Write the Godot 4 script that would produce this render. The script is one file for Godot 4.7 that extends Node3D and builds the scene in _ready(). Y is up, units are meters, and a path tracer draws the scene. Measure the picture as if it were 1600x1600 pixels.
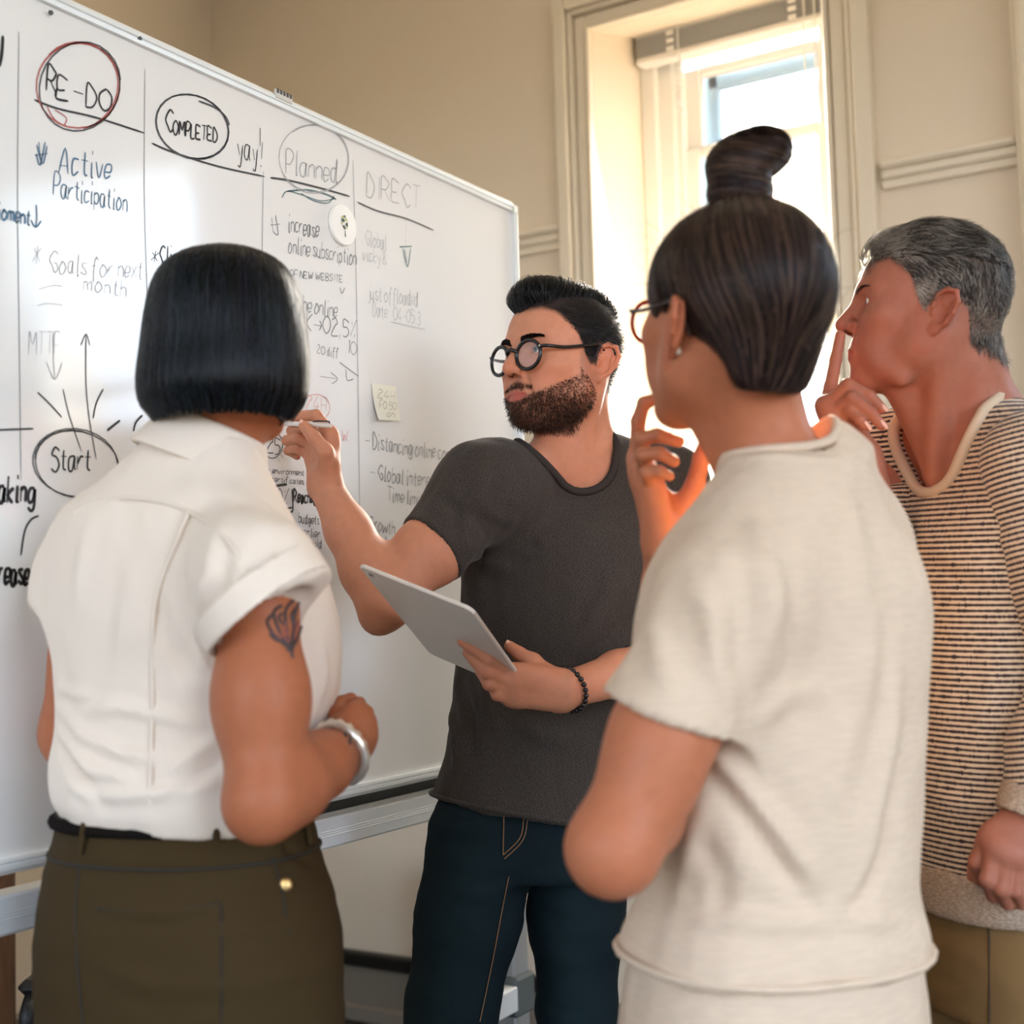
extends Node3D
# Four people at a whiteboard beside a bright window. Everything is computed: room, board, figures, cloth, hair.

func _ready() -> void:
	build_light()
	build_room()
	build_board()
	build_furniture()
	build_people()
	build_small_things()
# ---------------------------------------------------------------- naming, tagging, small mesh helpers
var used := {}

func numbered(called: String) -> String:
	var c: int = used.get(called, 0)
	used[called] = c + 1
	return called if c == 0 else "%s_%03d" % [called, c]

func thing(called: String, label: String, category: String, at := Vector3.ZERO, group := "") -> Node3D:
	var o := Node3D.new()
	o.name = numbered(called)
	add_child(o)
	o.position = at
	o.set_meta("label", label)
	o.set_meta("category", category)
	if group != "":
		o.set_meta("group", group)
	return o

# one named mesh under a parent; the shape is given in world coordinates and stored relative to the thing it belongs to
func part(called: String, shape, mat: Material, parent: Node3D, label := "") -> MeshInstance3D:
	var o := MeshInstance3D.new()
	o.name = called
	o.mesh = shape.commit() if shape is SurfaceTool else shape
	o.material_override = mat
	parent.add_child(o, true)
	o.position = -base_of(parent)
	if parent is MeshInstance3D:
		o.position = Vector3.ZERO
	if label != "":
		o.set_meta("label", label)
	return o

func base_of(n: Node3D) -> Vector3:
	var v := Vector3.ZERO
	var x: Node = n
	while x is Node3D and x != self:
		v += x.position
		x = x.get_parent()
	return v

func struct(called: String, shape, mat: Material, parent: Node3D = null) -> MeshInstance3D:
	var o := MeshInstance3D.new()
	o.name = called
	o.mesh = shape.commit() if shape is SurfaceTool else shape
	o.material_override = mat
	if parent == null:
		add_child(o, true)
		o.set_meta("kind", "structure")
	else:
		parent.add_child(o, true)
	return o

func st_new() -> SurfaceTool:
	var s := SurfaceTool.new()
	s.begin(Mesh.PRIMITIVE_TRIANGLES)
	return s

func quad(s: SurfaceTool, a: Vector3, b: Vector3, c: Vector3, d: Vector3, n: Vector3, uv := Rect2(0, 0, 1, 1)) -> void:
	# a b c d go round; the normal decides the winding (front faces run clockwise)
	var w := (b - a).cross(c - a).dot(n) > 0.0
	var P := [a, b, c, d]
	var U := [uv.position, uv.position + Vector2(uv.size.x, 0), uv.end, uv.position + Vector2(0, uv.size.y)]
	var order := [0, 2, 1, 0, 3, 2] if w else [0, 1, 2, 0, 2, 3]
	for i in order:
		s.set_normal(n)
		s.set_uv(U[i])
		s.add_vertex(P[i])

# chamfered box with its own axes
func bx(s: SurfaceTool, c: Vector3, size: Vector3, ch := 0.003, basis := Basis()) -> void:
	var h := size * 0.5
	ch = minf(ch, minf(h.x, minf(h.y, h.z)) * 0.9)
	for ax in 3:
		var u := (ax + 1) % 3
		var v := (ax + 2) % 3
		for sg in [-1.0, 1.0]:
			var pts := []
			for q in [[-1, -1], [1, -1], [1, 1], [-1, 1]]:
				var p := Vector3()
				p[ax] = h[ax] * sg
				p[u] = (h[u] - ch) * q[0]
				p[v] = (h[v] - ch) * q[1]
				pts.append(c + basis * p)
			var n := Vector3()
			n[ax] = sg
			quad(s, pts[0], pts[1], pts[2], pts[3], basis * n)
	if ch <= 0.0:
		return
	for ax in 3: # edges parallel to ax
		var u := (ax + 1) % 3
		var v := (ax + 2) % 3
		for su in [-1.0, 1.0]:
			for sv in [-1.0, 1.0]:
				var pts := []
				for q in [[-1, 0], [1, 0], [1, 1], [-1, 1]]:
					var p := Vector3()
					p[ax] = (h[ax] - ch) * q[0]
					p[u] = (h[u] - (ch if q[1] == 1 else 0.0)) * su
					p[v] = (h[v] - (0.0 if q[1] == 1 else ch)) * sv
					pts.append(c + basis * p)
				var n := Vector3()
				n[u] = su
				n[v] = sv
				quad(s, pts[0], pts[1], pts[2], pts[3], (basis * n).normalized())
	for sx in [-1.0, 1.0]:
		for sy in [-1.0, 1.0]:
			for sz in [-1.0, 1.0]:
				var p1 := c + basis * Vector3(h.x * sx, (h.y - ch) * sy, (h.z - ch) * sz)
				var p2 := c + basis * Vector3((h.x - ch) * sx, h.y * sy, (h.z - ch) * sz)
				var p3 := c + basis * Vector3((h.x - ch) * sx, (h.y - ch) * sy, h.z * sz)
				tri(s, p1, p2, p3, (basis * Vector3(sx, sy, sz)).normalized())

func tri(s: SurfaceTool, a: Vector3, b: Vector3, c: Vector3, n: Vector3) -> void:
	var w := (b - a).cross(c - a).dot(n) > 0.0
	for p in ([a, c, b] if w else [a, b, c]):
		s.set_normal(n)
		s.set_uv(Vector2.ZERO)
		s.add_vertex(p)

# box between two corners
func bb(s: SurfaceTool, lo: Vector3, hi: Vector3, ch := 0.003) -> void:
	bx(s, (lo + hi) * 0.5, (hi - lo).abs(), ch)

# tube along points with radii; closed ends; optional closed loop; flat = squash of the section along `up`
func tube(s: SurfaceTool, pts: Array, radii, sides := 10, loop := false, up := Vector3.UP, flat := 1.0) -> void:
	var n := pts.size()
	var rings := []
	var norms := []
	var side := Vector3.ZERO
	for i in n:
		var t: Vector3
		if loop:
			t = (pts[(i + 1) % n] - pts[(i + n - 1) % n]).normalized()
		else:
			t = (pts[mini(i + 1, n - 1)] - pts[maxi(i - 1, 0)]).normalized()
		if side == Vector3.ZERO:
			side = t.cross(up)
			if side.length() < 1e-3:
				side = t.cross(Vector3(0.3, 0.1, 1.0))
		side = (side - t * side.dot(t)).normalized()
		var w := side.cross(t)
		var r: float = radii[i] if radii is Array else radii
		var ring := []
		var nr := []
		for k in sides:
			var an := TAU * k / sides
			var d := side * cos(an) + w * sin(an) * flat
			ring.append(pts[i] + d * r)
			nr.append((side * cos(an) * flat + w * sin(an)).normalized())
		rings.append(ring)
		norms.append(nr)
	for i in (n if loop else n - 1):
		var j := (i + 1) % n
		for k in sides:
			var l := (k + 1) % sides
			smooth_quad(s, rings[i][k], rings[i][l], rings[j][l], rings[j][k], norms[i][k], norms[i][l], norms[j][l], norms[j][k])
	if not loop:
		for e in [0, n - 1]:
			var t2: Vector3 = (pts[0] - pts[1]).normalized() if e == 0 else (pts[n - 1] - pts[n - 2]).normalized()
			for k in sides:
				tri(s, pts[e], rings[e][k], rings[e][(k + 1) % sides], t2)

func smooth_quad(s: SurfaceTool, a: Vector3, b: Vector3, c: Vector3, d: Vector3, na: Vector3, nb: Vector3, nc: Vector3, nd: Vector3) -> void:
	var w := (b - a).cross(c - a).dot(na + nb + nc) > 0.0
	var P := [a, b, c, d]
	var N := [na, nb, nc, nd]
	for i in ([0, 2, 1, 0, 3, 2] if w else [0, 1, 2, 0, 2, 3]):
		s.set_normal(N[i])
		s.set_uv(Vector2.ZERO)
		s.add_vertex(P[i])

# a disc or ring body of revolution round an axis: profile points are (radius, height)
func lathe(s: SurfaceTool, c: Vector3, axis: Vector3, profile: Array, sides := 24, stretch := Vector2.ONE, upv := Vector3.UP) -> void:
	var w := axis.normalized()
	var u := upv.cross(w)
	if u.length() < 1e-3:
		u = Vector3.RIGHT.cross(w)
	u = u.normalized()
	var v := w.cross(u)
	for i in profile.size() - 1:
		var p: Vector2 = profile[i]
		var q: Vector2 = profile[i + 1]
		var d := q - p
		var nn := Vector2(d.y, -d.x).normalized()
		for k in sides:
			var a0 := TAU * k / sides
			var a1 := TAU * (k + 1) / sides
			var e0 := u * cos(a0) * stretch.x + v * sin(a0) * stretch.y
			var e1 := u * cos(a1) * stretch.x + v * sin(a1) * stretch.y
			var n0 := (e0.normalized() * nn.x + w * nn.y).normalized()
			var n1 := (e1.normalized() * nn.x + w * nn.y).normalized()
			smooth_quad(s, c + e0 * p.x + w * p.y, c + e1 * p.x + w * p.y, c + e1 * q.x + w * q.y, c + e0 * q.x + w * q.y, n0, n1, n1, n0)

func smooth_path(pts: Array, per := 6, loop := false) -> Array:
	var out := []
	var n := pts.size()
	for i in (n if loop else n - 1):
		var p0 = pts[(i + n - 1) % n] if loop else pts[maxi(i - 1, 0)]
		var p1 = pts[i]
		var p2 = pts[(i + 1) % n]
		var p3 = pts[(i + 2) % n] if loop else pts[mini(i + 2, n - 1)]
		for k in per:
			var t := float(k) / per
			out.append(p1.cubic_interpolate(p2, p0, p3, t))
	if not loop:
		out.append(pts[n - 1])
	return out

# ---------------------------------------------------------------- materials
func lin(r: float, g: float, b: float) -> Color:
	return Color(r / 255.0, g / 255.0, b / 255.0)

func mat(c: Color, rough := 0.7, metal := 0.0, spec := 0.5) -> StandardMaterial3D:
	var m := StandardMaterial3D.new()
	m.albedo_color = c
	m.roughness = rough
	m.metallic = metal
	m.metallic_specular = spec
	return m

func noise_tex(size: int, freq: float, kind := FastNoiseLite.TYPE_SIMPLEX_SMOOTH, octaves := 4, lo := Color.BLACK, hi := Color.WHITE, sd := 1) -> NoiseTexture2D:
	var n := FastNoiseLite.new()
	n.seed = sd
	n.noise_type = kind
	n.frequency = freq
	n.fractal_octaves = octaves
	var t := NoiseTexture2D.new()
	t.width = size
	t.height = size
	t.seamless = true
	t.noise = n
	var g := Gradient.new()
	g.set_color(0, lo)
	g.set_color(1, hi)
	t.color_ramp = g
	return t

func bump(m: StandardMaterial3D, t: Texture2D, cm: float, scale: float, world := true) -> StandardMaterial3D:
	m.heightmap_enabled = true
	m.heightmap_texture = t
	m.heightmap_scale = cm
	m.uv1_triplanar = true
	m.uv1_world_triplanar = world
	m.uv1_scale = Vector3.ONE * scale
	return m

# ---------------------------------------------------------------- solid fields and their meshes (surface nets)
class Field:
	const ADD := 0
	const CUT := 1
	const KEEP := 2
	var n := 0
	var ty := PackedInt32Array()
	var op := PackedInt32Array()
	var gr := PackedInt32Array()
	var a := PackedVector3Array()
	var b := PackedVector3Array()
	var ra := PackedFloat32Array()
	var rb := PackedFloat32Array()
	var iv := PackedFloat32Array()
	var kk := PackedFloat32Array()
	var bc := PackedVector3Array()
	var br := PackedFloat32Array()
	var tf: Array[Transform3D] = []
	var tab: Array[PackedFloat32Array] = []
	var every := PackedInt32Array()
	var group := 0
	var kmax := 0.0

	func _push(t: int, o: int, pa: Vector3, pb: Vector3, r1: float, r2: float, k: float, x: Transform3D, c: Vector3, r: float, table := PackedFloat32Array()) -> void:
		ty.append(t)
		op.append(o)
		gr.append(group)
		a.append(pa)
		b.append(pb)
		ra.append(r1)
		rb.append(r2)
		iv.append(1.0 / maxf(pb.length_squared(), 1e-9))
		kk.append(maxf(k, 1e-4))
		kmax = maxf(kmax, k)
		tf.append(x)
		bc.append(c)
		br.append(r)
		tab.append(table)
		every.append(n)
		n += 1

	# tapered capsule
	func cone(p: Vector3, q: Vector3, r1: float, r2: float, k := 0.02, o := 0) -> void:
		_push(0, o, p, q - p, r1, r2, k, Transform3D(), (p + q) * 0.5, (q - p).length() * 0.5 + maxf(r1, r2))

	func chain(pts: Array, rs: Array, k := 0.02, o := 0) -> void:
		for i in pts.size() - 1:
			cone(pts[i], pts[i + 1], rs[i], rs[i + 1], k, o)

	# ellipsoid: frame axes are the columns of the basis
	func ball(c: Vector3, r: Vector3, k := 0.02, o := 0, frame := Basis()) -> void:
		var x := Transform3D(frame.orthonormalized() * Basis.from_scale(r), c).affine_inverse()
		_push(1, o, c, Vector3.ZERO, minf(r.x, minf(r.y, r.z)), 0, k, x, c, maxf(r.x, maxf(r.y, r.z)))

	func plane(p: Vector3, nrm: Vector3, o := 2, k := 0.004) -> void:
		_push(2, o, p, nrm.normalized(), 0, 0, k, Transform3D(), p, 1e3)

	# tapered capsule whose section is squashed by `s` along the axis `ax`
	func flat(p: Vector3, q: Vector3, r1: float, r2: float, ax: Vector3, s: float, k := 0.02, o := 0) -> void:
		ax = ax.normalized()
		var t := Basis(Vector3(1, 0, 0) + ax * ax.x * (1.0 / s - 1.0), Vector3(0, 1, 0) + ax * ax.y * (1.0 / s - 1.0), Vector3(0, 0, 1) + ax * ax.z * (1.0 / s - 1.0))
		var x := Transform3D(t, Vector3.ZERO)
		var pp := x * p
		var qq := x * q
		_push(5, o, pp, qq - pp, r1, r2, k, x, (p + q) * 0.5, (q - p).length() * 0.5 + maxf(r1, r2))
		rb[n - 1] = r2
		iv[n - 1] = 1.0 / maxf((qq - pp).length_squared(), 1e-9)
		tab[n - 1] = PackedFloat32Array([minf(s, 1.0)])

	# lofted body: rings [y, cx, cz, half width, front depth, back depth, exponent] in the frame f
	func loft(f: Transform3D, rings: Array, k := 0.02, o := 0) -> void:
		var m := 48
		var t := PackedFloat32Array()
		var y0: float = rings[0][0]
		var y1: float = rings[-1][0]
		var rr := 0.0
		for i in m + 1:
			var y := lerpf(y0, y1, float(i) / m)
			var j := 0
			while j < rings.size() - 2 and y > rings[j + 1][0]:
				j += 1
			var u: float = (y - rings[j][0]) / (rings[j + 1][0] - rings[j][0])
			for c in range(1, 7):
				var p0: float = rings[maxi(j - 1, 0)][c]
				var p1: float = rings[j][c]
				var p2: float = rings[j + 1][c]
				var p3: float = rings[mini(j + 2, rings.size() - 1)][c]
				var m1: float = 0.0 if j == 0 else (p2 - p0) / (rings[j + 1][0] - rings[j - 1][0])
				var m2: float = 0.0 if j + 2 >= rings.size() else (p3 - p1) / (rings[j + 2][0] - rings[j][0])
				if j == 0:
					m1 = (p2 - p1) / (rings[1][0] - rings[0][0])
				if j + 2 >= rings.size():
					m2 = (p2 - p1) / (rings[j + 1][0] - rings[j][0])
				var hh: float = rings[j + 1][0] - rings[j][0]
				t.append(p1 * (2 * u * u * u - 3 * u * u + 1) + m1 * hh * (u * u * u - 2 * u * u + u) + p2 * (3 * u * u - 2 * u * u * u) + m2 * hh * (u * u * u - u * u))
			rr = maxf(rr, maxf(t[-4], maxf(t[-3], t[-2])) * 1.3 + absf(t[-6]) + absf(t[-5]))
		var c0 := f * Vector3(0, (y0 + y1) * 0.5, 0)
		_push(3, o, Vector3(y0, y1, m / (y1 - y0)), Vector3.ONE, 0, 0, k, f.affine_inverse(), c0, sqrt(pow((y1 - y0) * 0.5, 2) + rr * rr), t)

	func next() -> void:
		group += 1

	func ev(p: Vector3, act: PackedInt32Array) -> float:
		var all := 1e3
		var d := 1e3
		var g := -1
		for i in act:
			if gr[i] != g:
				all = minf(all, d)
				d = 1e3
				g = gr[i]
			var t := ty[i]
			var e: float
			if t == 0:
				var pa := p - a[i]
				var h := clampf(pa.dot(b[i]) * iv[i], 0.0, 1.0)
				e = (pa - b[i] * h).length() - lerpf(ra[i], rb[i], h)
			elif t == 1:
				var q := tf[i] * p
				var k0 := q.length()
				var k1 := (tf[i].basis.transposed() * q).length()
				e = k0 * (k0 - 1.0) / maxf(k1, 1e-6)
			elif t == 2:
				e = (p - a[i]).dot(b[i])
			elif t == 5:
				var pa := tf[i] * p - a[i]
				var h := clampf(pa.dot(b[i]) * iv[i], 0.0, 1.0)
				e = ((pa - b[i] * h).length() - lerpf(ra[i], rb[i], h)) * tab[i][0]
			else:
				var q := tf[i] * p
				var lim := a[i]
				var w := clampf((q.y - lim.x) * lim.z, 0.0, 47.999)
				var j := int(w)
				var u := w - j
				j *= 6
				var T := tab[i]
				var x := q.x - lerpf(T[j], T[j + 6], u)
				var z := q.z - lerpf(T[j + 1], T[j + 7], u)
				var rw := maxf(lerpf(T[j + 2], T[j + 8], u), 0.001)
				var rd := maxf(lerpf(T[j + 3], T[j + 9], u) if z > 0.0 else lerpf(T[j + 4], T[j + 10], u), 0.001)
				var ex := lerpf(T[j + 5], T[j + 11], u)
				x = absf(x / rw)
				z = absf(z / rd)
				var rho := maxf(pow(pow(x, ex) + pow(z, ex), 1.0 / ex), 1e-4)
				var gl := sqrt(x * x / (rw * rw) + z * z / (rd * rd)) / rho
				e = (rho - 1.0) / maxf(gl, 1e-4)
				e = maxf(e, maxf(q.y - lim.y, lim.x - q.y))
			var k := kk[i]
			if op[i] == 0:
				var hh := maxf(k - absf(d - e), 0.0) / k
				d = minf(d, e) - hh * hh * k * 0.25
			else:
				if op[i] == 1:
					e = -e
				var hh := maxf(k - absf(d - e), 0.0) / k
				d = maxf(d, e) + hh * hh * k * 0.25
		return minf(all, d)

	func near(c: Vector3, reach: float) -> PackedInt32Array:
		var out := PackedInt32Array()
		for i in n:
			if (c - bc[i]).length() - br[i] < reach:
				out.append(i)
		return out

	func grad(p: Vector3, act: PackedInt32Array, h: float) -> Vector3:
		var k1 := Vector3(1, -1, -1)
		var k2 := Vector3(-1, -1, 1)
		var k3 := Vector3(-1, 1, -1)
		var k4 := Vector3(1, 1, 1)
		return (k1 * ev(p + k1 * h, act) + k2 * ev(p + k2 * h, act) + k3 * ev(p + k3 * h, act) + k4 * ev(p + k4 * h, act)).normalized()

	# first hit of a ray marched from outside
	func hit(from: Vector3, dir: Vector3, most := 0.4) -> Vector3:
		var t := 0.0
		for i in 60:
			var d := ev(from + dir * t, every)
			if d < 0.0003:
				break
			t += d * 0.8
			if t > most:
				break
		return from + dir * t

	# the mesh of the zero surface inside lo..hi; holes = boxes meshed elsewhere
	func nets(lo: Vector3, hi: Vector3, h: float, holes: Array = [], smooth_normals := true) -> Dictionary:
		var B := 6
		var nb := Vector3i(((hi - lo) / (h * B)).ceil()).max(Vector3i.ONE)
		var nx := nb.x * B
		var ny := nb.y * B
		var nz := nb.z * B
		var val := PackedFloat32Array()
		val.resize(nx * ny * nz)
		val.fill(1.0)
		var blocks := PackedInt32Array()
		var acts: Array[PackedInt32Array] = []
		var half := h * B * 0.5
		var diag := half * 1.7321
		for bz in nb.z:
			for by in nb.y:
				for bx_ in nb.x:
					var o := lo + Vector3(bx_, by, bz) * (h * B)
					var c := o + Vector3.ONE * half
					var act := near(c, diag + kmax + h)
					if act.is_empty():
						continue
					var dc := ev(c, act)
					if absf(dc) > diag * 1.6 + h:
						if dc < 0.0:
							for z in B:
								for y in B:
									var r := ((bz * B + z) * ny + by * B + y) * nx + bx_ * B
									for x in B:
										val[r + x] = -1.0
						continue
					var any := false
					for z in B:
						for y in B:
							var r := ((bz * B + z) * ny + by * B + y) * nx + bx_ * B
							for x in B:
								val[r + x] = ev(o + Vector3(x, y, z) * h, act)
					blocks.append(bx_ | by << 10 | bz << 20)
					acts.append(act)
		var id := PackedInt32Array()
		id.resize(nx * ny * nz)
		id.fill(-1)
		var V := PackedVector3Array()
		var VA := PackedInt32Array()
		var sx := 1
		var sy := nx
		var sz := nx * ny
		var co := [0, sx, sy, sx + sy, sz, sx + sz, sy + sz, sx + sy + sz]
		var offs := PackedInt32Array(co)
		var cpos := PackedVector3Array([Vector3(0, 0, 0), Vector3(1, 0, 0), Vector3(0, 1, 0), Vector3(1, 1, 0), Vector3(0, 0, 1), Vector3(1, 0, 1), Vector3(0, 1, 1), Vector3(1, 1, 1)])
		var e1 := PackedInt32Array([0, 2, 4, 6, 0, 1, 4, 5, 0, 1, 2, 3])
		var e2 := PackedInt32Array([1, 3, 5, 7, 2, 3, 6, 7, 4, 5, 6, 7])
		var cells := PackedInt32Array()
		for bi in blocks.size():
			var code := blocks[bi]
			var bx_ := code & 1023
			var by := code >> 10 & 1023
			var bz := code >> 20
			for z in range(bz * B, mini(bz * B + B, nz - 1)):
				for y in range(by * B, mini(by * B + B, ny - 1)):
					for x in range(bx_ * B, mini(bx_ * B + B, nx - 1)):
						var at := z * sz + y * sy + x
						var s0 := val[at] < 0.0
						if (val[at + sx] < 0.0) == s0 and (val[at + sy] < 0.0) == s0 and (val[at + sz] < 0.0) == s0 and (val[at + sx + sy] < 0.0) == s0 and (val[at + sx + sz] < 0.0) == s0 and (val[at + sy + sz] < 0.0) == s0 and (val[at + sx + sy + sz] < 0.0) == s0:
							continue
						var mid := lo + Vector3(x + 0.5, y + 0.5, z + 0.5) * h
						var skip := false
						for hole: AABB in holes:
							if hole.has_point(mid):
								skip = true
								break
						if skip:
							continue
						var sum := Vector3.ZERO
						var cnt := 0
						for e in 12:
							var va := val[at + offs[e1[e]]]
							var vb := val[at + offs[e2[e]]]
							if (va < 0.0) != (vb < 0.0):
								sum += cpos[e1[e]].lerp(cpos[e2[e]], va / (va - vb))
								cnt += 1
						id[at] = V.size()
						V.append(lo + (Vector3(x, y, z) + sum / cnt) * h)
						VA.append(bi)
						cells.append(at)
		var I := PackedInt32Array()
		for at in cells:
			var s0 := val[at] < 0.0
			for ax in 3:
				var st := sx if ax == 0 else sy if ax == 1 else sz
				if (val[at + st] < 0.0) == s0:
					continue
				var u := sy if ax == 0 else sz if ax == 1 else sx
				var v := sz if ax == 0 else sx if ax == 1 else sy
				if at - u - v < 0:
					continue
				var i0 := id[at]
				var i1 := id[at - u]
				var i2 := id[at - u - v]
				var i3 := id[at - v]
				if i1 < 0 or i2 < 0 or i3 < 0:
					continue
				if s0:
					I.append_array(PackedInt32Array([i0, i2, i1, i0, i3, i2]))
				else:
					I.append_array(PackedInt32Array([i0, i1, i2, i0, i2, i3]))
		var N := PackedVector3Array()
		N.resize(V.size())
		if smooth_normals:
			for i in V.size():
				N[i] = grad(V[i], acts[VA[i]], h * 0.5)
		return {"v": V, "n": N, "i": I}

# normals from the faces of an indexed mesh (faces run clockwise)
static func face_normals(m: Dictionary) -> void:
	var V: PackedVector3Array = m.v
	var I: PackedInt32Array = m.i
	var N := PackedVector3Array()
	N.resize(V.size())
	for t in range(0, I.size(), 3):
		var f := (V[I[t + 2]] - V[I[t]]).cross(V[I[t + 1]] - V[I[t]])
		N[I[t]] += f
		N[I[t + 1]] += f
		N[I[t + 2]] += f
	for i in N.size():
		N[i] = N[i].normalized()
	m.n = N

static func joined(list: Array) -> Dictionary:
	var out := {"v": PackedVector3Array(), "n": PackedVector3Array(), "i": PackedInt32Array()}
	for m in list:
		var base: int = out.v.size()
		out.v.append_array(m.v)
		out.n.append_array(m.n)
		for i in m.i:
			out.i.append(i + base)
	return out

static func smoothed(m: Dictionary, times: int, share := 0.5) -> void:
	var V: PackedVector3Array = m.v
	var I: PackedInt32Array = m.i
	for k in times:
		var S := PackedVector3Array()
		S.resize(V.size())
		var C := PackedFloat32Array()
		C.resize(V.size())
		for t in range(0, I.size(), 3):
			for e in 3:
				var p := I[t + e]
				var q := I[t + (e + 1) % 3]
				S[p] += V[q]
				C[p] += 1.0
				S[q] += V[p]
				C[q] += 1.0
		for i in V.size():
			if C[i] > 0.0:
				V[i] = V[i].lerp(S[i] / C[i], share)
	m.v = V

func to_mesh(m: Dictionary) -> ArrayMesh:
	var arr := []
	arr.resize(Mesh.ARRAY_MAX)
	arr[Mesh.ARRAY_VERTEX] = m.v
	arr[Mesh.ARRAY_NORMAL] = m.n
	arr[Mesh.ARRAY_INDEX] = m.i
	if m.has("c"):
		arr[Mesh.ARRAY_COLOR] = m.c
	if m.has("uv"):
		arr[Mesh.ARRAY_TEX_UV] = m.uv
	var a := ArrayMesh.new()
	a.add_surface_from_arrays(Mesh.PRIMITIVE_TRIANGLES, arr)
	return a

func box_of(pts: Array, grow: float) -> AABB:
	var b := AABB(pts[0], Vector3.ZERO)
	for p in pts:
		b = b.expand(p)
	return b.grow(grow)
# ---------------------------------------------------------------- the camera's geometry: a pixel of the 1600 x 1600 frame at a distance along the view
const FOCAL := 2094.0
const EYE := Vector3(0, 1.27, 0)
const BOARD_X := -1.441
const WALL_Z := -3.34
const OUT_Z := -3.80
const SASH_Z := -3.67
var look: Basis

func ray(x: float, y: float) -> Vector3:
	return look * Vector3((x - 800.0) / FOCAL, -(y - 800.0) / FOCAL, -1.0)

func at(x: float, y: float, depth: float) -> Vector3:
	return EYE + ray(x, y) * depth

func on_board(x: float, y: float) -> Vector3:
	var r := ray(x, y)
	return EYE + r * (BOARD_X / r.x)

# ---------------------------------------------------------------- the room
func build_room() -> void:
	var cream := mat(lin(228, 214, 192), 0.75)
	bump(cream, noise_tex(512, 0.012, FastNoiseLite.TYPE_SIMPLEX_SMOOTH, 5), 0.12, 1.3)
	var trim_m := mat(lin(232, 220, 198), 0.4)
	bump(trim_m, noise_tex(256, 0.02), 0.08, 2.0)
	var white := mat(lin(240, 235, 226), 0.45)
	var floor_m := mat(lin(70, 62, 52), 0.45)
	floor_m.albedo_texture = noise_tex(512, 0.01, FastNoiseLite.TYPE_SIMPLEX, 4, Color(0.75, 0.75, 0.75), Color(1, 1, 1), 5)
	floor_m.uv1_triplanar = true
	floor_m.uv1_world_triplanar = true
	var x0 := -3.19
	var x1 := 2.7
	var z1 := 3.3
	var top := 3.4
	var s := st_new()
	bb(s, Vector3(x0 - 0.2, -0.2, OUT_Z), Vector3(x1 + 0.2, 0.0, z1 + 0.2), 0.0)
	struct("floor", s, floor_m)
	s = st_new()
	bb(s, Vector3(x0 - 0.2, top, OUT_Z), Vector3(x1 + 0.2, top + 0.2, z1 + 0.2), 0.0)
	struct("ceiling", s, mat(lin(235, 228, 214), 0.8))
	# the window wall: one mesh with two openings
	var o1 := Rect2(-1.715, 1.55, 0.678, 1.34)
	var o2 := Rect2(0.42, 1.93, 0.98, 1.0)
	s = st_new()
	var zc0 := OUT_Z
	var zc1 := WALL_Z
	bb(s, Vector3(x0 - 0.2, 0, zc0), Vector3(o1.position.x, top, zc1), 0.0)
	bb(s, Vector3(o1.end.x, 0, zc0), Vector3(o2.position.x, top, zc1), 0.0)
	bb(s, Vector3(o2.end.x, 0, zc0), Vector3(x1 + 0.2, top, zc1), 0.0)
	bb(s, Vector3(o1.position.x, 0, zc0), Vector3(o1.end.x, o1.position.y, zc1), 0.0)
	bb(s, Vector3(o2.position.x, 0, zc0), Vector3(o2.end.x, o2.position.y, zc1), 0.0)
	bb(s, Vector3(o1.position.x, 3.0, zc0), Vector3(o1.end.x, top, zc1), 0.0)
	bb(s, Vector3(o2.position.x, o2.end.y, zc0), Vector3(o2.end.x, top, zc1), 0.0)
	# sloping soffit over the visible window
	var A := Vector3(o1.position.x, 2.89, zc1)
	var B := Vector3(o1.end.x, 2.89, zc1)
	var C := Vector3(o1.end.x, 2.985, SASH_Z)
	var D := Vector3(o1.position.x, 2.985, SASH_Z)
	quad(s, A, B, C, D, Vector3(0, -1, -0.25).normalized())
	quad(s, A, B, B + Vector3(0, 0.11, 0), A + Vector3(0, 0.11, 0), Vector3(0, 0, 1))
	quad(s, D, C, C + Vector3(0, 0, -0.1), D + Vector3(0, 0, -0.1), Vector3(0, -1, 0))
	quad(s, A + Vector3(0, 0.11, 0), B + Vector3(0, 0.11, 0), B + Vector3(0, 0.11, -0.4), A + Vector3(0, 0.11, -0.4), Vector3(0, 1, 0))
	struct("wall_window", s, cream)
	s = st_new()
	bb(s, Vector3(x0 - 0.2, 0, zc1), Vector3(x0, top, z1 + 0.2), 0.0)
	struct("wall_left", s, cream)
	# right wall and back wall, both out of view, each with a wide opening that lets light in
	s = st_new()
	bb(s, Vector3(x1, 0, zc1), Vector3(x1 + 0.2, top, -1.6), 0.0)
	bb(s, Vector3(x1, 0, 1.8), Vector3(x1 + 0.2, top, z1 + 0.2), 0.0)
	bb(s, Vector3(x1, 0, -1.6), Vector3(x1 + 0.2, 0.3, 1.8), 0.0)
	bb(s, Vector3(x1, 2.9, -1.6), Vector3(x1 + 0.2, top, 1.8), 0.0)
	struct("wall_right", s, cream)
	s = st_new()
	bb(s, Vector3(x0, 0, z1), Vector3(-2.2, top, z1 + 0.2), 0.0)
	bb(s, Vector3(1.8, 0, z1), Vector3(x1, top, z1 + 0.2), 0.0)
	bb(s, Vector3(-2.2, 0, z1), Vector3(1.8, 0.9, z1 + 0.2), 0.0)
	bb(s, Vector3(-2.2, 2.9, z1), Vector3(1.8, top, z1 + 0.2), 0.0)
	struct("wall_back", s, cream)
	# window casing mouldings round the visible opening: stepped boards, left, right and head
	var prof := [[0.0, 0.012, 0.028], [0.014, 0.05, 0.016], [0.052, 0.068, 0.030], [0.070, 0.110, 0.040]] # from the opening outwards: start, end, how proud
	s = st_new()
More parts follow.
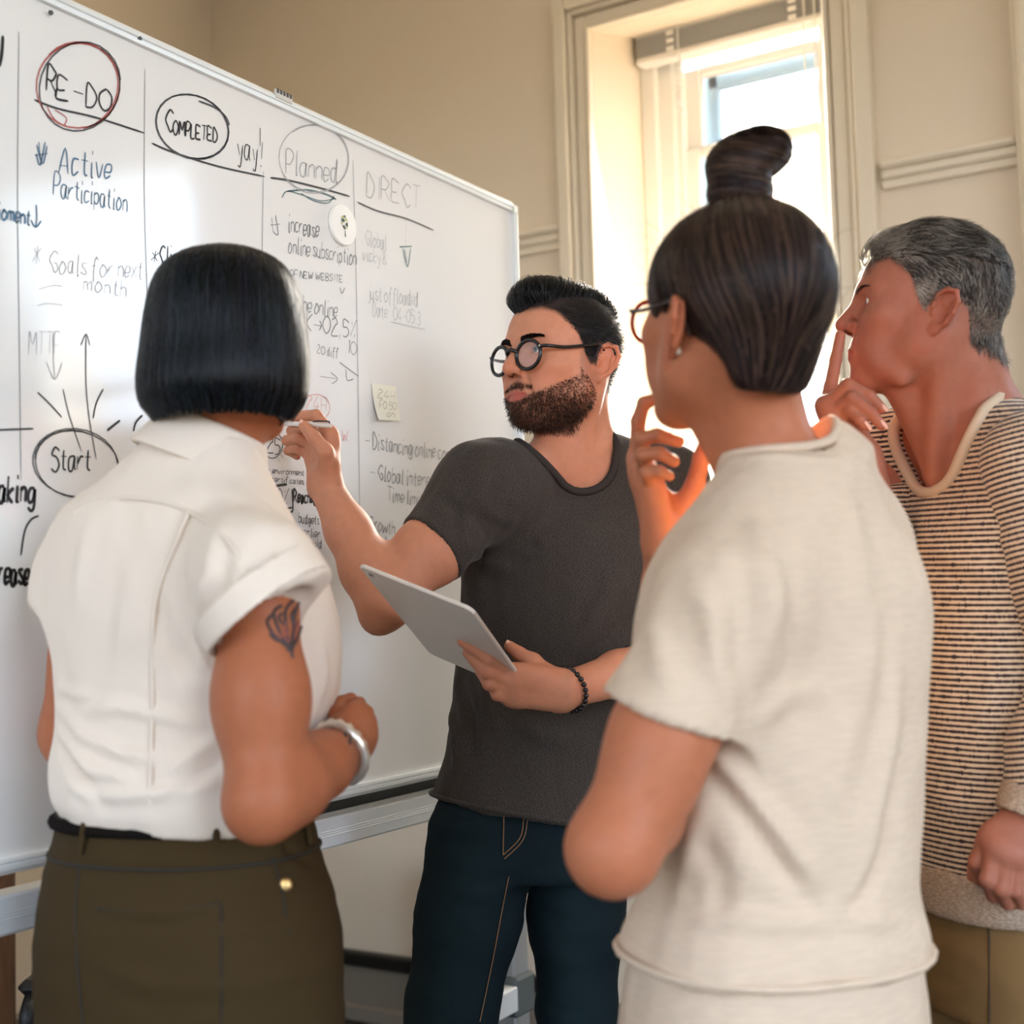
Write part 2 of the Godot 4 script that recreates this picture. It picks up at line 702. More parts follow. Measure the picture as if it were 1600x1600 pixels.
	for p in prof:
		bb(s, Vector3(o1.position.x - p[1], 1.4, zc1 - 0.002), Vector3(o1.position.x - p[0], 2.89 + p[1], zc1 + p[2]), 0.004)
		bb(s, Vector3(o1.position.x - p[0], 2.89 + p[0], zc1 - 0.002), Vector3(o1.end.x + p[0], 2.89 + p[1], zc1 + p[2]), 0.004)
	struct("trim_1", s, trim_m)
	s = st_new()
	for p in prof:
		bb(s, Vector3(o1.end.x + p[0] * 1.1, 1.4, zc1 - 0.002), Vector3(o1.end.x + p[1] * 1.1, 2.89 + p[1], zc1 + p[2]), 0.004)
	struct("trim_2", s, trim_m)
	# picture rail, left and right of the window
	for e in [[x0, -1.83, "trim_3"], [-0.905, -0.575, "trim_4"]]:
		s = st_new()
		bb(s, Vector3(e[0], 2.275, zc1 - 0.002), Vector3(e[1], 2.30, zc1 + 0.014), 0.004)
		bb(s, Vector3(e[0], 2.298, zc1 - 0.002), Vector3(e[1], 2.325, zc1 + 0.024), 0.006)
		bb(s, Vector3(e[0], 2.323, zc1 - 0.002), Vector3(e[1], 2.345, zc1 + 0.036), 0.007)
		struct(e[2], s, trim_m)
	# the pilaster strip at the right edge of the view
	s = st_new()
	bb(s, Vector3(-0.575, 0, zc1 - 0.002), Vector3(-0.555, top, zc1 + 0.05), 0.006)
	bb(s, Vector3(-0.557, 0, zc1 - 0.002), Vector3(-0.30, top, zc1 + 0.09), 0.012)
	struct("trim_5", s, trim_m)
	# skirting board with a dark cable duct on top
	s = st_new()
	var grey := mat(lin(128, 118, 104), 0.55)
	bb(s, Vector3(x0, 0.0, zc1 - 0.002), Vector3(-0.58, 0.165, zc1 + 0.022), 0.008)
	bb(s, Vector3(x0, 0.0, zc1 + 0.02), Vector3(-0.58, 0.055, zc1 + 0.04), 0.01)
	struct("baseboard_window", s, grey)
	s = st_new()
	bb(s, Vector3(x0, 0.0, zc1), Vector3(x0 + 0.022, 0.165, z1), 0.008)
	struct("baseboard_left", s, grey)
	var duct := st_new()
	bb(duct, Vector3(x0 + 0.03, 0.166, zc1 + 0.001), Vector3(-1.95, 0.21, zc1 + 0.035), 0.006)
	var dn := thing("cable_duct", "black cable duct running along the top of the grey skirting board", "cable duct", Vector3(-2.5, 0.166, zc1))
	part("duct_body", duct, mat(lin(18, 17, 16), 0.4), dn)
	build_window(o1, white, trim_m)
	build_far_window(o2, white)

func build_window(o: Rect2, white: Material, trim_m: Material) -> void:
	# window_1: box frame, two sashes and panes
	var w := Node3D.new()
	w.name = "window_1"
	w.set_meta("kind", "structure")
	add_child(w)
	var L := o.position.x
	var R := o.end.x
	var bot := o.position.y
	var s := st_new()
	for e in [[L, 1.0], [R, -1.0]]:
		var x: float = e[0]
		var d: float = e[1]
		bb(s, Vector3(x, bot, SASH_Z - 0.03), Vector3(x + d * 0.05, 2.985, SASH_Z + 0.02), 0.004)
		bb(s, Vector3(x + d * 0.045, bot, SASH_Z - 0.05), Vector3(x + d * 0.10, 2.985, SASH_Z), 0.004)
		bb(s, Vector3(x + d * 0.095, bot, SASH_Z - 0.06), Vector3(x + d * 0.125, 2.985, SASH_Z - 0.012), 0.004)
	bb(s, Vector3(L, 2.90, SASH_Z - 0.05), Vector3(R, 2.985, SASH_Z - 0.01), 0.003)
	bb(s, Vector3(L, bot - 0.01, SASH_Z - 0.06), Vector3(R, bot + 0.05, SASH_Z + 0.03), 0.005)
	struct("window_frame", s, white, w)
	s = st_new()
	bb(s, Vector3(L - 0.1, bot - 0.03, SASH_Z), Vector3(R + 0.1, bot + 0.005, WALL_Z + 0.07), 0.008)
	struct("window_sill", s, white, w)
	# sashes
	var gl := L + 0.17
	var gr := R - 0.145
	for e in [["sash", 2.60, 2.872, SASH_Z - 0.045], ["sash", bot + 0.04, 2.615, SASH_Z - 0.02]]:
		s = st_new()
		var z: float = e[3]
		bb(s, Vector3(L + 0.12, e[1], z - 0.03), Vector3(gl, e[2], z), 0.005)
		bb(s, Vector3(gr, e[1], z - 0.03), Vector3(R - 0.115, e[2], z), 0.005)
		bb(s, Vector3(gl, e[2] - 0.03, z - 0.03), Vector3(gr, e[2], z), 0.005)
		bb(s, Vector3(gl, e[1], z - 0.03), Vector3(gr, e[1] + 0.03, z), 0.005)
		struct("sash", s, white, w)
		s = st_new()
		bb(s, Vector3(gl, e[1] + 0.03, z - 0.018), Vector3(gr, e[2] - 0.03, z - 0.014), 0.0)
		struct("pane", s, glass(), w)
	# blue grey outer frame seen past the edge of the glass
	s = st_new()
	var bz := SASH_Z - 0.10
	bb(s, Vector3(gl - 0.03, bot, bz - 0.03), Vector3(gl + 0.035, 2.9, bz), 0.004)
	bb(s, Vector3(gl, 2.815, bz - 0.03), Vector3(R, 2.87, bz), 0.004)
	struct("outer_frame", s, mat(lin(138, 168, 190), 0.5), w)
	# roller of slats: the drawn-up venetian blind
	var b := thing("window_blind", "drawn-up white venetian blind at the top of the bright sash window", "blind", Vector3((L + R) * 0.5, 2.9, SASH_Z + 0.06))
	var rail := mat(lin(228, 224, 216), 0.45)
	s = st_new()
	bb(s, Vector3(L + 0.01, 2.955, SASH_Z + 0.03), Vector3(R - 0.01, 2.984, SASH_Z + 0.075), 0.004)
	part("head_rail", s, rail, b)
	var slat_m := mat(lin(172, 172, 170), 0.5)
	for i in 11:
		s = st_new()
		bb(s, Vector3(L + 0.018, 2.893 + i * 0.0056, SASH_Z + 0.028), Vector3(R - 0.018, 2.8965 + i * 0.0056, SASH_Z + 0.077), 0.001)
		part("slat", s, slat_m, b)
	s = st_new()
	bb(s, Vector3(L + 0.015, 2.872, SASH_Z + 0.026), Vector3(R - 0.015, 2.892, SASH_Z + 0.079), 0.005)
	part("bottom_rail", s, rail, b)
	var cord_m := mat(lin(240, 238, 232), 0.7)
	for x in [L + 0.13, R - 0.17]:
		s = st_new()
		for i in 3:
			bb(s, Vector3(x - 0.012, 2.89 + i * 0.024, SASH_Z + 0.0775), Vector3(x + 0.012, 2.905 + i * 0.024, SASH_Z + 0.0805), 0.001)
		part("ladder_tape", s, cord_m, b)
	for x in [R - 0.105, R - 0.135]:
		s = st_new()
		var pts := []
		for i in 12:
			pts.append(Vector3(x + 0.002 * sin(i * 0.9), 2.96 - i * 0.035, SASH_Z + 0.087))
		tube(s, smooth_path(pts, 3), 0.0022, 6)
		part("cord", s, cord_m, b)
	# knotted cord bundle at the left
	s = st_new()
	var pts2 := []
	for i in 30:
		pts2.append(Vector3(L + 0.158 + 0.014 * sin(i * 2.1), 2.86 - i * 0.0055, SASH_Z + 0.085 + 0.008 * cos(i * 1.7)))
	tube(s, smooth_path(pts2, 4), 0.0026, 6)
	tube(s, [Vector3(L + 0.158, 2.96, SASH_Z + 0.085), Vector3(L + 0.158, 2.85, SASH_Z + 0.085)], 0.002, 6)
	tube(s, [Vector3(L + 0.16, 2.72, SASH_Z + 0.085), Vector3(L + 0.168, 2.69, SASH_Z + 0.086)], [0.003, 0.007], 8)
	part("knotted_cord", s, cord_m, b)

func glass() -> StandardMaterial3D:
	var g := StandardMaterial3D.new()
	g.albedo_color = Color(1, 1, 1, 0.04)
	g.transparency = BaseMaterial3D.TRANSPARENCY_ALPHA
	g.roughness = 0.02
	return g

func build_far_window(o: Rect2, white: Material) -> void:
	# window_2, outside the frame to the right: the one whose cool light mirrors in the board
	var w := Node3D.new()
	w.name = "window_2"
	w.set_meta("kind", "structure")
	add_child(w)
	var s := st_new()
	var z := -3.5
	bb(s, Vector3(o.position.x, o.position.y, z - 0.05), Vector3(o.position.x + 0.05, o.end.y, z), 0.004)
	bb(s, Vector3(o.end.x - 0.05, o.position.y, z - 0.05), Vector3(o.end.x, o.end.y, z), 0.004)
	for y in [o.position.y, o.position.y + 0.16, 2.43, o.end.y - 0.045]:
		bb(s, Vector3(o.position.x, y, z - 0.05), Vector3(o.end.x, y + 0.035, z), 0.004)
	struct("window_frame", s, white, w)
	s = st_new()
	bb(s, Vector3(o.position.x + 0.04, o.position.y + 0.02, z - 0.03), Vector3(o.end.x - 0.04, o.end.y - 0.02, z - 0.026), 0.0)
	struct("pane", s, glass(), w)

# ---------------------------------------------------------------- lights
func area(called: String, c: Vector3, to: Vector3, size: Vector2, energy: float, col: Color) -> void:
	var l := AreaLight3D.new()
	l.name = called
	l.area_size = size
	l.light_energy = energy
	l.light_color = col
	l.shadow_enabled = true
	l.area_range = 12.0
	l.area_attenuation = 2.0
	add_child(l)
	l.look_at_from_position(c, to, Vector3.UP)

func build_light() -> void:
	look = Basis(Vector3.UP, deg_to_rad(31.27)) * Basis(Vector3.RIGHT, deg_to_rad(3.786)) * Basis(Vector3.BACK, deg_to_rad(-1.604))
	var cam := Camera3D.new()
	cam.name = "camera"
	cam.transform = Transform3D(look, EYE)
	var ca := CameraAttributesPhysical.new()
	ca.frustum_focal_length = 31.41
	ca.frustum_focus_distance = 2.12
	ca.exposure_aperture = 2.2
	cam.attributes = ca
	add_child(cam)
	cam.fov = 2.0 * rad_to_deg(atan(800.0 / FOCAL))
	cam.near = 0.05
	cam.current = true
	var env := Environment.new()
	env.tonemap_mode = Environment.TONE_MAPPER_LINEAR
	env.tonemap_exposure = 1.0
	env.background_mode = Environment.BG_SKY
	var sky := Sky.new()
	var sm := ProceduralSkyMaterial.new()
	sm.sky_top_color = lin(150, 190, 235)
	sm.sky_horizon_color = lin(232, 238, 244)
	sm.ground_bottom_color = lin(120, 112, 100)
	sm.ground_horizon_color = lin(200, 196, 188)
	sm.sky_energy_multiplier = 2.6
	sm.ground_energy_multiplier = 1.0
	sky.sky_material = sm
	env.sky = sky
	env.sdfgi_enabled = true
	env.ssao_enabled = true
	env.ssil_enabled = true
	var we := WorldEnvironment.new()
	we.name = "world_environment"
	we.environment = env
	add_child(we)
	# low sun straight through the visible window
	var sun := DirectionalLight3D.new()
	sun.name = "sun"
	sun.light_color = Color(1.0, 0.93, 0.8)
	sun.light_energy = 9.0
	sun.light_angular_distance = 1.0
	sun.shadow_enabled = true
	add_child(sun)
	var towards := ray(1185.0, 395.0)
	sun.look_at_from_position(Vector3.ZERO, -towards, Vector3.UP)
	# daylight through the windows; the right and back ones are out of view
	area("window_light", Vector3(-1.376, 2.2, SASH_Z + 0.12), Vector3(-0.9, 1.5, -1.5), Vector2(0.5, 1.2), 5.0, Color(1.0, 0.96, 0.9))
	area("far_window_light", Vector3(0.91, 2.43, -3.47), Vector3(0.4, 1.6, -1.0), Vector2(0.85, 0.9), 1.1, Color(0.84, 0.93, 1.0))
	area("unseen_right_light", Vector3(2.66, 1.6, 0.1), Vector3(-1.0, 1.1, -1.2), Vector2(3.2, 2.5), 3.3, Color(1.0, 0.95, 0.89))  # unseen source on the right, placed to light board and right sides
	area("unseen_back_light", Vector3(-0.2, 1.9, 3.26), Vector3(-0.6, 1.3, 0.0), Vector2(3.8, 1.9), 1.1, Color(1.0, 0.93, 0.84))  # unseen source behind the camera, placed to light what faces it
# ---------------------------------------------------------------- the whiteboard
func build_board() -> void:
	var X := BOARD_X
	var zr := -2.425
	var zl := -0.62
	var y0 := 0.943
	var y1 := 2.117
	var b := thing("whiteboard", "large mobile whiteboard in an aluminium frame covered with handwritten columns", "whiteboard", Vector3(X, 0, (zr + zl) * 0.5))
	var face := mat(lin(236, 236, 234), 0.09, 0.0, 0.62)
	var alu := mat(lin(232, 236, 236), 0.35, 0.12)
	var s := st_new()
	bb(s, Vector3(X - 0.016, y0 + 0.02, zr + 0.02), Vector3(X, y1 - 0.016, zl - 0.02), 0.0)
	part("writing_surface", s, face, b)
	# frame with rounded corners: a profile swept round
	var prof := [Vector2(0.0, -0.024), Vector2(0.018, -0.024), Vector2(0.0225, -0.020), Vector2(0.0225, -0.006), Vector2(0.020, 0.004), Vector2(0.014, 0.009), Vector2(0.009, 0.009), Vector2(0.008, 0.006), Vector2(0.0055, 0.006), Vector2(0.0045, 0.0085), Vector2(0.0, 0.0075), Vector2(0.0, -0.024)]
	var path := []
	var rad := 0.028
	var w := 0.0225
	for c in [[zr, y1, 0.0], [zl, y1, 1.0], [zl, y0, 2.0], [zr, y0, 3.0]]:
		var cz: float = c[0] + (rad if c[0] == zr else -rad)
		var cy: float = c[1] + (-rad if c[1] == y1 else rad)
		for k in 7:
			var an: float = PI - c[2] * PI * 0.5 - k * PI / 12.0
			path.append([Vector2(cz + cos(an) * rad, cy + sin(an) * rad), Vector2(cos(an), sin(an))])
	s = st_new()
	var n := path.size()
	for i in n:
		var A = path[i]
		var B = path[(i + 1) % n]
		for k in prof.size() - 1:
			var p: Vector2 = prof[k]
			var q: Vector2 = prof[k + 1]
			var v := []
			for e in [[A, p], [A, q], [B, q], [B, p]]:
				var o: Vector2 = e[0][0] + e[0][1] * (e[1].x - w)
				v.append(Vector3(X + e[1].y, o.y, o.x))
			var d := (q - p).normalized()
			var nn := Vector2(-d.y, d.x)
			var od: Vector2 = (A[1] + B[1]).normalized()
			quad(s, v[0], v[1], v[2], v[3], Vector3(nn.y, od.y * nn.x, od.x * nn.x).normalized())
	part("frame", s, alu, b)
	s = st_new()
	for e in [[-2.409, 2.101], [-2.409, 0.96]]:
		s = st_new()
		bb(s, Vector3(X + 0.006, e[1] - 0.011, e[0] - 0.008), Vector3(X + 0.0098, e[1] + 0.008, e[0] + 0.011), 0.003)
		part("corner_cap", s, mat(lin(196, 204, 202), 0.4), b)
	# screws along the frame
	for q in [[74, 22], [213, 62], [544, 1216]]:
		s = st_new()
		var c := on_board(q[0], q[1])
		lathe(s, c + Vector3(0.006, 0, 0), Vector3.RIGHT, [Vector2(0.0035, 0), Vector2(0.003, 0.003), Vector2(0.0, 0.0035)], 10)
		part("screw", s, mat(lin(90, 92, 94), 0.4, 0.6), b)
	# sticker with bar marks on the top of the frame
	s = st_new()
	var c0 := on_board(437, 150)
	bb(s, Vector3(X + 0.005, y1 - 0.012, c0.z - 0.022), Vector3(X + 0.0105, y1 + 0.004, c0.z + 0.022), 0.002)
	part("frame_label", s, mat(lin(205, 203, 196), 0.6), b)
	s = st_new()
	for i in 5:
		bb(s, Vector3(X + 0.0102, y1 - 0.003, c0.z - 0.018 + i * 0.008), Vector3(X + 0.0112, y1 + 0.004, c0.z - 0.013 + i * 0.008), 0.0)
	part("label_marks", s, mat(lin(70, 68, 64), 0.6), b)
	# stand: cross rail under the board, posts, low rail, feet
	var rail := mat(lin(228, 232, 235), 0.38, 0.1)
	s = st_new()
	bb(s, Vector3(X - 0.045, 0.868, zr + 0.05), Vector3(X - 0.002, 0.918, zl - 0.05), 0.003)
	for k in 3:
		bb(s, Vector3(X - 0.003, 0.887 + k * 0.004, zr + 0.05), Vector3(X - 0.0013, 0.889 + k * 0.004, zl - 0.05), 0.0003)
	part("cross_rail", s, rail, b)
	s = st_new()
	bb(s, Vector3(X - 0.075, 0.915, zr + 0.07), Vector3(X - 0.05, 0.952, -1.62), 0.003)
	part("rear_dark_bar", s, mat(lin(32, 34, 32), 0.5), b)  # dark bar behind the gap below the board
	var post_m := mat(lin(150, 152, 152), 0.4, 0.2)
	for z in [zr + 0.03, zl - 0.03]:
		s = st_new()
		bb(s, Vector3(X - 0.062, 0.07, z - 0.03), Vector3(X - 0.004, 2.05 if z < -2 else 2.05, z + 0.03), 0.004)
		if z < -2:
			s = st_new()
			bb(s, Vector3(X - 0.078, 0.07, z - 0.035), Vector3(X - 0.024, 2.06, z + 0.025), 0.004)
		part("post", s, post_m, b)
		s = st_new()
		bb(s, Vector3(X - 0.09, 0.425, z - 0.04), Vector3(X - 0.012, 0.505, z + 0.035), 0.006)
		part("joint_block", s, mat(lin(84, 92, 92), 0.5), b)
		s = st_new()
		bb(s, Vector3(X - 0.38, 0.06, z - 0.025), Vector3(X + 0.30, 0.10, z + 0.025), 0.006)
		part("foot", s, rail, b)
		for x in [X - 0.34, X + 0.26]:
			s = st_new()
			lathe(s, Vector3(x, 0.03, z - 0.012), Vector3(0, 0, 1), [Vector2(0, 0), Vector2(0.026, 0), Vector2(0.03, 0.004), Vector2(0.03, 0.02), Vector2(0.026, 0.024), Vector2(0, 0.024)], 16)
			part("caster", s, mat(lin(25, 25, 26), 0.5), b)
	s = st_new()
	bb(s, Vector3(X - 0.05, 0.44, zr + 0.06), Vector3(X - 0.012, 0.49, zl - 0.06), 0.003)
	part("low_rail", s, rail, b)
	build_writing(b)
	# paper note and round magnet held on the board
	var nt := thing("sticky_note", "cream square sticky note with faint handwriting stuck to the whiteboard", "sticky note", on_board(600, 628))
	build_note(nt)
	var mg := thing("magnet", "round white magnet with a green mosaic tree emblem on the whiteboard", "magnet", on_board(533, 352))
	s = st_new()
	lathe(s, on_board(533, 352), Vector3.RIGHT, [Vector2(0.036, 0.0005), Vector2(0.037, 0.003), Vector2(0.035, 0.0065), Vector2(0.0, 0.0072)], 40)
	part("disc", s, mat(lin(244, 243, 238), 0.35), mg)
	build_emblem(mg, on_board(533, 352) + Vector3(0.0076, 0, 0))

# flat patches of a tree emblem: polygons in millimetres (right, up) on the magnet
func build_emblem(mg: Node3D, c: Vector3) -> void:
	var dark := mat(lin(38, 66, 56), 0.5)
	var lime := mat(lin(176, 178, 84), 0.5)
	var sets := [[dark, [[-2, 13, 3, 14, 4, 10, 0, 9], [-9, 5, -3, 8, 2, 4, -2, 0, -8, 1], [4, 1, 9, 3, 10, -4, 6, -6, 2, -3], [-6, -6, -1, -4, 4, -8, 2, -12, -3, -10]]],
		[lime, [[-8, 10, -3, 13, -1, 9, -6, 7], [1, 8, 5, 10, 9, 6, 8, 3, 3, 5], [-10, 0, -6, 0, -4, -3, -8, -5], [5, -8, 9, -5, 8, -10]]],
		[dark, [[1, -13, 2.4, -13, 2.6, -20, 4, -24, 0.4, -24, 1.4, -20]]]]
	for e in sets:
		for poly in e[1]:
			var s := st_new()
			var pts := []
			for i in range(0, poly.size(), 2):
				pts.append(c + Vector3(0, poly[i + 1] * 0.001 + 0.003, -poly[i] * 0.001))
			for i in range(1, pts.size() - 1):
				tri(s, pts[0], pts[i], pts[i + 1], Vector3.RIGHT)
			part("emblem_patch", s, e[0], mg)

func build_note(nt: Node3D) -> void:
	var s := st_new()
	var A := on_board(580, 599)
	var B := on_board(618, 604)
	var C := on_board(621, 658)
	var D := on_board(583, 657)
	var n := 8
	for k in 2: # front and back of a sheet that lifts off the board towards its foot
		for i in n:
			for j in 3:
				var q := []
				for e in [[j, i], [j + 1, i], [j + 1, i + 1], [j, i + 1]]:
					var u: float = e[0] / 3.0
					var v: float = e[1] / float(n)
					q.append(A.lerp(B, u).lerp(D.lerp(C, u), v) + Vector3(0.001 - 0.0003 * k + 0.012 * v * v * (1.0 - 0.4 * u), 0, 0))
				quad(s, q[0], q[1], q[2], q[3], Vector3(1 if k == 0 else -1, 0.0, 0))
	part("paper", s, mat(lin(240, 238, 222), 0.8), nt)
	var st := st_new()
	pen_text(st, "24H", 586, 622, 612, 626, 0.016, 0.0012, 0.006)
	pen_text(st, "FO:5O", 587, 638, 613, 642, 0.014, 0.0012, 0.009)
	pen_text(st, "on", 596, 651, 608, 653, 0.012, 0.0012, 0.012)
	part("handwriting", st, mat(lin(168, 166, 150), 0.8), nt)

# ---------------------------------------------------------------- handwriting: a pen alphabet of strokes on a 10 x 10 grid (baseline 2, x height 6, capitals 9)
const PEN := {
	"A": "02 39 62|14 54", "B": "02 09 49 57 05|05 55 63 42 02", "C": "68 39 06 24 42 63", "D": "02 09 38 56 54 32 02", "E": "58 09 05 45|05 02 62", "F": "59 09 02|05 45", "G": "68 39 06 24 42 63 55 35",
	"H": "09 02|59 52|05 55", "I": "29 22", "J": "49 43 22 03", "K": "09 02|59 05 52", "L": "09 02 52", "M": "02 09 35 69 72", "N": "02 09 52 59", "O": "39 07 04 32 64 67 39", "P": "02 09 49 57 35 05",
	"R": "02 09 48 57 35 05|25 62", "S": "58 29 07 36 54 32 03", "T": "09 69|39 32", "U": "09 03 32 53 59", "V": "09 32 69", "W": "09 22 46 62 89", "X": "09 52|59 02", "Y": "09 35|69 32",
	"a": "46 16 04 12 32 46 43 52", "b": "09 02|05 26 45 43 22 02", "c": "46 16 04 12 43", "d": "46 16 04 12 32 49 42 52", "e": "04 44 46 16 04 12 43", "f": "58 39 26 20|06 46", "g": "46 16 04 12 33 46 41 20 01",
	"h": "09 02|05 26 45 42", "i": "16 12 22|18 19", "j": "36 31 10|38 39", "k": "09 02|46 04 42", "l": "19 12 22", "m": "06 02|05 26 32|35 56 62", "n": "06 02|05 26 45 42", "o": "26 04 12 32 54 36 16",
	"p": "06 00|05 26 45 43 22 03", "q": "46 16 04 12 33|46 40", "r": "06 02|04 26 46", "s": "46 16 15 43 32 03", "t": "28 23 32 42|06 46", "u": "06 03 22 43|46 42 52", "v": "06 22 46", "w": "06 12 35 52 66",
	"x": "06 42|46 02", "y": "06 23|46 30 10", "z": "06 46 02 42", "0": "39 07 04 32 64 67 39", "2": "08 39 57 36 02 62", "4": "49 04 64|46 41", "5": "58 09 06 36 54 32 02", "3": "08 39 57 26 54 32 03", "1": "18 29 22",
	"%": "69 02|18 27|53 42", "!": "29 24|22 12", "-": "05 55", "+": "05 45|27 23", ",": "12 00", ".": "02 12", ":": "15 16|12 13", "&": "62 07 29 37 04 12 43", "*": "08 43|48 03|29 22", "/": "02 59", ">": "05 75|57 75 53",
}

var nib := []

# each word, line or loop of ink becomes a part of the board
func ink_done(s: SurfaceTool, given) -> void:
	if given == null:
		part(nib[1], s, nib[2], nib[0])

func ribbon(s: SurfaceTool, pts: Array, width: float, lift: float) -> void:
	# a line of ink on the board: a thin band with round-ish tapered ends
	var n := pts.size()
	for i in n - 1:
		var a: Vector3 = pts[i]
		var b: Vector3 = pts[i + 1]
		var d := b - a
		if d.length() < 1e-5:
			continue
		var pa: Vector3 = (b - pts[maxi(i - 1, 0)])
		var pb: Vector3 = (pts[mini(i + 2, n - 1)] - a)
		var na := Vector3(0, -pa.z, pa.y).normalized() * width * 0.5 * (0.6 if i == 0 else 1.0)
		var nb := Vector3(0, -pb.z, pb.y).normalized() * width * 0.5 * (0.5 if i == n - 2 else 1.0)
		var l := Vector3(lift, 0, 0)
		quad(s, a - na + l, a + na + l, b + nb + l, b - nb + l, Vector3.RIGHT)

func pen_text(given, text: String, x0: float, y0: float, x1: float, y1: float, height: float, width := 0.0022, lift := 0.0007, slant := 0.08) -> void:
	var s: SurfaceTool = given if given != null else st_new()
	# baseline from one pixel of the board to another; capitals are `height` metres
	var A := on_board(x0, y0)
	var B := on_board(x1, y1)
	var run := (B - A)
	var total := 0.0
	var adv := []
	for ch in text:
		var m := 2
		if PEN.has(ch):
			for st in PEN[ch].split("|"):
				for q in st.split(" "):
					m = maxi(m, int(q[0]))
		adv.append(m + 1.6 if ch != " " else 3.0)
		total += adv[-1]
	var ux := run / maxf(total - 1.6, 1.0)
	var uy := Vector3(0, height / 7.0, 0)
	var rng := RandomNumberGenerator.new()
	rng.seed = text.hash() % 100000
	var at_x := 0.0
	for i in text.length():
		var ch := text[i]
		if PEN.has(ch):
			var dy := rng.randf_range(-0.35, 0.35)
			var sc := rng.randf_range(0.92, 1.1)
			for st in PEN[ch].split("|"):
				var pts := []
				for q in st.split(" "):
					var gx := float(q[0]) * sc + rng.randf_range(-0.22, 0.22)
					var gy := float(q[1]) - 2.0 + dy + rng.randf_range(-0.2, 0.2)
					var p := A + ux * (at_x + gx + gy * slant * 2.0) + uy * gy
					pts.append(Vector3(BOARD_X, p.y, p.z))
				if pts.size() > 2:
					pts = smooth_path(pts, 4)
				ribbon(s, pts, width * rng.randf_range(0.85, 1.15), lift)
		at_x += adv[i]
	ink_done(s, given)

func pen_line(given, px: Array, width := 0.0025, lift := 0.0008) -> void:
	var s: SurfaceTool = given if given != null else st_new()
	var pts := []
	for i in range(0, px.size(), 2):
		pts.append(on_board(px[i], px[i + 1]))
	if pts.size() > 2:
		pts = smooth_path(pts, 5)
	ribbon(s, pts, width, lift)
	ink_done(s, given)

func pen_loop(given, cx: float, cy: float, rx: float, ry: float, tilt: float, turns: float, width := 0.0018, start := -2.0, drift := 3.0) -> void:
	var s: SurfaceTool = given if given != null else st_new()
	var pts := []
	var n := int(turns * 26)
	for i in n + 1:
		var t := start + turns * TAU * i / n
		var k := 1.0 + drift * 0.006 * sin(t * 0.37 + cx)
		var q := Vector2(cos(t) * rx * k, sin(t) * ry * (1.0 + drift * 0.006 * cos(t * 0.41 + cy))).rotated(deg_to_rad(tilt))
		pts.append(on_board(cx + q.x, cy + q.y))
	ribbon(s, pts, width, 0.0009)
	ink_done(s, given)

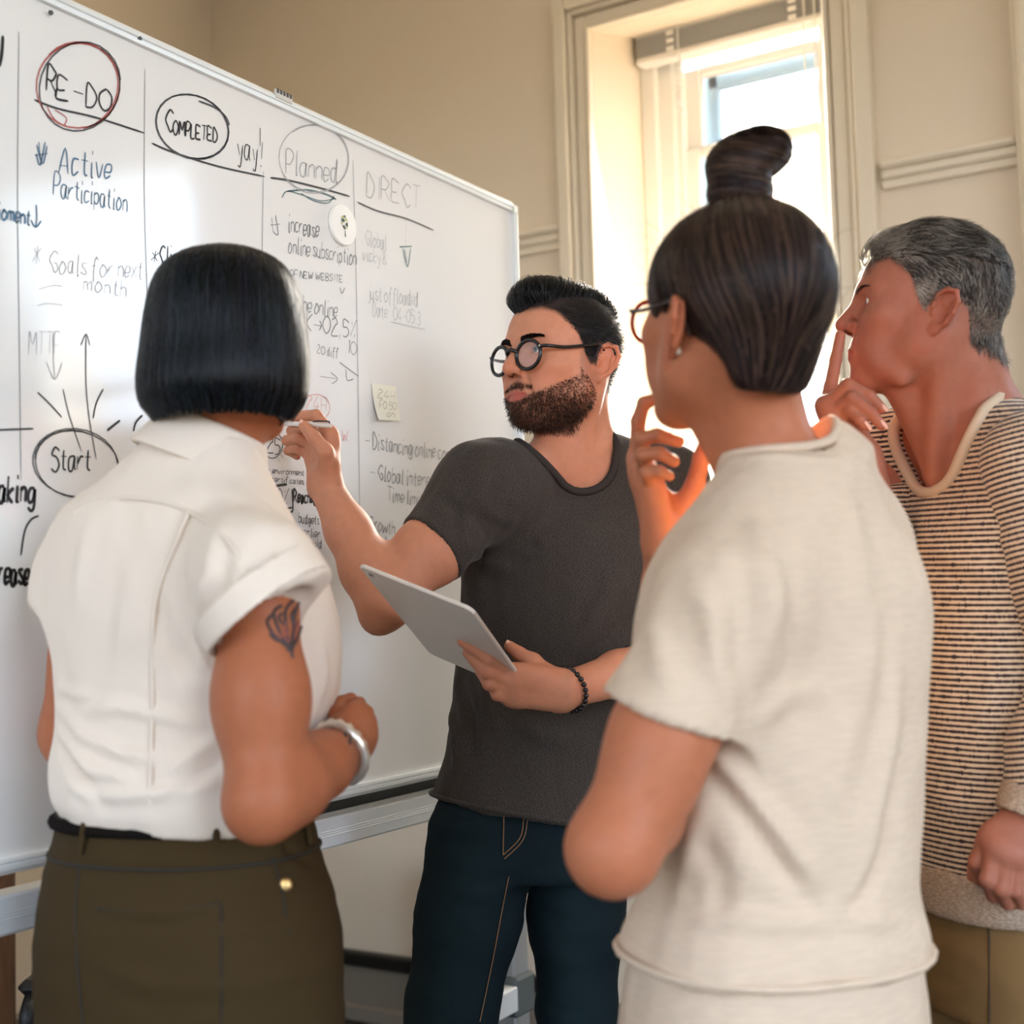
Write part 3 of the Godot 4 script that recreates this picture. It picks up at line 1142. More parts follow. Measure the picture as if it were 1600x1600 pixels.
func build_writing(b: Node3D) -> void:
	var black := mat(lin(22, 22, 24), 0.45)
	var ink := mat(lin(62, 64, 68), 0.5)
	var grey := mat(lin(132, 134, 136), 0.5)
	var faint := mat(lin(182, 184, 186), 0.5)
	var blue := mat(lin(78, 116, 144), 0.5)
	var red := mat(lin(176, 84, 78), 0.5)
	var pale_red := mat(lin(222, 164, 156), 0.5)
	var teal := mat(lin(60, 98, 104), 0.5)
	nib = [b, "ruled_line", grey]
	# column rules
	for l in [[29, 50, 27, 300, 30, 560, 32, 750], [226, 108, 225, 300, 230, 480, 232, 640], [411, 268, 409, 420, 408, 600, 407, 770], [551, 250, 555, 400, 559, 600, 562, 860]]:
		pen_line(null, l, 0.0013)
	# the headings and their underlines
	nib = [b, "heading_writing", black]
	pen_text(null, "R", 72, 141, 88, 148, 0.038, 0.0034)
	pen_text(null, "E-DO", 88, 152, 172, 175, 0.033, 0.0032)
	pen_text(null, "OMPLETED", 270, 209, 338, 222, 0.022, 0.0030)
	pen_text(null, "C", 257, 206, 270, 209, 0.034, 0.0030)
	pen_text(null, "yay!", 370, 246, 408, 258, 0.040, 0.0022)
	nib = [b, "underline", black]
	pen_line(null, [53, 156, 90, 170, 150, 184, 225, 208], 0.003)
	pen_line(null, [237, 224, 270, 238, 340, 260, 413, 276], 0.003)
	pen_line(null, [422, 278, 450, 282, 500, 294, 546, 307], 0.0036)
	pen_line(null, [558, 316, 590, 330, 635, 342, 677, 360], 0.0032)
	pen_line(null, [406, 200, 406, 228], 0.0025)
	pen_line(null, [4, 56, 2, 86, -2, 104], 0.005)
	nib = [b, "heading_loop", ink]
	pen_loop(null, 124, 136, 63, 70, 20, 1.15, 0.0022, -1.4)
	pen_loop(null, 300, 198, 59, 48, 28, 2.6, 0.0018, -2.4)
	pen_line(null, [310, 158, 335, 168, 352, 182, 358, 196], 0.003)
	nib = [b, "red_loop", red]
	pen_loop(null, 121, 134, 64, 68, 14, 1.6, 0.0022, -2.6, 5.0)
	pen_line(null, [73, 166, 84, 186, 102, 198], 0.002)
	pen_line(null, [85, 172, 103, 184, 100, 196], 0.0018)
	nib = [b, "grey_heading", mat(lin(158, 158, 160), 0.5)]
	pen_text(null, "Planned", 446, 270, 526, 285, 0.040, 0.0020)
	pen_loop(null, 490, 248, 54, 53, 20, 1.8, 0.0014, -2.6, 4.0)
	pen_text(null, "DIRECT", 572, 306, 655, 326, 0.044, 0.0019)
	nib = [b, "teal_scribble", teal]
	pen_line(null, [448, 299, 480, 297, 510, 304, 525, 312], 0.003)
	pen_line(null, [440, 309, 448, 299, 470, 304, 500, 314, 524, 310], 0.0018)
	pen_line(null, [470, 302, 490, 314, 512, 317, 522, 306], 0.0018)
	pen_line(null, [624, 386, 643, 385], 0.004)
	pen_line(null, [629, 388, 636, 417, 641, 388], 0.0026)
	pen_line(null, [632, 390, 635, 410], 0.003)
	# the blue column
	nib = [b, "blue_writing", blue]
	pen_text(null, "Active", 91, 269, 172, 282, 0.037, 0.0024)
	pen_text(null, "Participation", 83, 305, 198, 331, 0.030, 0.0020)
	for l in [[57, 226, 66, 256, 73, 228], [54, 243, 74, 240], [60, 222, 64, 258], [70, 222, 62, 258, 56, 240]]:
		pen_line(null, l, 0.0024)
	pen_text(null, "dioment", -14, 340, 46, 352, 0.022, 0.0028)
	pen_line(null, [56, 320, 57, 340, 55, 354], 0.0022)
	pen_line(null, [48, 344, 55, 355, 64, 345], 0.0022)
	# fainter notes
	nib = [b, "faint_writing", faint]
	pen_text(null, "*", 50, 412, 62, 413, 0.026, 0.0016)
	pen_text(null, "Goals for next", 76, 426, 222, 437, 0.029, 0.0015)
	pen_text(null, "month.", 130, 453, 204, 465, 0.024, 0.0014)
	pen_text(null, "MTTF", 44, 553, 92, 553, 0.030, 0.0011)
	pen_line(null, [82, 520, 83, 560, 85, 592], 0.0011)
	pen_line(null, [72, 565, 85, 593, 97, 566], 0.0011)
	pen_line(null, [60, 452, 84, 446, 98, 448], 0.001)
	pen_line(null, [58, 478, 74, 474, 98, 477], 0.001)
	pen_text(null, "Global", 570, 382, 603, 390, 0.028, 0.0015)
	pen_text(null, "vicky &", 566, 406, 604, 415, 0.026, 0.0015)
	pen_text(null, "just offloaded", 574, 467, 652, 478, 0.028, 0.0015)
	pen_text(null, "Date", 582, 494, 604, 498, 0.026, 0.0015)
	pen_text(null, "04-05:3", 614, 501, 656, 508, 0.026, 0.0015)
	pen_line(null, [610, 503, 640, 510, 664, 515], 0.002)
	pen_line(null, [634, 340, 633, 384], 0.0012)
	nib = [b, "note_writing", grey]
	pen_text(null, "increase", 450, 362, 497, 371, 0.030, 0.0022)
	pen_text(null, "online subscription", 450, 394, 556, 414, 0.028, 0.0020)
	pen_text(null, "OF NEW WEBSITE", 452, 432, 535, 441, 0.012, 0.0016)
	pen_text(null, "v", 530, 459, 537, 460, 0.020, 0.002)
	pen_text(null, "the online", 466, 485, 526, 496, 0.028, 0.0020)
	pen_text(null, "K>02,5%", 478, 516, 556, 528, 0.030, 0.0020)
	for l in [[424, 340, 426, 362], [430, 336, 434, 366, 426, 362], [422, 352, 437, 350]]:
		pen_line(null, l, 0.002)
	pen_text(null, "20 diff", 495, 552, 528, 558, 0.015, 0.0013)
	pen_text(null, "10", 542, 552, 556, 556, 0.024, 0.0015)
	pen_line(null, [530, 566, 546, 578, 560, 588], 0.002)
	pen_line(null, [540, 578, 542, 594, 552, 592], 0.0018)
	pen_line(null, [499, 588, 526, 592], 0.0016)
	pen_line(null, [516, 582, 527, 592, 518, 600], 0.0016)
	pen_text(null, "- Distancing online content", 570, 700, 724, 722, 0.029, 0.0020)
	pen_text(null, "- Global interest", 578, 748, 682, 762, 0.027, 0.0020)
	pen_text(null, "Time limited +", 604, 782, 682, 792, 0.025, 0.0020)
	pen_text(null, "* Growth", 566, 826, 616, 834, 0.025, 0.0020)
	pen_text(null, "Part of", 578, 852, 622, 858, 0.024, 0.0018)
	nib = [b, "small_writing", ink]
	pen_text(null, "*", 235, 409, 246, 411, 0.018, 0.0022)
	pen_text(null, "Client", 249, 410, 290, 416, 0.027, 0.0024)
	pen_line(null, [252, 416, 275, 419, 296, 418], 0.003)
	pen_line(null, [252, 415, 262, 413, 296, 416], 0.0022)
	pen_text(null, "25", 416, 708, 437, 709, 0.026, 0.0018)
	pen_loop(null, 426, 696, 15, 20, 6, 1.2, 0.0016, -1.0)
	for l in [[440, 704, 446, 708], [438, 710, 442, 716], [434, 716, 436, 721]]:
		pen_line(null, l, 0.0014)
	pen_text(null, "+ environment", 418, 739, 474, 743, 0.010, 0.0012)
	pen_text(null, "+ certificates", 418, 752, 474, 757, 0.010, 0.0012)
	pen_text(null, "50%", 422, 786, 450, 789, 0.026, 0.0019)
	pen_text(null, "budgets", 466, 816, 498, 820, 0.016, 0.0015)
	pen_text(null, "earlier", 468, 836, 500, 840, 0.015, 0.0015)
	pen_text(null, "could", 478, 853, 502, 856, 0.014, 0.0013)
	nib = [b, "pale_red_writing", pale_red]
	pen_text(null, "24H", 478, 641, 508, 643, 0.025, 0.0015)
	pen_loop(null, 493, 637, 22, 21, 0, 1.1, 0.0014, -1.0)
	pen_text(null, "W.", 533, 688, 546, 690, 0.020, 0.0015)
	# the start bubble and its rays
	nib = [b, "start_writing", black]
	pen_text(null, "Start", 79, 735, 140, 736, 0.032, 0.0028)
	nib = [b, "start_loop", ink]
	pen_loop(null, 118, 724, 66, 52, 12, 2.3, 0.0018, 3.0, 6.0)
	pen_line(null, [134, 523, 134, 600, 140, 660, 150, 718], 0.0016)
	pen_line(null, [126, 540, 134, 522, 140, 540], 0.0014)
	pen_line(null, [98, 608, 108, 650, 127, 706], 0.0016)
	nib = [b, "bold_writing", black]
	pen_line(null, [58, 613, 76, 630, 96, 652], 0.0022)
	pen_line(null, [161, 608, 150, 630, 145, 654], 0.0022)
	pen_line(null, [187, 657, 178, 664, 167, 673], 0.0034)
	pen_line(null, [222, 649, 212, 660, 208, 674], 0.003)
	pen_line(null, [-4, 672, 20, 671, 52, 670], 0.0026)
	pen_text(null, "aking", -4, 783, 52, 785, 0.034, 0.0048)
	pen_line(null, [32, 868, 38, 830, 48, 812, 60, 806], 0.003)
	pen_text(null, "rease", -4, 914, 44, 914, 0.032, 0.0048)
	pen_line(null, [414, 796, 416, 772, 430, 760, 448, 757], 0.0042)
	pen_line(null, [456, 764, 457, 796, 453, 800], 0.0034)
	pen_line(null, [428, 792, 442, 795, 456, 793], 0.003)
	pen_text(null, "Reached", 458, 784, 494, 787, 0.022, 0.0034)
	nib = [b, "blue_tick", blue]
	pen_line(null, [391, 768, 398, 752, 406, 742], 0.0018)
# ---------------------------------------------------------------- figures: frames, heads, hands, hair
# direction in the floor plane: 0 looks at the camera, 90 to the left of the frame, 180 away
func facing(pos: Vector3, deg: float) -> Vector3:
	var to := EYE - pos
	to.y = 0.0
	to = to.normalized()
	var left := Vector3(to.z, 0, -to.x) * -1.0
	return to * cos(deg_to_rad(deg)) + left * sin(deg_to_rad(deg))

# frame with y up the given axis, z forward, x to the figure's left
func frame(origin: Vector3, up: Vector3, fwd: Vector3, s := 1.0) -> Transform3D:
	var y := up.normalized()
	var z := (fwd - y * fwd.dot(y)).normalized()
	var x := y.cross(z)
	return Transform3D(Basis(x * s, y * s, z * s), origin)

func head_frame(origin: Vector3, deg: float, pitch: float, roll: float, s: float) -> Transform3D:
	var f := frame(origin, Vector3.UP, facing(origin, deg))
	var b := f.basis * Basis(Vector3.RIGHT, deg_to_rad(-pitch)) * Basis(Vector3.BACK, deg_to_rad(roll))
	return Transform3D(b.scaled_local(Vector3.ONE * s), origin)

func hb(F: Field, T: Transform3D, c: Vector3, r: Vector3, k: float, o := 0, rot := Basis()) -> void:
	var s := T.basis.x.length()
	F.ball(T * c, r * s, k * s, o, T.basis.orthonormalized() * rot)

func hc(F: Field, T: Transform3D, a: Vector3, b: Vector3, r1: float, r2: float, k: float, o := 0) -> void:
	var s := T.basis.x.length()
	F.cone(T * a, T * b, r1 * s, r2 * s, k * s, o)

# skull, face, ears. o: jaw (width), nose (size), lips (fullness), open (mouth), brow, age
func head_shape(F: Field, T: Transform3D, o: Dictionary) -> void:
	var jaw: float = o.get("jaw", 1.0)
	var nose: float = o.get("nose", 1.0)
	var lip: float = o.get("lips", 1.0)
	var brow: float = o.get("brow", 1.0)
	var chin: float = o.get("chin", 0.0)
	hb(F, T, Vector3(0, 0.046, -0.014), Vector3(0.0765, 0.088, 0.100), 0.03)
	hb(F, T, Vector3(0, 0.040, 0.030), Vector3(0.066, 0.068, 0.062), 0.03)
	hb(F, T, Vector3(0, -0.016, 0.036), Vector3(0.060, 0.070, 0.054), 0.03)
	hb(F, T, Vector3(0, -0.025, 0.0), Vector3(0.064, 0.06, 0.05), 0.03)
	for x in [-1.0, 1.0]:
		hc(F, T, Vector3(0.051 * x * jaw, -0.048, 0.010), Vector3(0.020 * x * jaw, -0.090 + chin, 0.070), 0.020, 0.016, 0.028)
		hc(F, T, Vector3(0.056 * x * jaw, -0.010, 0.004), Vector3(0.050 * x * jaw, -0.050, 0.012), 0.018, 0.018, 0.02)
		hb(F, T, Vector3(0.046 * x, -0.008, 0.062), Vector3(0.021, 0.018, 0.020), 0.02)
		hb(F, T, Vector3(0.030 * x, -0.040, 0.070), Vector3(0.020, 0.028, 0.020), 0.025)
		hc(F, T, Vector3(0.012 * x, 0.035, 0.0875), Vector3(0.044 * x, 0.036, 0.070), 0.010 * brow, 0.009 * brow, 0.016)
	hb(F, T, Vector3(0, -0.094 + chin, 0.080), Vector3(0.021 * jaw, 0.016, 0.016), 0.02)
	hb(F, T, Vector3(0, -0.052, 0.076), Vector3(0.032, 0.030, 0.0245), 0.02)
	# nose
	hc(F, T, Vector3(0, 0.028, 0.090), Vector3(0, -0.010, 0.109 + 0.004 * nose), 0.0075, 0.0098 * nose, 0.012)
	hb(F, T, Vector3(0, -0.0150, 0.112 + 0.004 * (nose - 1.0)), Vector3(0.0102, 0.0096, 0.0108) * nose, 0.008)
	for x in [-1.0, 1.0]:
		hb(F, T, Vector3(0.0122 * x * nose, -0.0175, 0.0995), Vector3(0.0082, 0.0085, 0.0110) * nose, 0.006)
	# eyes: sockets, lids
	for x in [-1.0, 1.0]:
		hb(F, T, Vector3(0.031 * x, 0.018, 0.0985), Vector3(0.0185, 0.0115, 0.0165), 0.014, 1)
		hb(F, T, Vector3(0.0315 * x, 0.0168, 0.0735), Vector3(0.0155, 0.0128, 0.0142), 0.006)
		hb(F, T, Vector3(0.0320 * x, 0.0165, 0.0880), Vector3(0.0110, o.get("eye", 0.0046), 0.0105), 0.002, 1)
	# mouth
	for x in [-1.0, 1.0]:
		hc(F, T, Vector3(0.021 * x, -0.0548, 0.0885), Vector3(0.004 * x, -0.0512, 0.0985), 0.0036, 0.0052 * lip, 0.006)
		hc(F, T, Vector3(0.018 * x, -0.0578, 0.0885), Vector3(0.003 * x, -0.0604, 0.0955), 0.0038, 0.0066 * lip, 0.006)
		var op: float = o.get("open", 0.0)
		hc(F, T, Vector3(0.0215 * x, -0.0555, 0.0955), Vector3(0.0, -0.0550 - op * 0.5, 0.1110), 0.0011, 0.0013 + op, 0.003, 1)
		hb(F, T, Vector3(0.0058 * x, -0.0245, 0.1060), Vector3(0.0036, 0.0032, 0.0056), 0.002, 1)
		# crease from nose to mouth
		hc(F, T, Vector3(0.019 * x, -0.020, 0.1000), Vector3(0.031 * x, -0.054, 0.0950), 0.002, 0.002, 0.008, 1)
	# ears
	for x in [-1.0, 1.0]:
		var r := Basis(Vector3.UP, deg_to_rad(-24.0 * x)) * Basis(Vector3.RIGHT, deg_to_rad(-12.0))
		var c := Vector3(0.0765 * x, 0.000, -0.010)
		var E := T * Transform3D(r, c)
		hb(F, E, Vector3(0.003 * x, 0.003, -0.008), Vector3(0.0048, 0.0285, 0.0175), 0.004)
		var rim := [Vector3(0.004 * x, 0.006, 0.009), Vector3(0.008 * x, 0.022, 0.006), Vector3(0.010 * x, 0.031, -0.006), Vector3(0.012 * x, 0.029, -0.020), Vector3(0.013 * x, 0.016, -0.0265), Vector3(0.012 * x, 0.0, -0.0245), Vector3(0.009 * x, -0.014, -0.0165), Vector3(0.006 * x, -0.024, -0.006)]
		for i in rim.size() - 1:
			hc(F, E, rim[i], rim[i + 1], 0.0036, 0.0036, 0.003)
		hb(F, E, Vector3(0.005 * x, -0.025, -0.002), Vector3(0.0052, 0.0090, 0.0080), 0.004)
		hb(F, E, Vector3(0.013 * x, -0.001, -0.0075), Vector3(0.0095, 0.0135, 0.0095), 0.004, 1)
		hb(F, E, Vector3(0.0135 * x, 0.016, -0.012), Vector3(0.0055, 0.0085, 0.0085), 0.004, 1)
		hc(F, E, Vector3(0.009 * x, 0.014, -0.019), Vector3(0.009 * x, -0.008, -0.018), 0.0024, 0.0024, 0.004)
		hb(F, E, Vector3(0.006 * x, -0.003, 0.0045), Vector3(0.0042, 0.0065, 0.0042), 0.003)

# hand from joint positions: each finger [knuckle, middle, end joint, tip]; thumb [root, knuckle, joint, tip]
func hand_shape(F: Field, elbowward: Vector3, wrist: Vector3, fingers: Array, thumb: Array, s := 1.0, wr := 0.026) -> void:
	F.next()
	F.cone(elbowward, wrist, wr * 1.12, wr * 0.98, 0.01)
	var base := [0.0125, 0.0125, 0.012, 0.0105]
	var across: Vector3 = (fingers[3][0] - fingers[0][0]).normalized()
	var alng: Vector3 = ((fingers[1][0] + fingers[2][0]) * 0.5 - wrist).normalized()
	for i in 4:
		var w0: Vector3 = wrist + across * (i - 1.5) * 0.010 * s
		F.cone(w0, fingers[i][0], 0.0165 * s, base[i] * 1.08 * s, 0.016 * s)
	for i in 3:
		F.cone(fingers[i][0].lerp(wrist, 0.12), fingers[i + 1][0].lerp(wrist, 0.12), 0.0115 * s, 0.0115 * s, 0.012 * s)
	var fat: Vector3 = wrist.lerp(thumb[1], 0.45)
	F.cone(wrist.lerp(thumb[0], 0.3), thumb[1], 0.0185 * s, 0.0125 * s, 0.016 * s)
	F.cone(thumb[0].lerp(fingers[0][0], 0.15), fingers[0][0].lerp(wrist, 0.25), 0.0125 * s, 0.0115 * s, 0.016 * s)
	var fr := [1.0, 1.03, 0.98, 0.86]
	for i in 4:
		var f: Array = fingers[i]
		var k: float = fr[i] * s
		F.cone(f[0], f[1], 0.0105 * k, 0.0092 * k, 0.005)
		F.cone(f[1], f[2], 0.0094 * k, 0.0082 * k, 0.003)
		F.cone(f[2], f[3], 0.0083 * k, 0.0072 * k, 0.003)
	F.cone(thumb[1], thumb[2], 0.0122 * s, 0.0105 * s, 0.006)
	F.cone(thumb[2], thumb[3], 0.0108 * s, 0.0084 * s, 0.003)

# a nail: small bowed plate on the far joint; `up` is the side of the finger it lies on
func nail(s: SurfaceTool, joint: Vector3, tip: Vector3, up: Vector3, r: float) -> void:
	var d := (tip - joint).normalized()
	var u := (up - d * up.dot(d)).normalized()
	var w := d.cross(u)
	var c := tip + d * r * 0.15 + u * r * 0.35
	var g := []
	for i in 5:
		var row := []
		for j in 5:
			var a := (j - 2) * 0.38
			var l := (i - 2) * 0.28 * r * 1.6
			var rr := r * 0.72
			row.append(c + d * l + w * sin(a) * rr * (1.0 - 0.12 * absf(i - 2)) + u * (cos(a) - 1.0) * rr + u * rr * 0.92 - u * 0.05 * r * (i - 2) * (1.0 if i > 2 else 0.0))
		g.append(row)
	for i in 4:
		for j in 4:
			var n := (u + w * (j - 1.5) * 0.4).normalized()
			quad(s, g[i][j], g[i + 1][j], g[i + 1][j + 1], g[i][j + 1], n)

# ---- skin colours (linear), from the point in the head's own axes
func skin_colors(m: Dictionary, T: Transform3D, tone: Color, o: Dictionary) -> void:
	var V: PackedVector3Array = m.v
	var N: PackedVector3Array = m.n
	var C := PackedColorArray()
	C.resize(V.size())
	var inv := T.affine_inverse()
	var nz := FastNoiseLite.new()
	nz.seed = 7
	nz.frequency = 60.0
	nz.fractal_octaves = 2
	var nf := FastNoiseLite.new()
	nf.seed = 11
	nf.frequency = 500.0
	var red := Color(tone.r * 1.0, tone.g * 0.74, tone.b * 0.68)
	var lipc: Color = o.get("lip", Color(0.36, 0.13, 0.10))
	var scalp: Color = o.get("scalp", tone)
	var beard: Color = o.get("beard", tone)
	var has_beard: bool = o.has("beard")
	for i in V.size():
		var p := V[i]
		var c := tone * (1.0 + 0.07 * nz.get_noise_3dv(p) + 0.05 * nf.get_noise_3dv(p))
		var l := inv * p
		if l.length() < 0.19:
			var ax := absf(l.x)
			# cheeks, nose, ears are redder
			var rd := 0.55 * exp(-Vector2((ax - 0.042) / 0.022, (l.y + 0.022) / 0.02).length_squared()) if l.z > 0.03 else 0.0
			rd += 0.5 * exp(-(l - Vector3(0, -0.014, 0.112)).length_squared() / 0.0003)
			if ax > 0.074 and l.z < 0.02:
				rd += 0.45
			c = c.lerp(red, clampf(rd, 0.0, 0.8))
			if l.z > 0.05:
				var lip := Vector2(l.x / 0.0225, (l.y + 0.0555) / (0.0090 if l.y < -0.0555 else 0.0078)).length()
				c = c.lerp(lipc, smoothstep(1.12, 0.86, lip))
				# rims of the lids
				var ey := Vector2((ax - 0.032) / 0.0124, (l.y - 0.0165) / 0.0060).length()
				if l.z > 0.06:
					c = c.lerp(Color(0.05, 0.03, 0.025), 0.55 * smoothstep(1.12, 1.0, ey) * (1.0 if l.y > 0.0165 else 0.35))
					var so := Vector2((ax - 0.032) / 0.022, (l.y - 0.014) / 0.014).length()
					c = c.lerp(red * 0.86, 0.35 * smoothstep(1.2, 0.6, so))
				if l.y < -0.021 and l.y > -0.028 and l.z > 0.099:
					c = c.lerp(Color(0.05, 0.02, 0.015), smoothstep(0.0055, 0.003, Vector2(ax - 0.0058, (l.z - 0.106) * 0.6).length()))  # nostrils: shade inside the holes painted into the skin colour
			if has_beard:
				c = c.lerp(beard, beard_at(l) * lerpf(0.55 if l.z > 0.066 else 0.3, 0.75, smoothstep(-0.04, -0.09, l.y)))
			var hl := hair_line(l, o.get("line", []))
			if hl > -0.006:
				c = c.lerp(scalp, smoothstep(-0.006, 0.008, hl) * o.get("scalp_share", 1.0))
		c.a = 1.0
		C[i] = c
	m.c = C

# how far above the hair line a point of the head is (metres, positive = hair)
func hair_line(l: Vector3, line: Array) -> float:
	if line.is_empty():
		return -1.0
	var an := rad_to_deg(atan2(absf(l.x), l.z + 0.008))
	var j := 0
	while j < line.size() - 2 and an > line[j + 1].x:
		j += 1
	var t := clampf((an - line[j].x) / (line[j + 1].x - line[j].x), 0.0, 1.0)
	return l.y - lerpf(line[j].y, line[j + 1].y, t)

func beard_at(l: Vector3) -> float:
	var ax := absf(l.x)
	if l.y > 0.02 or l.z < -0.012:
		return 0.0
	var edge := -0.012 - (l.z - 0.012) * 0.50 # upper edge of the cheek
	if l.z > 0.055:
		edge = minf(edge, -0.034 - (l.z - 0.055) * 0.12)
	var v := smoothstep(edge + 0.004, edge - 0.008, l.y) * smoothstep(-0.012, 0.004, l.z)
	# side strip in front of the ear
	v = maxf(v, smoothstep(0.030, 0.024, l.z) * smoothstep(0.004, 0.012, l.z) * smoothstep(0.05, 0.06, ax))
	var lip := Vector2(l.x / 0.0212, (l.y + 0.0560) / 0.0080).length()
	v *= smoothstep(0.95, 1.1, lip)
	# bare patches beside the chin tuft
	var pt := Vector2((ax - 0.017) / 0.0065, (l.y + 0.0745) / 0.007).length()
	v *= 1.0 - 0.35 * smoothstep(1.2, 0.6, pt) * (1.0 if l.z > 0.07 else 0.0)
	# moustache keeps off the middle of the cheek
	if l.y > -0.045 and l.z > 0.075:
		v = maxf(v, smoothstep(0.036, 0.029, ax) * smoothstep(-0.0285 - ax * 0.3, -0.0345 - ax * 0.3, l.y) * smoothstep(0.95, 1.1, lip))
	v *= smoothstep(-0.120, -0.104, l.y)
	return v

# ---- hair: flat tapering strands joined into one mesh
class Hair:
	var v := PackedVector3Array()
	var n := PackedVector3Array()
	var c := PackedColorArray()
	var i := PackedInt32Array()
	func strand(pts: Array, up: Vector3, w0: float, w1: float, col: Color, col2: Color) -> void:
		var m := pts.size()
		var b := v.size()
		for k in m:
			var t: Vector3 = (pts[mini(k + 1, m - 1)] - pts[maxi(k - 1, 0)]).normalized()
			var side := t.cross(up).normalized()
			var nn := side.cross(t).normalized()
			if nn.dot(up) < 0.0:
				nn = -nn
			var f := float(k) / (m - 1)
			var w := lerpf(w0, w1, f) * 0.5
			v.append(pts[k] - side * w)
			v.append(pts[k] + side * w)
			n.append((nn - side * 0.5).normalized())
			n.append((nn + side * 0.5).normalized())
			var cc := col.lerp(col2, f)
			c.append(cc)
			c.append(cc)
			if k < m - 1:
				var q := b + k * 2
				i.append_array(PackedInt32Array([q, q + 2, q + 1, q + 1, q + 2, q + 3]))
	func dict() -> Dictionary:
		return {"v": v, "n": n, "c": c, "i": i}

# a random point of the head's surface with its normal, found by marching towards the skull's centre
func scalp(F: Field, act: PackedInt32Array, T: Transform3D, rng: RandomNumberGenerator, bias := Vector3.ZERO) -> Array:
	var d := (Vector3(rng.randfn(), rng.randfn(), rng.randfn()).normalized() + bias).normalized()
	var c := Vector3(0, 0.012, 0.012)
	var p := T * (c + d * 0.19)
	var dir := (T * c - p).normalized()
	var t := 0.0
	for k in 24:
		var e := F.ev(p + dir * t, act)
		if e < 0.0006:
			break
		t += e * 0.85
		if t > 0.19:
			return []
	p += dir * t
	return [p, F.grad(p, act, 0.002), T.affine_inverse() * p]

# ---- cloth: fold ridges and valleys pressed into a finished mesh
func wrinkle(m: Dictionary, folds: Array, amp := 0.0, freq := 9.0, stretch := Vector3.ONE, sd := 1) -> void:
	face_normals(m)
	var V: PackedVector3Array = m.v
	var N: PackedVector3Array = m.n
	var nz := FastNoiseLite.new()
	nz.seed = sd
	nz.frequency = freq
	nz.fractal_octaves = 3
	var A := PackedVector3Array()
	var D := PackedVector3Array()
	var W := PackedFloat32Array()
	var H := PackedFloat32Array()
	for f in folds:
		for k in f[0].size() - 1:
			A.append(f[0][k])
			D.append(f[0][k + 1] - f[0][k])
			W.append(f[1])
			H.append(f[2])
	# each fold is a bent line: the nearest of its pieces counts once
	var first := PackedInt32Array()
	var idx := 0
	for f in folds:
		first.append(idx)
		idx += f[0].size() - 1
	first.append(idx)
	for i in V.size():
		var p := V[i]
		var h := 0.0
		for f in first.size() - 1:
			var best := 1e9
			var along := 0.0
			for k in range(first[f], first[f + 1]):
				var q := p - A[k]
				var t := clampf(q.dot(D[k]) / maxf(D[k].length_squared(), 1e-9), 0.0, 1.0)
				var e := (q - D[k] * t).length_squared()
				if e < best:
					best = e
					along = (k - first[f] + t) / (first[f + 1] - first[f])
			var w := W[first[f]]
			if best < w * w * 9.0:
				h += H[first[f]] * (exp(-best / (w * w)) - 0.35 * exp(-best / (w * w * 3.2))) * sqrt(maxf(sin(PI * clampf(along, 0.03, 0.97)), 0.0))
		if amp > 0.0:
			h += amp * nz.get_noise_3dv(p * stretch)
		V[i] = p + N[i] * maxf(h, -0.007)
	m.v = V
	face_normals(m)

# a point of a solid seen at a pixel
func seen(F: Field, x: float, y: float, start := 0.9, lift := 0.0) -> Vector3:
	var r := ray(x, y)
	var l := r.length()
	r = r / l
	var t := start * l
	var best := 1e9
	var bt := t
	for k in 140:
		var d := F.ev(EYE + r * t, F.every)
		if d < best:
			best = d
			bt = t
		if d < 0.0004:
			break
		t += maxf(d * 0.7, 0.0003)
		if t > 3.2:
			break
	return EYE + r * (bt - lift)

# loop round a garment: rays towards an axis point, in the plane across the axis
func band(F: Field, c: Vector3, axis: Vector3, from: float, count := 32) -> Array:
	axis = axis.normalized()
	var u := axis.cross(Vector3(0.3, 0.2, 1.0)).normalized()
	var v := axis.cross(u)
	var out := []
	for k in count:
		var d := u * cos(TAU * k / count) + v * sin(TAU * k / count)
		var r := from
		var near_c := c
		# start just outside the garment so that arms and trunk beside it are not met first
		var t := 0.0
		while t < from and F.ev(c + d * t, F.every) < 0.0 or t < 0.03:
			t += 0.002
		while t < from and F.ev(c + d * t, F.every) > 0.0 and t < 0.05:
			t += 0.002
		while t < from and F.ev(c + d * t, F.every) < 0.0:
			t += 0.001
		out.append(near_c + d * t)
	return out

func seen_path(F: Field, px: Array, lift := 0.001, start := 0.9, per := 5) -> Array:
	var pts := []
	var raw := []
	for i in range(0, px.size(), 2):
		raw.append(Vector2(px[i], px[i + 1]))
	if raw.size() > 2:
		raw = smooth_path(raw, per)
	else:
		var a: Vector2 = raw[0]
		var b: Vector2 = raw[1]
		raw = []
		for k in per + 1:
			raw.append(a.lerp(b, float(k) / per))
	for q in raw:
		pts.append(seen(F, q.x, q.y, start, lift))
	return pts

# fold given by pixels on a solid
func fold(F: Field, px: Array, width: float, height: float, start := 0.9) -> Array:
	var pts := []
	for i in range(0, px.size(), 2):
		pts.append(seen(F, px[i], px[i + 1], start))
	return [pts, width, height]

# rim of a round opening: rays along -n from a circle over the solid
func rim(F: Field, c: Vector3, n: Vector3, u: Vector3, ru: float, rv: float, count := 36) -> Array:
	n = n.normalized()
	u = (u - n * u.dot(n)).normalized()
	var v := n.cross(u)
	var out := []
	for k in count:
		var a := TAU * k / count
		out.append(F.hit(c + u * cos(a) * ru + v * sin(a) * rv + n * 0.16, -n, 0.5))
	return out

func run_all(jobs: Dictionary) -> Dictionary:
	var th := {}
	for k in jobs:
		var t := Thread.new()
		t.start(jobs[k])
		th[k] = t
	var out := {}
	for k in th:
		out[k] = th[k].wait_to_finish()
	return out

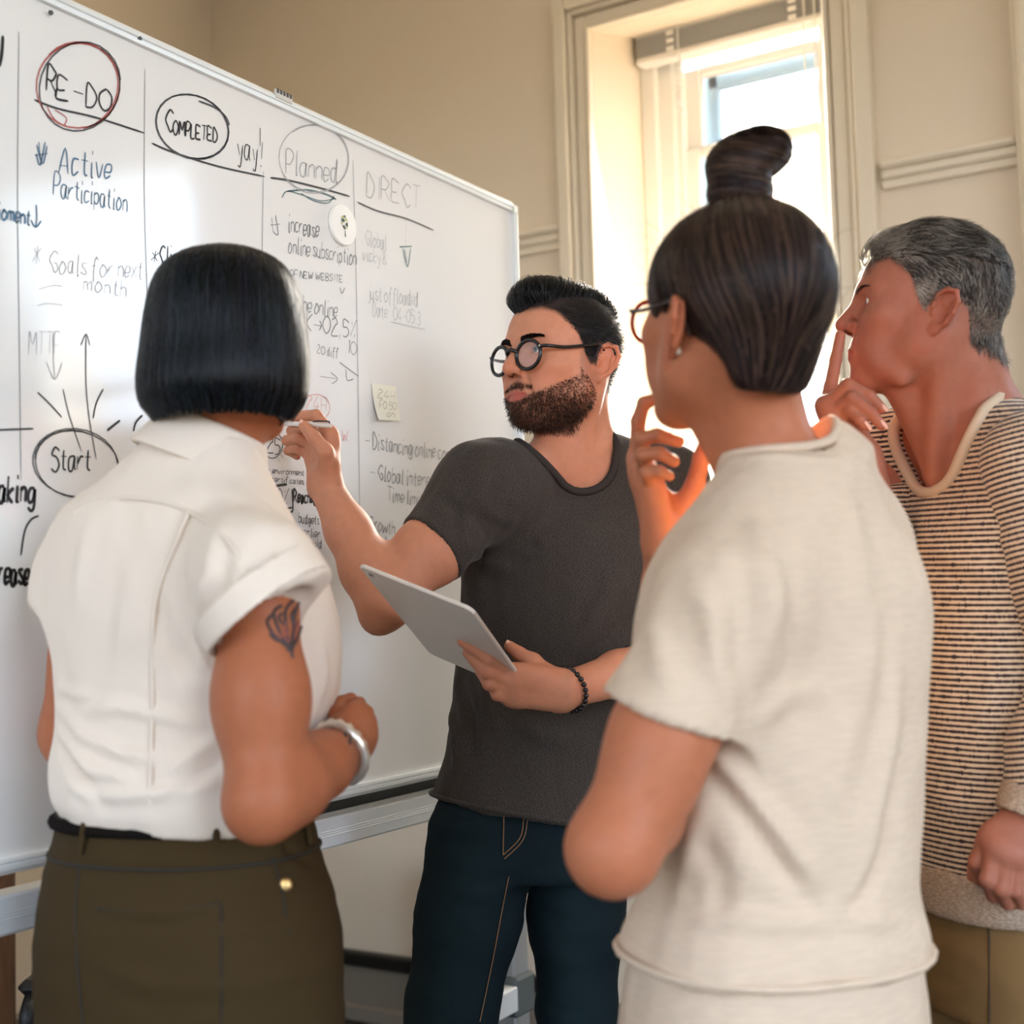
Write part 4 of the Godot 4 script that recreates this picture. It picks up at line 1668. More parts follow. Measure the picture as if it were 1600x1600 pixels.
func skin_mat(rough := 0.48) -> StandardMaterial3D:
	var m := mat(Color.WHITE, rough, 0.0, 0.32)
	m.vertex_color_use_as_albedo = true
	m.subsurf_scatter_enabled = true
	m.subsurf_scatter_strength = 0.12
	bump(m, noise_tex(256, 0.08, FastNoiseLite.TYPE_SIMPLEX_SMOOTH, 3), 0.02, 14.0)
	return m

func hair_mat(rough := 0.42) -> StandardMaterial3D:
	var m := mat(Color.WHITE, rough, 0.0, 0.28)
	m.vertex_color_use_as_albedo = true
	return m

func srgb(r: float, g: float, b: float) -> Color:
	return lin(r, g, b).srgb_to_linear()

# eyeball with iris and pupil, looking along g
func eyeball(c: Vector3, r: float, g: Vector3, iris: Color) -> Dictionary:
	var V := PackedVector3Array()
	var N := PackedVector3Array()
	var C := PackedColorArray()
	var I := PackedInt32Array()
	var z := g.normalized()
	var x := Vector3.UP.cross(z).normalized()
	var y := z.cross(x)
	var rows := 26
	var cols := 24
	for i in rows + 1:
		var a := PI * pow(float(i) / rows, 1.35)
		for j in cols:
			var b := TAU * j / cols
			var d := z * cos(a) + (x * cos(b) + y * sin(b)) * sin(a)
			V.append(c + d * r)
			N.append(d)
			var deg := rad_to_deg(a)
			C.append(Color(0.008, 0.008, 0.008) if deg < 12.0 else iris if deg < 26.0 else iris * 0.4 if deg < 30.0 else srgb(222, 212, 204))
	for i in rows:
		for j in cols:
			var p := i * cols + j
			var q := i * cols + (j + 1) % cols
			I.append_array(PackedInt32Array([p, q, p + cols, q, q + cols, p + cols]))
	return {"v": V, "n": N, "c": C, "i": I}

# triples x, y, depth to points
func hp(a: Array) -> Array:
	var out := []
	for i in range(0, a.size(), 3):
		out.append(at(a[i], a[i + 1], a[i + 2]))
	return out

func hand_box(wrist: Vector3, fingers: Array, thumb: Array) -> AABB:
	var pts := [wrist]
	for f in fingers:
		pts.append_array(f)
	pts.append_array(thumb)
	return box_of(pts, 0.02)

func head_box(T: Transform3D) -> AABB:
	var c := T * Vector3(0, 0.03, 0)
	var b := AABB(c - Vector3.ONE * 0.152, Vector3.ONE * 0.304)
	b.position.y = (T * Vector3(0, -0.15, 0)).y
	b.end = c + Vector3(0.152, 0.125, 0.152)
	return b

func shoes(me: Node3D, ankles: Array, fwd: Vector3, m: Material) -> void:
	for e in ankles:
		var Sh := Field.new()
		var a := Vector3(e.x, 0.045, e.z) - fwd * 0.05
		Sh.flat(a, a + fwd * 0.20, 0.045, 0.042, Vector3.UP, 0.95, 0.02)
		Sh.cone(a + Vector3(0, 0.03, 0), a + Vector3(0, 0.09, 0), 0.042, 0.045, 0.03)
		Sh.plane(Vector3(0, 0.003, 0), Vector3.DOWN)
		part("shoe", to_mesh(Sh.nets(a - Vector3(0.25, 0.06, 0.25), a + Vector3(0.25, 0.15, 0.25), 0.008)), m, me)

# turned hem: a thin roll along the band, left out where the garment runs on into the trunk
func hem(s: SurfaceTool, F: Field, c: Vector3, axis: Vector3, r: float, count := 40) -> void:
	var pts := band(F, c, axis, 0.3, count)
	var ok := []
	for p in pts:
		var d: Vector3 = (p - c).normalized()
		ok.append(absf(F.ev(p, F.every)) < 0.004 and F.ev(p + d * 0.012, F.every) > 0.006)
	var from := ok.find(false)
	if from < 0:
		tube(s, pts, r, 6, true)
		return
	var run := []
	for k in count + 1:
		var i := (from + k) % count
		if ok[i]:
			run.append(pts[i])
		else:
			if run.size() > 2:
				tube(s, run, r, 6)
			run = []
# ---------------------------------------------------------------- the presenter
func build_presenter() -> void:
	var me := thing("person", "dark-bearded man in round glasses and charcoal t-shirt pointing at the whiteboard with a tablet", "person", Vector3(at(850, 1240, 2.18).x, 0, at(850, 1240, 2.18).z))
	var T := head_frame(at(878, 577, 2.20), 47.0, 2.0, 0.0, 1.0)
	var tone := srgb(196, 134, 104)
	# ---- joints
	var neck0 := at(893, 640, 2.24)
	var neck1 := at(905, 716, 2.26)
	var chest := at(895, 860, 2.22)
	var pelvis := at(832, 1235, 2.20)
	var shR := at(756, 762, 2.14)
	var elR := at(602, 940, 2.03)
	var wrR := at(507, 757, 2.10)
	var shL := at(1040, 760, 2.26)
	var elL := at(1110, 1010, 2.24)
	var wrL := at(880, 1080, 1.955)
	var hipR := at(756, 1290, 2.18)
	var hipL := at(902, 1290, 2.22)
	var knR := at(690, 1670, 2.12)
	var knL := at(900, 1670, 2.20)
	var anR := Vector3(knR.x - 0.02, 0.09, knR.z - 0.02)
	var anL := Vector3(knL.x + 0.01, 0.09, knL.z)
	var fwd := facing(chest, 14.0)
	var fwp := facing(pelvis, 12.0)
	var tor := frame(pelvis, neck1 - pelvis, fwd)
	var B := Field.new()
	B.loft(tor, [[-0.06, 0, 0, 0.13, 0.085, 0.10, 2.2], [0.05, 0, 0, 0.135, 0.085, 0.095, 2.2], [0.18, 0, 0.005, 0.13, 0.085, 0.085, 2.2], [0.33, 0, 0.0, 0.15, 0.096, 0.095, 2.3], [0.45, 0, -0.008, 0.15, 0.074, 0.085, 2.2], [0.53, 0, -0.014, 0.085, 0.050, 0.055, 2.0]], 0.03)
	B.cone(neck1, shR, 0.045, 0.045, 0.05)
	B.cone(neck1, shL, 0.045, 0.045, 0.05)
	B.cone(neck1 - Vector3(0, 0.02, 0), neck0, 0.060, 0.054, 0.04)
	B.cone(neck0, T * Vector3(0, 0.0, -0.025), 0.054, 0.056, 0.03)
	# throat and the long neck muscles
	B.cone(T * Vector3(0, -0.085, 0.03), tor * Vector3(0, 0.50, 0.03), 0.026, 0.026, 0.035)
	B.cone(T * Vector3(0.055, -0.03, -0.02), tor * Vector3(0.012, 0.505, 0.040), 0.016, 0.011, 0.02)
	B.cone(T * Vector3(-0.055, -0.03, -0.02), tor * Vector3(-0.012, 0.505, 0.040), 0.016, 0.011, 0.02)
	# right arm
	B.cone(shR, elR, 0.050, 0.042, 0.03)
	B.ball(shR.lerp(elR, 0.62) + Vector3(0.0, 0.012, 0.0), Vector3(0.047, 0.044, 0.046), 0.03)
	B.ball(shR.lerp(elR, 0.5) - look.y * 0.016 + look.x * 0.004, Vector3(0.044, 0.044, 0.042), 0.03)
	var f1 := elR.lerp(wrR, 0.26)
	B.chain([elR, f1, elR.lerp(wrR, 0.6), wrR], [0.038, 0.042, 0.034, 0.0255], 0.02)
	B.ball(elR - look.y * 0.028 - look.x * 0.012, Vector3(0.022, 0.022, 0.022), 0.02)
	# left arm
	B.cone(shL, elL, 0.050, 0.042, 0.03)
	B.chain([elL, elL.lerp(wrL, 0.3), elL.lerp(wrL, 0.65), wrL], [0.040, 0.042, 0.034, 0.0265], 0.02)
	# legs
	B.chain([hipR, knR, anR], [0.07, 0.05, 0.035], 0.03)
	B.chain([hipL, knL, anL], [0.07, 0.05, 0.035], 0.03)
	head_shape(B, T, {"jaw": 1.0, "open": 0.0030, "brow": 1.08, "nose": 1.0, "lips": 0.8, "eye": 0.0056, "chin": 0.007})
	# ---- right hand with the pen: index and thumb meet on the pen, the other fingers curl in below
	var hr := [
		[at(516, 678, 2.085), at(494, 649, 2.085), at(466, 650, 2.100), at(448, 656, 2.108)],
		[at(503, 686, 2.105), at(474, 666, 2.105), at(456, 673, 2.125), at(466, 688, 2.135)],
		[at(494, 698, 2.125), at(466, 684, 2.118), at(448, 688, 2.138), at(462, 700, 2.145)],
		[at(488, 712, 2.135), at(464, 701, 2.130), at(450, 704, 2.148), at(464, 713, 2.15)]]
	var tr := [at(514, 730, 2.075), at(508, 705, 2.055), at(490, 683, 2.052), at(475, 665, 2.058)]
	hand_shape(B, elR.lerp(wrR, 0.8), wrR, hr, tr, 1.0, 0.0255)
	# ---- left hand under the tablet, thumb on its face
	var hl := [
		[at(806, 1050, 1.925), at(766, 1032, 1.905), at(739, 1013, 1.912), at(722, 1003, 1.920)],
		[at(798, 1064, 1.925), at(760, 1050, 1.905), at(742, 1032, 1.915), at(730, 1020, 1.923)],
		[at(796, 1080, 1.93), at(764, 1069, 1.910), at(752, 1050, 1.922), at(744, 1038, 1.932)],
		[at(798, 1092, 1.935), at(776, 1086, 1.918), at(768, 1071, 1.930), at(762, 1060, 1.942)]]
	var tl := [at(852, 1060, 1.965), at(833, 1034, 1.965), at(810, 1021, 1.968), at(796, 1010, 1.970)]
	hand_shape(B, elL.lerp(wrL, 0.8), wrL, hl, tl, 1.0, 0.0262)

	# ---- t-shirt
	var S := Field.new()
	var slR := shR.lerp(elR, 0.56)
	S.cone(shR, shR.lerp(elR, 0.7), 0.066, 0.061, 0.03)
	S.plane(slR, (elR - shR).normalized() + look.y * 0.15)
	S.cone(shR.lerp(elR, 0.40), shR.lerp(elR, 0.8), 0.049, 0.057, 0.004, 1)
	S.cone(shL, shL.lerp(elL, 0.7), 0.066, 0.060, 0.03)
	S.plane(shL.lerp(elL, 0.62), elL - shL)
	S.loft(tor, [[-0.035, 0.0, 0.0, 0.166, 0.122, 0.135, 2.3], [0.06, 0.0, 0.0, 0.152, 0.108, 0.115, 2.3], [0.17, 0.0, 0.004, 0.156, 0.106, 0.105, 2.3], [0.30, 0.005, 0.004, 0.170, 0.118, 0.11, 2.4], [0.41, 0.0, 0.0, 0.178, 0.114, 0.11, 2.4], [0.475, 0, -0.01, 0.152, 0.085, 0.09, 2.2], [0.535, 0, -0.02, 0.085, 0.055, 0.06, 2.0]], 0.05)
	S.cone(neck1 - Vector3(0, 0.012, 0), shR, 0.052, 0.060, 0.06)
	S.cone(neck1 - Vector3(0, 0.012, 0), shL, 0.052, 0.060, 0.06)
	var nc := tor * Vector3(0, 0.53, 0.012)
	var nn := (neck0 - neck1).normalized() * 0.8 + fwd * 0.45
	var collar := rim(S, nc, nn, tor.basis.x, 0.079, 0.079, 44)
	S.cone(nc - nn.normalized() * 0.10, nc + nn.normalized() * 0.2, 0.0755, 0.0755, 0.004, 1)

	# ---- jeans
	var J := Field.new()
	J.loft(frame(pelvis, Vector3.UP, fwp), [[-0.135, -0.002, 0, 0.158, 0.108, 0.130, 2.4], [-0.10, 0, 0, 0.163, 0.112, 0.135, 2.4], [0.0, 0, 0, 0.142, 0.100, 0.112, 2.3], [0.04, 0, 0, 0.132, 0.094, 0.10, 2.3]], 0.02)
	J.chain([hipR - Vector3(0, 0.02, 0), hipR.lerp(knR, 0.4), hipR.lerp(knR, 0.75), knR, anR + Vector3(0, 0.12, 0), anR + Vector3(0, -0.03, 0)], [0.092, 0.083, 0.070, 0.066, 0.056, 0.062], 0.025)
	J.cone(hipR + look.x * 0.02, at(786, 1366, 2.18), 0.072, 0.030, 0.02)
	J.next()
	J.chain([hipL - Vector3(0, 0.02, 0), hipL.lerp(knL, 0.4), hipL.lerp(knL, 0.75), knL, anL + Vector3(0, 0.12, 0), anL + Vector3(0, -0.03, 0)], [0.090, 0.077, 0.062, 0.060, 0.054, 0.060], 0.025)

	var line := [Vector2(0, 0.082), Vector2(22, 0.083), Vector2(36, 0.077), Vector2(50, 0.060), Vector2(60, 0.045), Vector2(68, 0.020), Vector2(76, -0.004), Vector2(84, -0.006), Vector2(90, 0.030), Vector2(106, 0.032), Vector2(122, 0.006), Vector2(135, -0.034), Vector2(180, -0.050)]
	var skin_o := {"line": line, "scalp": srgb(46, 38, 36), "beard": srgb(58, 40, 32), "lip": srgb(182, 100, 88)}
	var headbox := box_of([T * Vector3(0, 0.03, 0)], 0.152)
	headbox.position.y = (T * Vector3(0, -0.15, 0)).y
	headbox.end = (T * Vector3(0, 0.03, 0)) + Vector3(0.152, 0.125, 0.152)
	var hands := []
	for h in [[hr, tr, wrR], [hl, tl, wrL]]:
		var pts := [h[2]]
		for f in h[0]:
			pts.append_array(f)
		pts.append_array(h[1])
		hands.append(box_of(pts, 0.02))
	var holes := [headbox.grow(-0.008), hands[0].grow(-0.008), hands[1].grow(-0.008)]
	var folds_s := [
		fold(S, [735, 800, 770, 830, 830, 850], 0.014, -0.0153, 1.5), fold(S, [725, 850, 760, 880, 800, 890], 0.014, 0.0128, 1.5),
		fold(S, [960, 905, 930, 960, 900, 1000], 0.016, 0.0153, 1.5), fold(S, [985, 960, 950, 1010, 880, 1050], 0.014, -0.0153, 1.5), fold(S, [985, 1010, 930, 1045, 860, 1050, 800, 1040], 0.014, 0.0179, 1.5),
		fold(S, [728, 1010, 760, 1060, 770, 1130], 0.016, 0.0153, 1.5), fold(S, [715, 1070, 735, 1120, 740, 1180], 0.014, -0.0153, 1.5), fold(S, [700, 1110, 712, 1150, 712, 1195], 0.012, 0.0153, 1.5),
		fold(S, [800, 1120, 850, 1150, 900, 1160], 0.018, 0.0102, 1.5), fold(S, [690, 775, 715, 800, 716, 836], 0.010, -0.0128, 1.5), fold(S, [760, 735, 745, 770, 722, 800], 0.012, 0.0102, 1.5)]
	var folds_j := [
		fold(J, [680, 1250, 720, 1270, 790, 1265], 0.012, 0.0060, 1.5), fold(J, [665, 1300, 720, 1320, 780, 1310], 0.014, -0.0060, 1.5), fold(J, [810, 1380, 760, 1400, 700, 1395], 0.014, 0.0075, 1.5),
		fold(J, [820, 1400, 770, 1440, 690, 1450], 0.012, -0.0060, 1.5), fold(J, [830, 1400, 880, 1420, 960, 1415], 0.012, 0.0060, 1.5), fold(J, [830, 1360, 880, 1345, 950, 1350], 0.012, -0.0060, 1.5)]
	var got := run_all({
		"body": func(): return B.nets(Vector3(pelvis.x - 0.6, 0.02, pelvis.z - 0.75), Vector3(pelvis.x + 0.65, T.origin.y - 0.02, pelvis.z + 0.75), 0.007, holes),
		"head": func(): return B.nets(headbox.position, headbox.end, 0.0021, []),
		"hand1": func(): return B.nets(hands[0].position, hands[0].end, 0.0022, []),
		"hand2": func(): return B.nets(hands[1].position, hands[1].end, 0.0022, []),
		"shirt": func():
			var m := S.nets(Vector3(pelvis.x - 0.55, pelvis.y - 0.1, pelvis.z - 0.6), Vector3(pelvis.x + 0.6, T.origin.y, pelvis.z + 0.6), 0.0055, [], false)
			wrinkle(m, folds_s, 0.008, 5.5, Vector3(1.4, 0.7, 1.4), 3)
			return m,
		"jeans": func():
			var m := J.nets(Vector3(pelvis.x - 0.45, 0.03, pelvis.z - 0.5), Vector3(pelvis.x + 0.5, pelvis.y + 0.1, pelvis.z + 0.5), 0.006, [], false)
			wrinkle(m, folds_j, 0.0035, 9.0, Vector3(0.8, 1.5, 0.8), 4)
			graded(m, [[hipR + fwp * 0.09 - Vector3(0, 0.05, 0), hipR.lerp(knR, 0.75) + fwp * 0.07], [hipL + fwp * 0.09 - Vector3(0, 0.05, 0), hipL.lerp(knL, 0.75) + fwp * 0.07]])
			return m,
	})
	var skin := joined([got.body, got.head, got.hand1, got.hand2])
	skin_colors(skin, T, tone, skin_o)
	part("body", to_mesh(skin), skin_mat(), me)
	# cloth materials
	var sm := mat(lin(100, 92, 85), 0.92, 0.0, 0.2)
	sm.albedo_texture = noise_tex(512, 0.16, FastNoiseLite.TYPE_SIMPLEX, 3, Color(0.30, 0.30, 0.30), Color(1, 1, 1), 9)
	bump(sm, noise_tex(512, 0.3, FastNoiseLite.TYPE_SIMPLEX, 2), 0.03, 4.0)
	sm.uv1_scale = Vector3(4, 7, 4)
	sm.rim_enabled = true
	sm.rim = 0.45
	var shirt := part("shirt", to_mesh(got.shirt), sm, me)
	var s := st_new()
	hem(s, S, slR - (elR - shR).normalized() * 0.006, (elR - shR).normalized() + look.y * 0.15, 0.0042)
	hem(s, S, shL.lerp(elL, 0.60), elL - shL, 0.0042)
	tube(s, band(S, tor * Vector3(0, -0.028, 0), tor.basis.y, 0.3, 64), 0.0042, 6, true)
	part("hem", s, sm, shirt)
	s = st_new()
	tube(s, collar, 0.0066, 8, true, Vector3.UP, 1.0)
	var rib := mat(lin(58, 53, 50), 0.95, 0.0, 0.2)
	part("collar", s, rib, shirt)
	var jm := mat(lin(38, 56, 62), 0.85, 0.0, 0.25)
	jm.albedo_texture = noise_tex(512, 0.22, FastNoiseLite.TYPE_SIMPLEX, 3, Color(0.55, 0.58, 0.6), Color(1, 1, 1), 19)
	bump(jm, noise_tex(512, 0.5, FastNoiseLite.TYPE_SIMPLEX, 1), 0.04, 6.0)
	jm.vertex_color_use_as_albedo = true
	var jeans := part("jeans", to_mesh(got.jeans), jm, me)
	var thread := mat(lin(150, 108, 70), 0.8)
	s = st_new()
	for l in [[788, 1236, 787, 1290, 786, 1335], [820, 1236, 818, 1280, 812, 1310, 786, 1336], [826, 1236, 824, 1282, 816, 1314, 788, 1342], [680, 1222, 700, 1228, 722, 1222], [690, 1212, 706, 1222, 724, 1216], [795, 1370, 785, 1420, 770, 1500, 750, 1596], [735, 1200, 736, 1215]]:
		s = st_new()
		tube(s, seen_path(J, l, 0.0022, 1.6), 0.0008, 4)
		part("stitching", s, thread, jeans)
	# shoes
	for e in [anR, anL]:
		var Sh := Field.new()
		var a := Vector3(e.x, 0.045, e.z) - fwp * 0.05
		Sh.flat(a, a + fwp * 0.20, 0.045, 0.042, Vector3.UP, 0.95, 0.02)
		Sh.cone(a + Vector3(0, 0.03, 0), a + Vector3(0, 0.09, 0), 0.042, 0.045, 0.03)
		Sh.plane(Vector3(0, 0.003, 0), Vector3.DOWN)
		part("shoe", to_mesh(Sh.nets(a - Vector3(0.25, 0.06, 0.25), a + Vector3(0.25, 0.15, 0.25), 0.008)), mat(lin(30, 26, 24), 0.5), me)
	# eyes
	for x in [-1.0, 1.0]:
		var look_at := (T * Vector3(0.006 * x, 0.014, 0.5)) - T.origin
		part("eye", to_mesh(eyeball(T * Vector3(0.0318 * x, 0.0168, 0.0753), 0.0118, look_at, srgb(70, 84, 92))), hair_mat(0.12), me)
	# nails
	s = st_new()
	for e in [[hr[0], -look.x * 0.2 + look.y], [tr, look.z * 1.0 + look.y * 0.3], [tl, look.y * 0.8 - look.x * 0.2 + look.z * 0.4]]:
		nail(s, e[0][2], e[0][3], e[1], 0.0078 if e[0].size() == 4 else 0.008)
	part("nail", s, mat(lin(226, 176, 156), 0.3), me)
	presenter_hair(me, B, T, line)
	spectacles(T, "round black glasses worn by the bearded man", 0.0248, mat(lin(16, 16, 17), 0.22), mat(lin(16, 16, 17), 0.22), 0.94, 0.0033)

func presenter_hair(me: Node3D, B: Field, T: Transform3D, line: Array) -> void:
	var act := B.near(T.origin, 0.12)
	var rng := RandomNumberGenerator.new()
	rng.seed = 41
	var hair := Hair.new()
	var beard := Hair.new()
	var dark := srgb(13, 13, 14)
	var lite := srgb(48, 47, 47)
	var up := T.basis.y.normalized()
	var fw := T.basis.z.normalized()
	var sd := T.basis.x.normalized()
	# body of the quiff under the strands
	var Q := Field.new()
	hb(Q, T, Vector3(-0.008, 0.112, 0.048), Vector3(0.046, 0.030, 0.044), 0.02)
	hb(Q, T, Vector3(-0.006, 0.116, -0.010), Vector3(0.052, 0.028, 0.062), 0.03)
	hb(Q, T, Vector3(0.0, 0.092, -0.055), Vector3(0.056, 0.035, 0.045), 0.03)
	part("hair_body", to_mesh(with_color(Q.nets(T.origin - Vector3.ONE * 0.2, T.origin + Vector3.ONE * 0.2, 0.004), dark)), hair_mat(0.6), me)
	for k in 30000:
		var low_face := k % 2 == 1
		var h := scalp(B, act, T, rng, Vector3(0, -0.75, 0.75) if low_face else Vector3(0, 0.25, 0))
		if h.is_empty():
			continue
		var l: Vector3 = h[2]
		var n: Vector3 = h[1]
		var p: Vector3 = h[0]
		var hl := hair_line(l, line)
		if hl > rng.randf_range(-0.002, 0.003):
			var topness := smoothstep(0.086, 0.100, l.y + l.z * 0.05 - absf(l.x + 0.008) * 0.42 + 0.012)
			var shade := rng.randf()
			if Q.ev(p, Q.every) < 0.001 or topness > 0.5:
				# on the quiff: strands run up and over, lying along its surface
				var q := Q.hit(p + n * 0.09, -n, 0.09)
				if Q.ev(q, Q.every) > 0.004:
					q = p
				var pts := []
				var len_ := rng.randf_range(0.030, 0.050) * (1.0 if l.z > -0.05 else 0.6)
				var d: Vector3 = (up * 0.8 - fw * 0.30 - sd * 0.25 + n * 0.25 + Vector3(rng.randfn(), rng.randfn(), rng.randfn()) * 0.14).normalized()
				if l.z > 0.058:
					d = (up * 1.0 + fw * 0.15 - sd * 0.2 + Vector3(rng.randfn(), rng.randfn(), rng.randfn()) * 0.14).normalized()
				var off := rng.randf_range(0.0002, 0.0050) + (0.004 if shade > 0.9 else 0.0)
				for j in 8:
					var e := Q.ev(q, Q.every)
					var g := Q.grad(q, Q.every, 0.002)
					pts.append(q + g * (off * sin(0.4 + j * 0.34)))
					d = (d - g * d.dot(g) * 0.85 - fw * 0.10).normalized()
					q += d * len_ / 8.0
					q -= g * minf(Q.ev(q, Q.every), 0.002)
				hair.strand(pts, n, 0.0015, 0.0005, dark.lerp(lite, shade * shade * 0.5), dark.lerp(lite, shade * shade))
			else:
				# faded sides: the lower, the shorter
				var f := smoothstep(0.0, 0.065, l.y)
				var ln := lerpf(0.004, 0.013, f)
				var d2: Vector3 = (n * 0.40 - fw * 0.65 - up * 0.55 + Vector3(rng.randfn(), rng.randfn(), rng.randfn()) * 0.2).normalized()
				if rng.randf() < lerpf(0.6, 1.0, f):
					hair.strand([p - n * 0.001, p + d2 * ln * 0.5 + n * 0.001, p + d2 * ln - n * 0.0005], n, 0.0010, 0.0004, dark, dark.lerp(lite, shade * 0.8))
		elif low_face:
			var bd := beard_at(l)
			if bd > rng.randf_range(0.15, 0.8) and l.z > -0.01:
				var low := smoothstep(-0.035, -0.085, l.y)
				if l.z > 0.068 and absf(l.x) < 0.037 and l.y > -0.055:
					low = 0.9
				if rng.randf() > 0.45 + 0.55 * low + (0.4 if absf(l.x) > 0.056 else 0.0) + 0.3 * smoothstep(0.05, 0.08, l.z):
					continue
				var ln: float = lerpf(0.0035, 0.0075, low) * rng.randf_range(0.7, 1.2)
				var d3: Vector3 = (n * 0.42 - up * 0.75 - fw * 0.15 + Vector3(rng.randfn(), rng.randfn(), rng.randfn()) * 0.28).normalized()
				var c0 := srgb(28, 20, 17)
				beard.strand([p - n * 0.001, p + d3 * ln * 0.5 + n * 0.0006, p + d3 * ln - n * 0.0006], n, 0.0009, 0.0004, c0, c0.lerp(srgb(104, 66, 46), rng.randf() * 0.7))
	part("hair", to_mesh(hair.dict()), hair_mat(0.34), me).set_meta("kind", "stuff")
	part("beard", to_mesh(beard.dict()), hair_mat(0.5), me).set_meta("kind", "stuff")
	brows(me, B, act, T, srgb(22, 18, 16), 1.7, rng)

func with_color(m: Dictionary, c: Color) -> Dictionary:
	var C := PackedColorArray()
	C.resize(m.v.size())
	C.fill(c)
	m.c = C
	return m

func brows(me: Node3D, B: Field, act: PackedInt32Array, T: Transform3D, col: Color, thick: float, rng: RandomNumberGenerator) -> void:
	for x in [-1.0, 1.0]:
		var brow := Hair.new()
		for k in int(300 * thick):
			var t := rng.randf()
			var l := Vector3((0.012 + 0.036 * t) * x, 0.0310 + 0.0065 * sin(t * 2.2) + rng.randf_range(-0.0028, 0.0028) * thick * (1.0 - 0.65 * t), 0.13)
			var p := B.hit(T * l, -T.basis.z.normalized(), 0.12)
			var n := B.grad(p, act, 0.002)
			var d: Vector3 = (T.basis.x.normalized() * x * 0.8 + T.basis.y.normalized() * (0.5 - 0.8 * t) + n * 0.35).normalized()
			var ln: float = rng.randf_range(0.005, 0.008)
			brow.strand([p - n * 0.0005, p + d * ln * 0.5, p + d * ln - n * 0.0004], n, 0.0010, 0.0004, col, col)
		part("eyebrow", to_mesh(brow.dict()), hair_mat(0.5), me).set_meta("kind", "stuff")

# vertex colour: denim paler along given lines
func graded(m: Dictionary, lines: Array) -> void:
	var C := PackedColorArray()
	C.resize(m.v.size())
	var nz := FastNoiseLite.new()
	nz.seed = 31
	nz.frequency = 14.0
	nz.fractal_octaves = 3
	for i in m.v.size():
		var p: Vector3 = m.v[i]
		var best := 1.0
		for l in lines:
			var d: Vector3 = l[1] - l[0]
			var q: Vector3 = p - l[0]
			var t := clampf(q.dot(d) / d.length_squared(), 0.0, 1.0)
			best = minf(best, (q - d * t).length())
		var f := clampf(exp(-best * best / 0.0022) * (0.75 + 0.5 * nz.get_noise_3dv(p)), 0.0, 1.0)
		C[i] = Color(0.62, 0.62, 0.62).lerp(Color(1.0, 1.0, 0.92), f)
	m.c = C
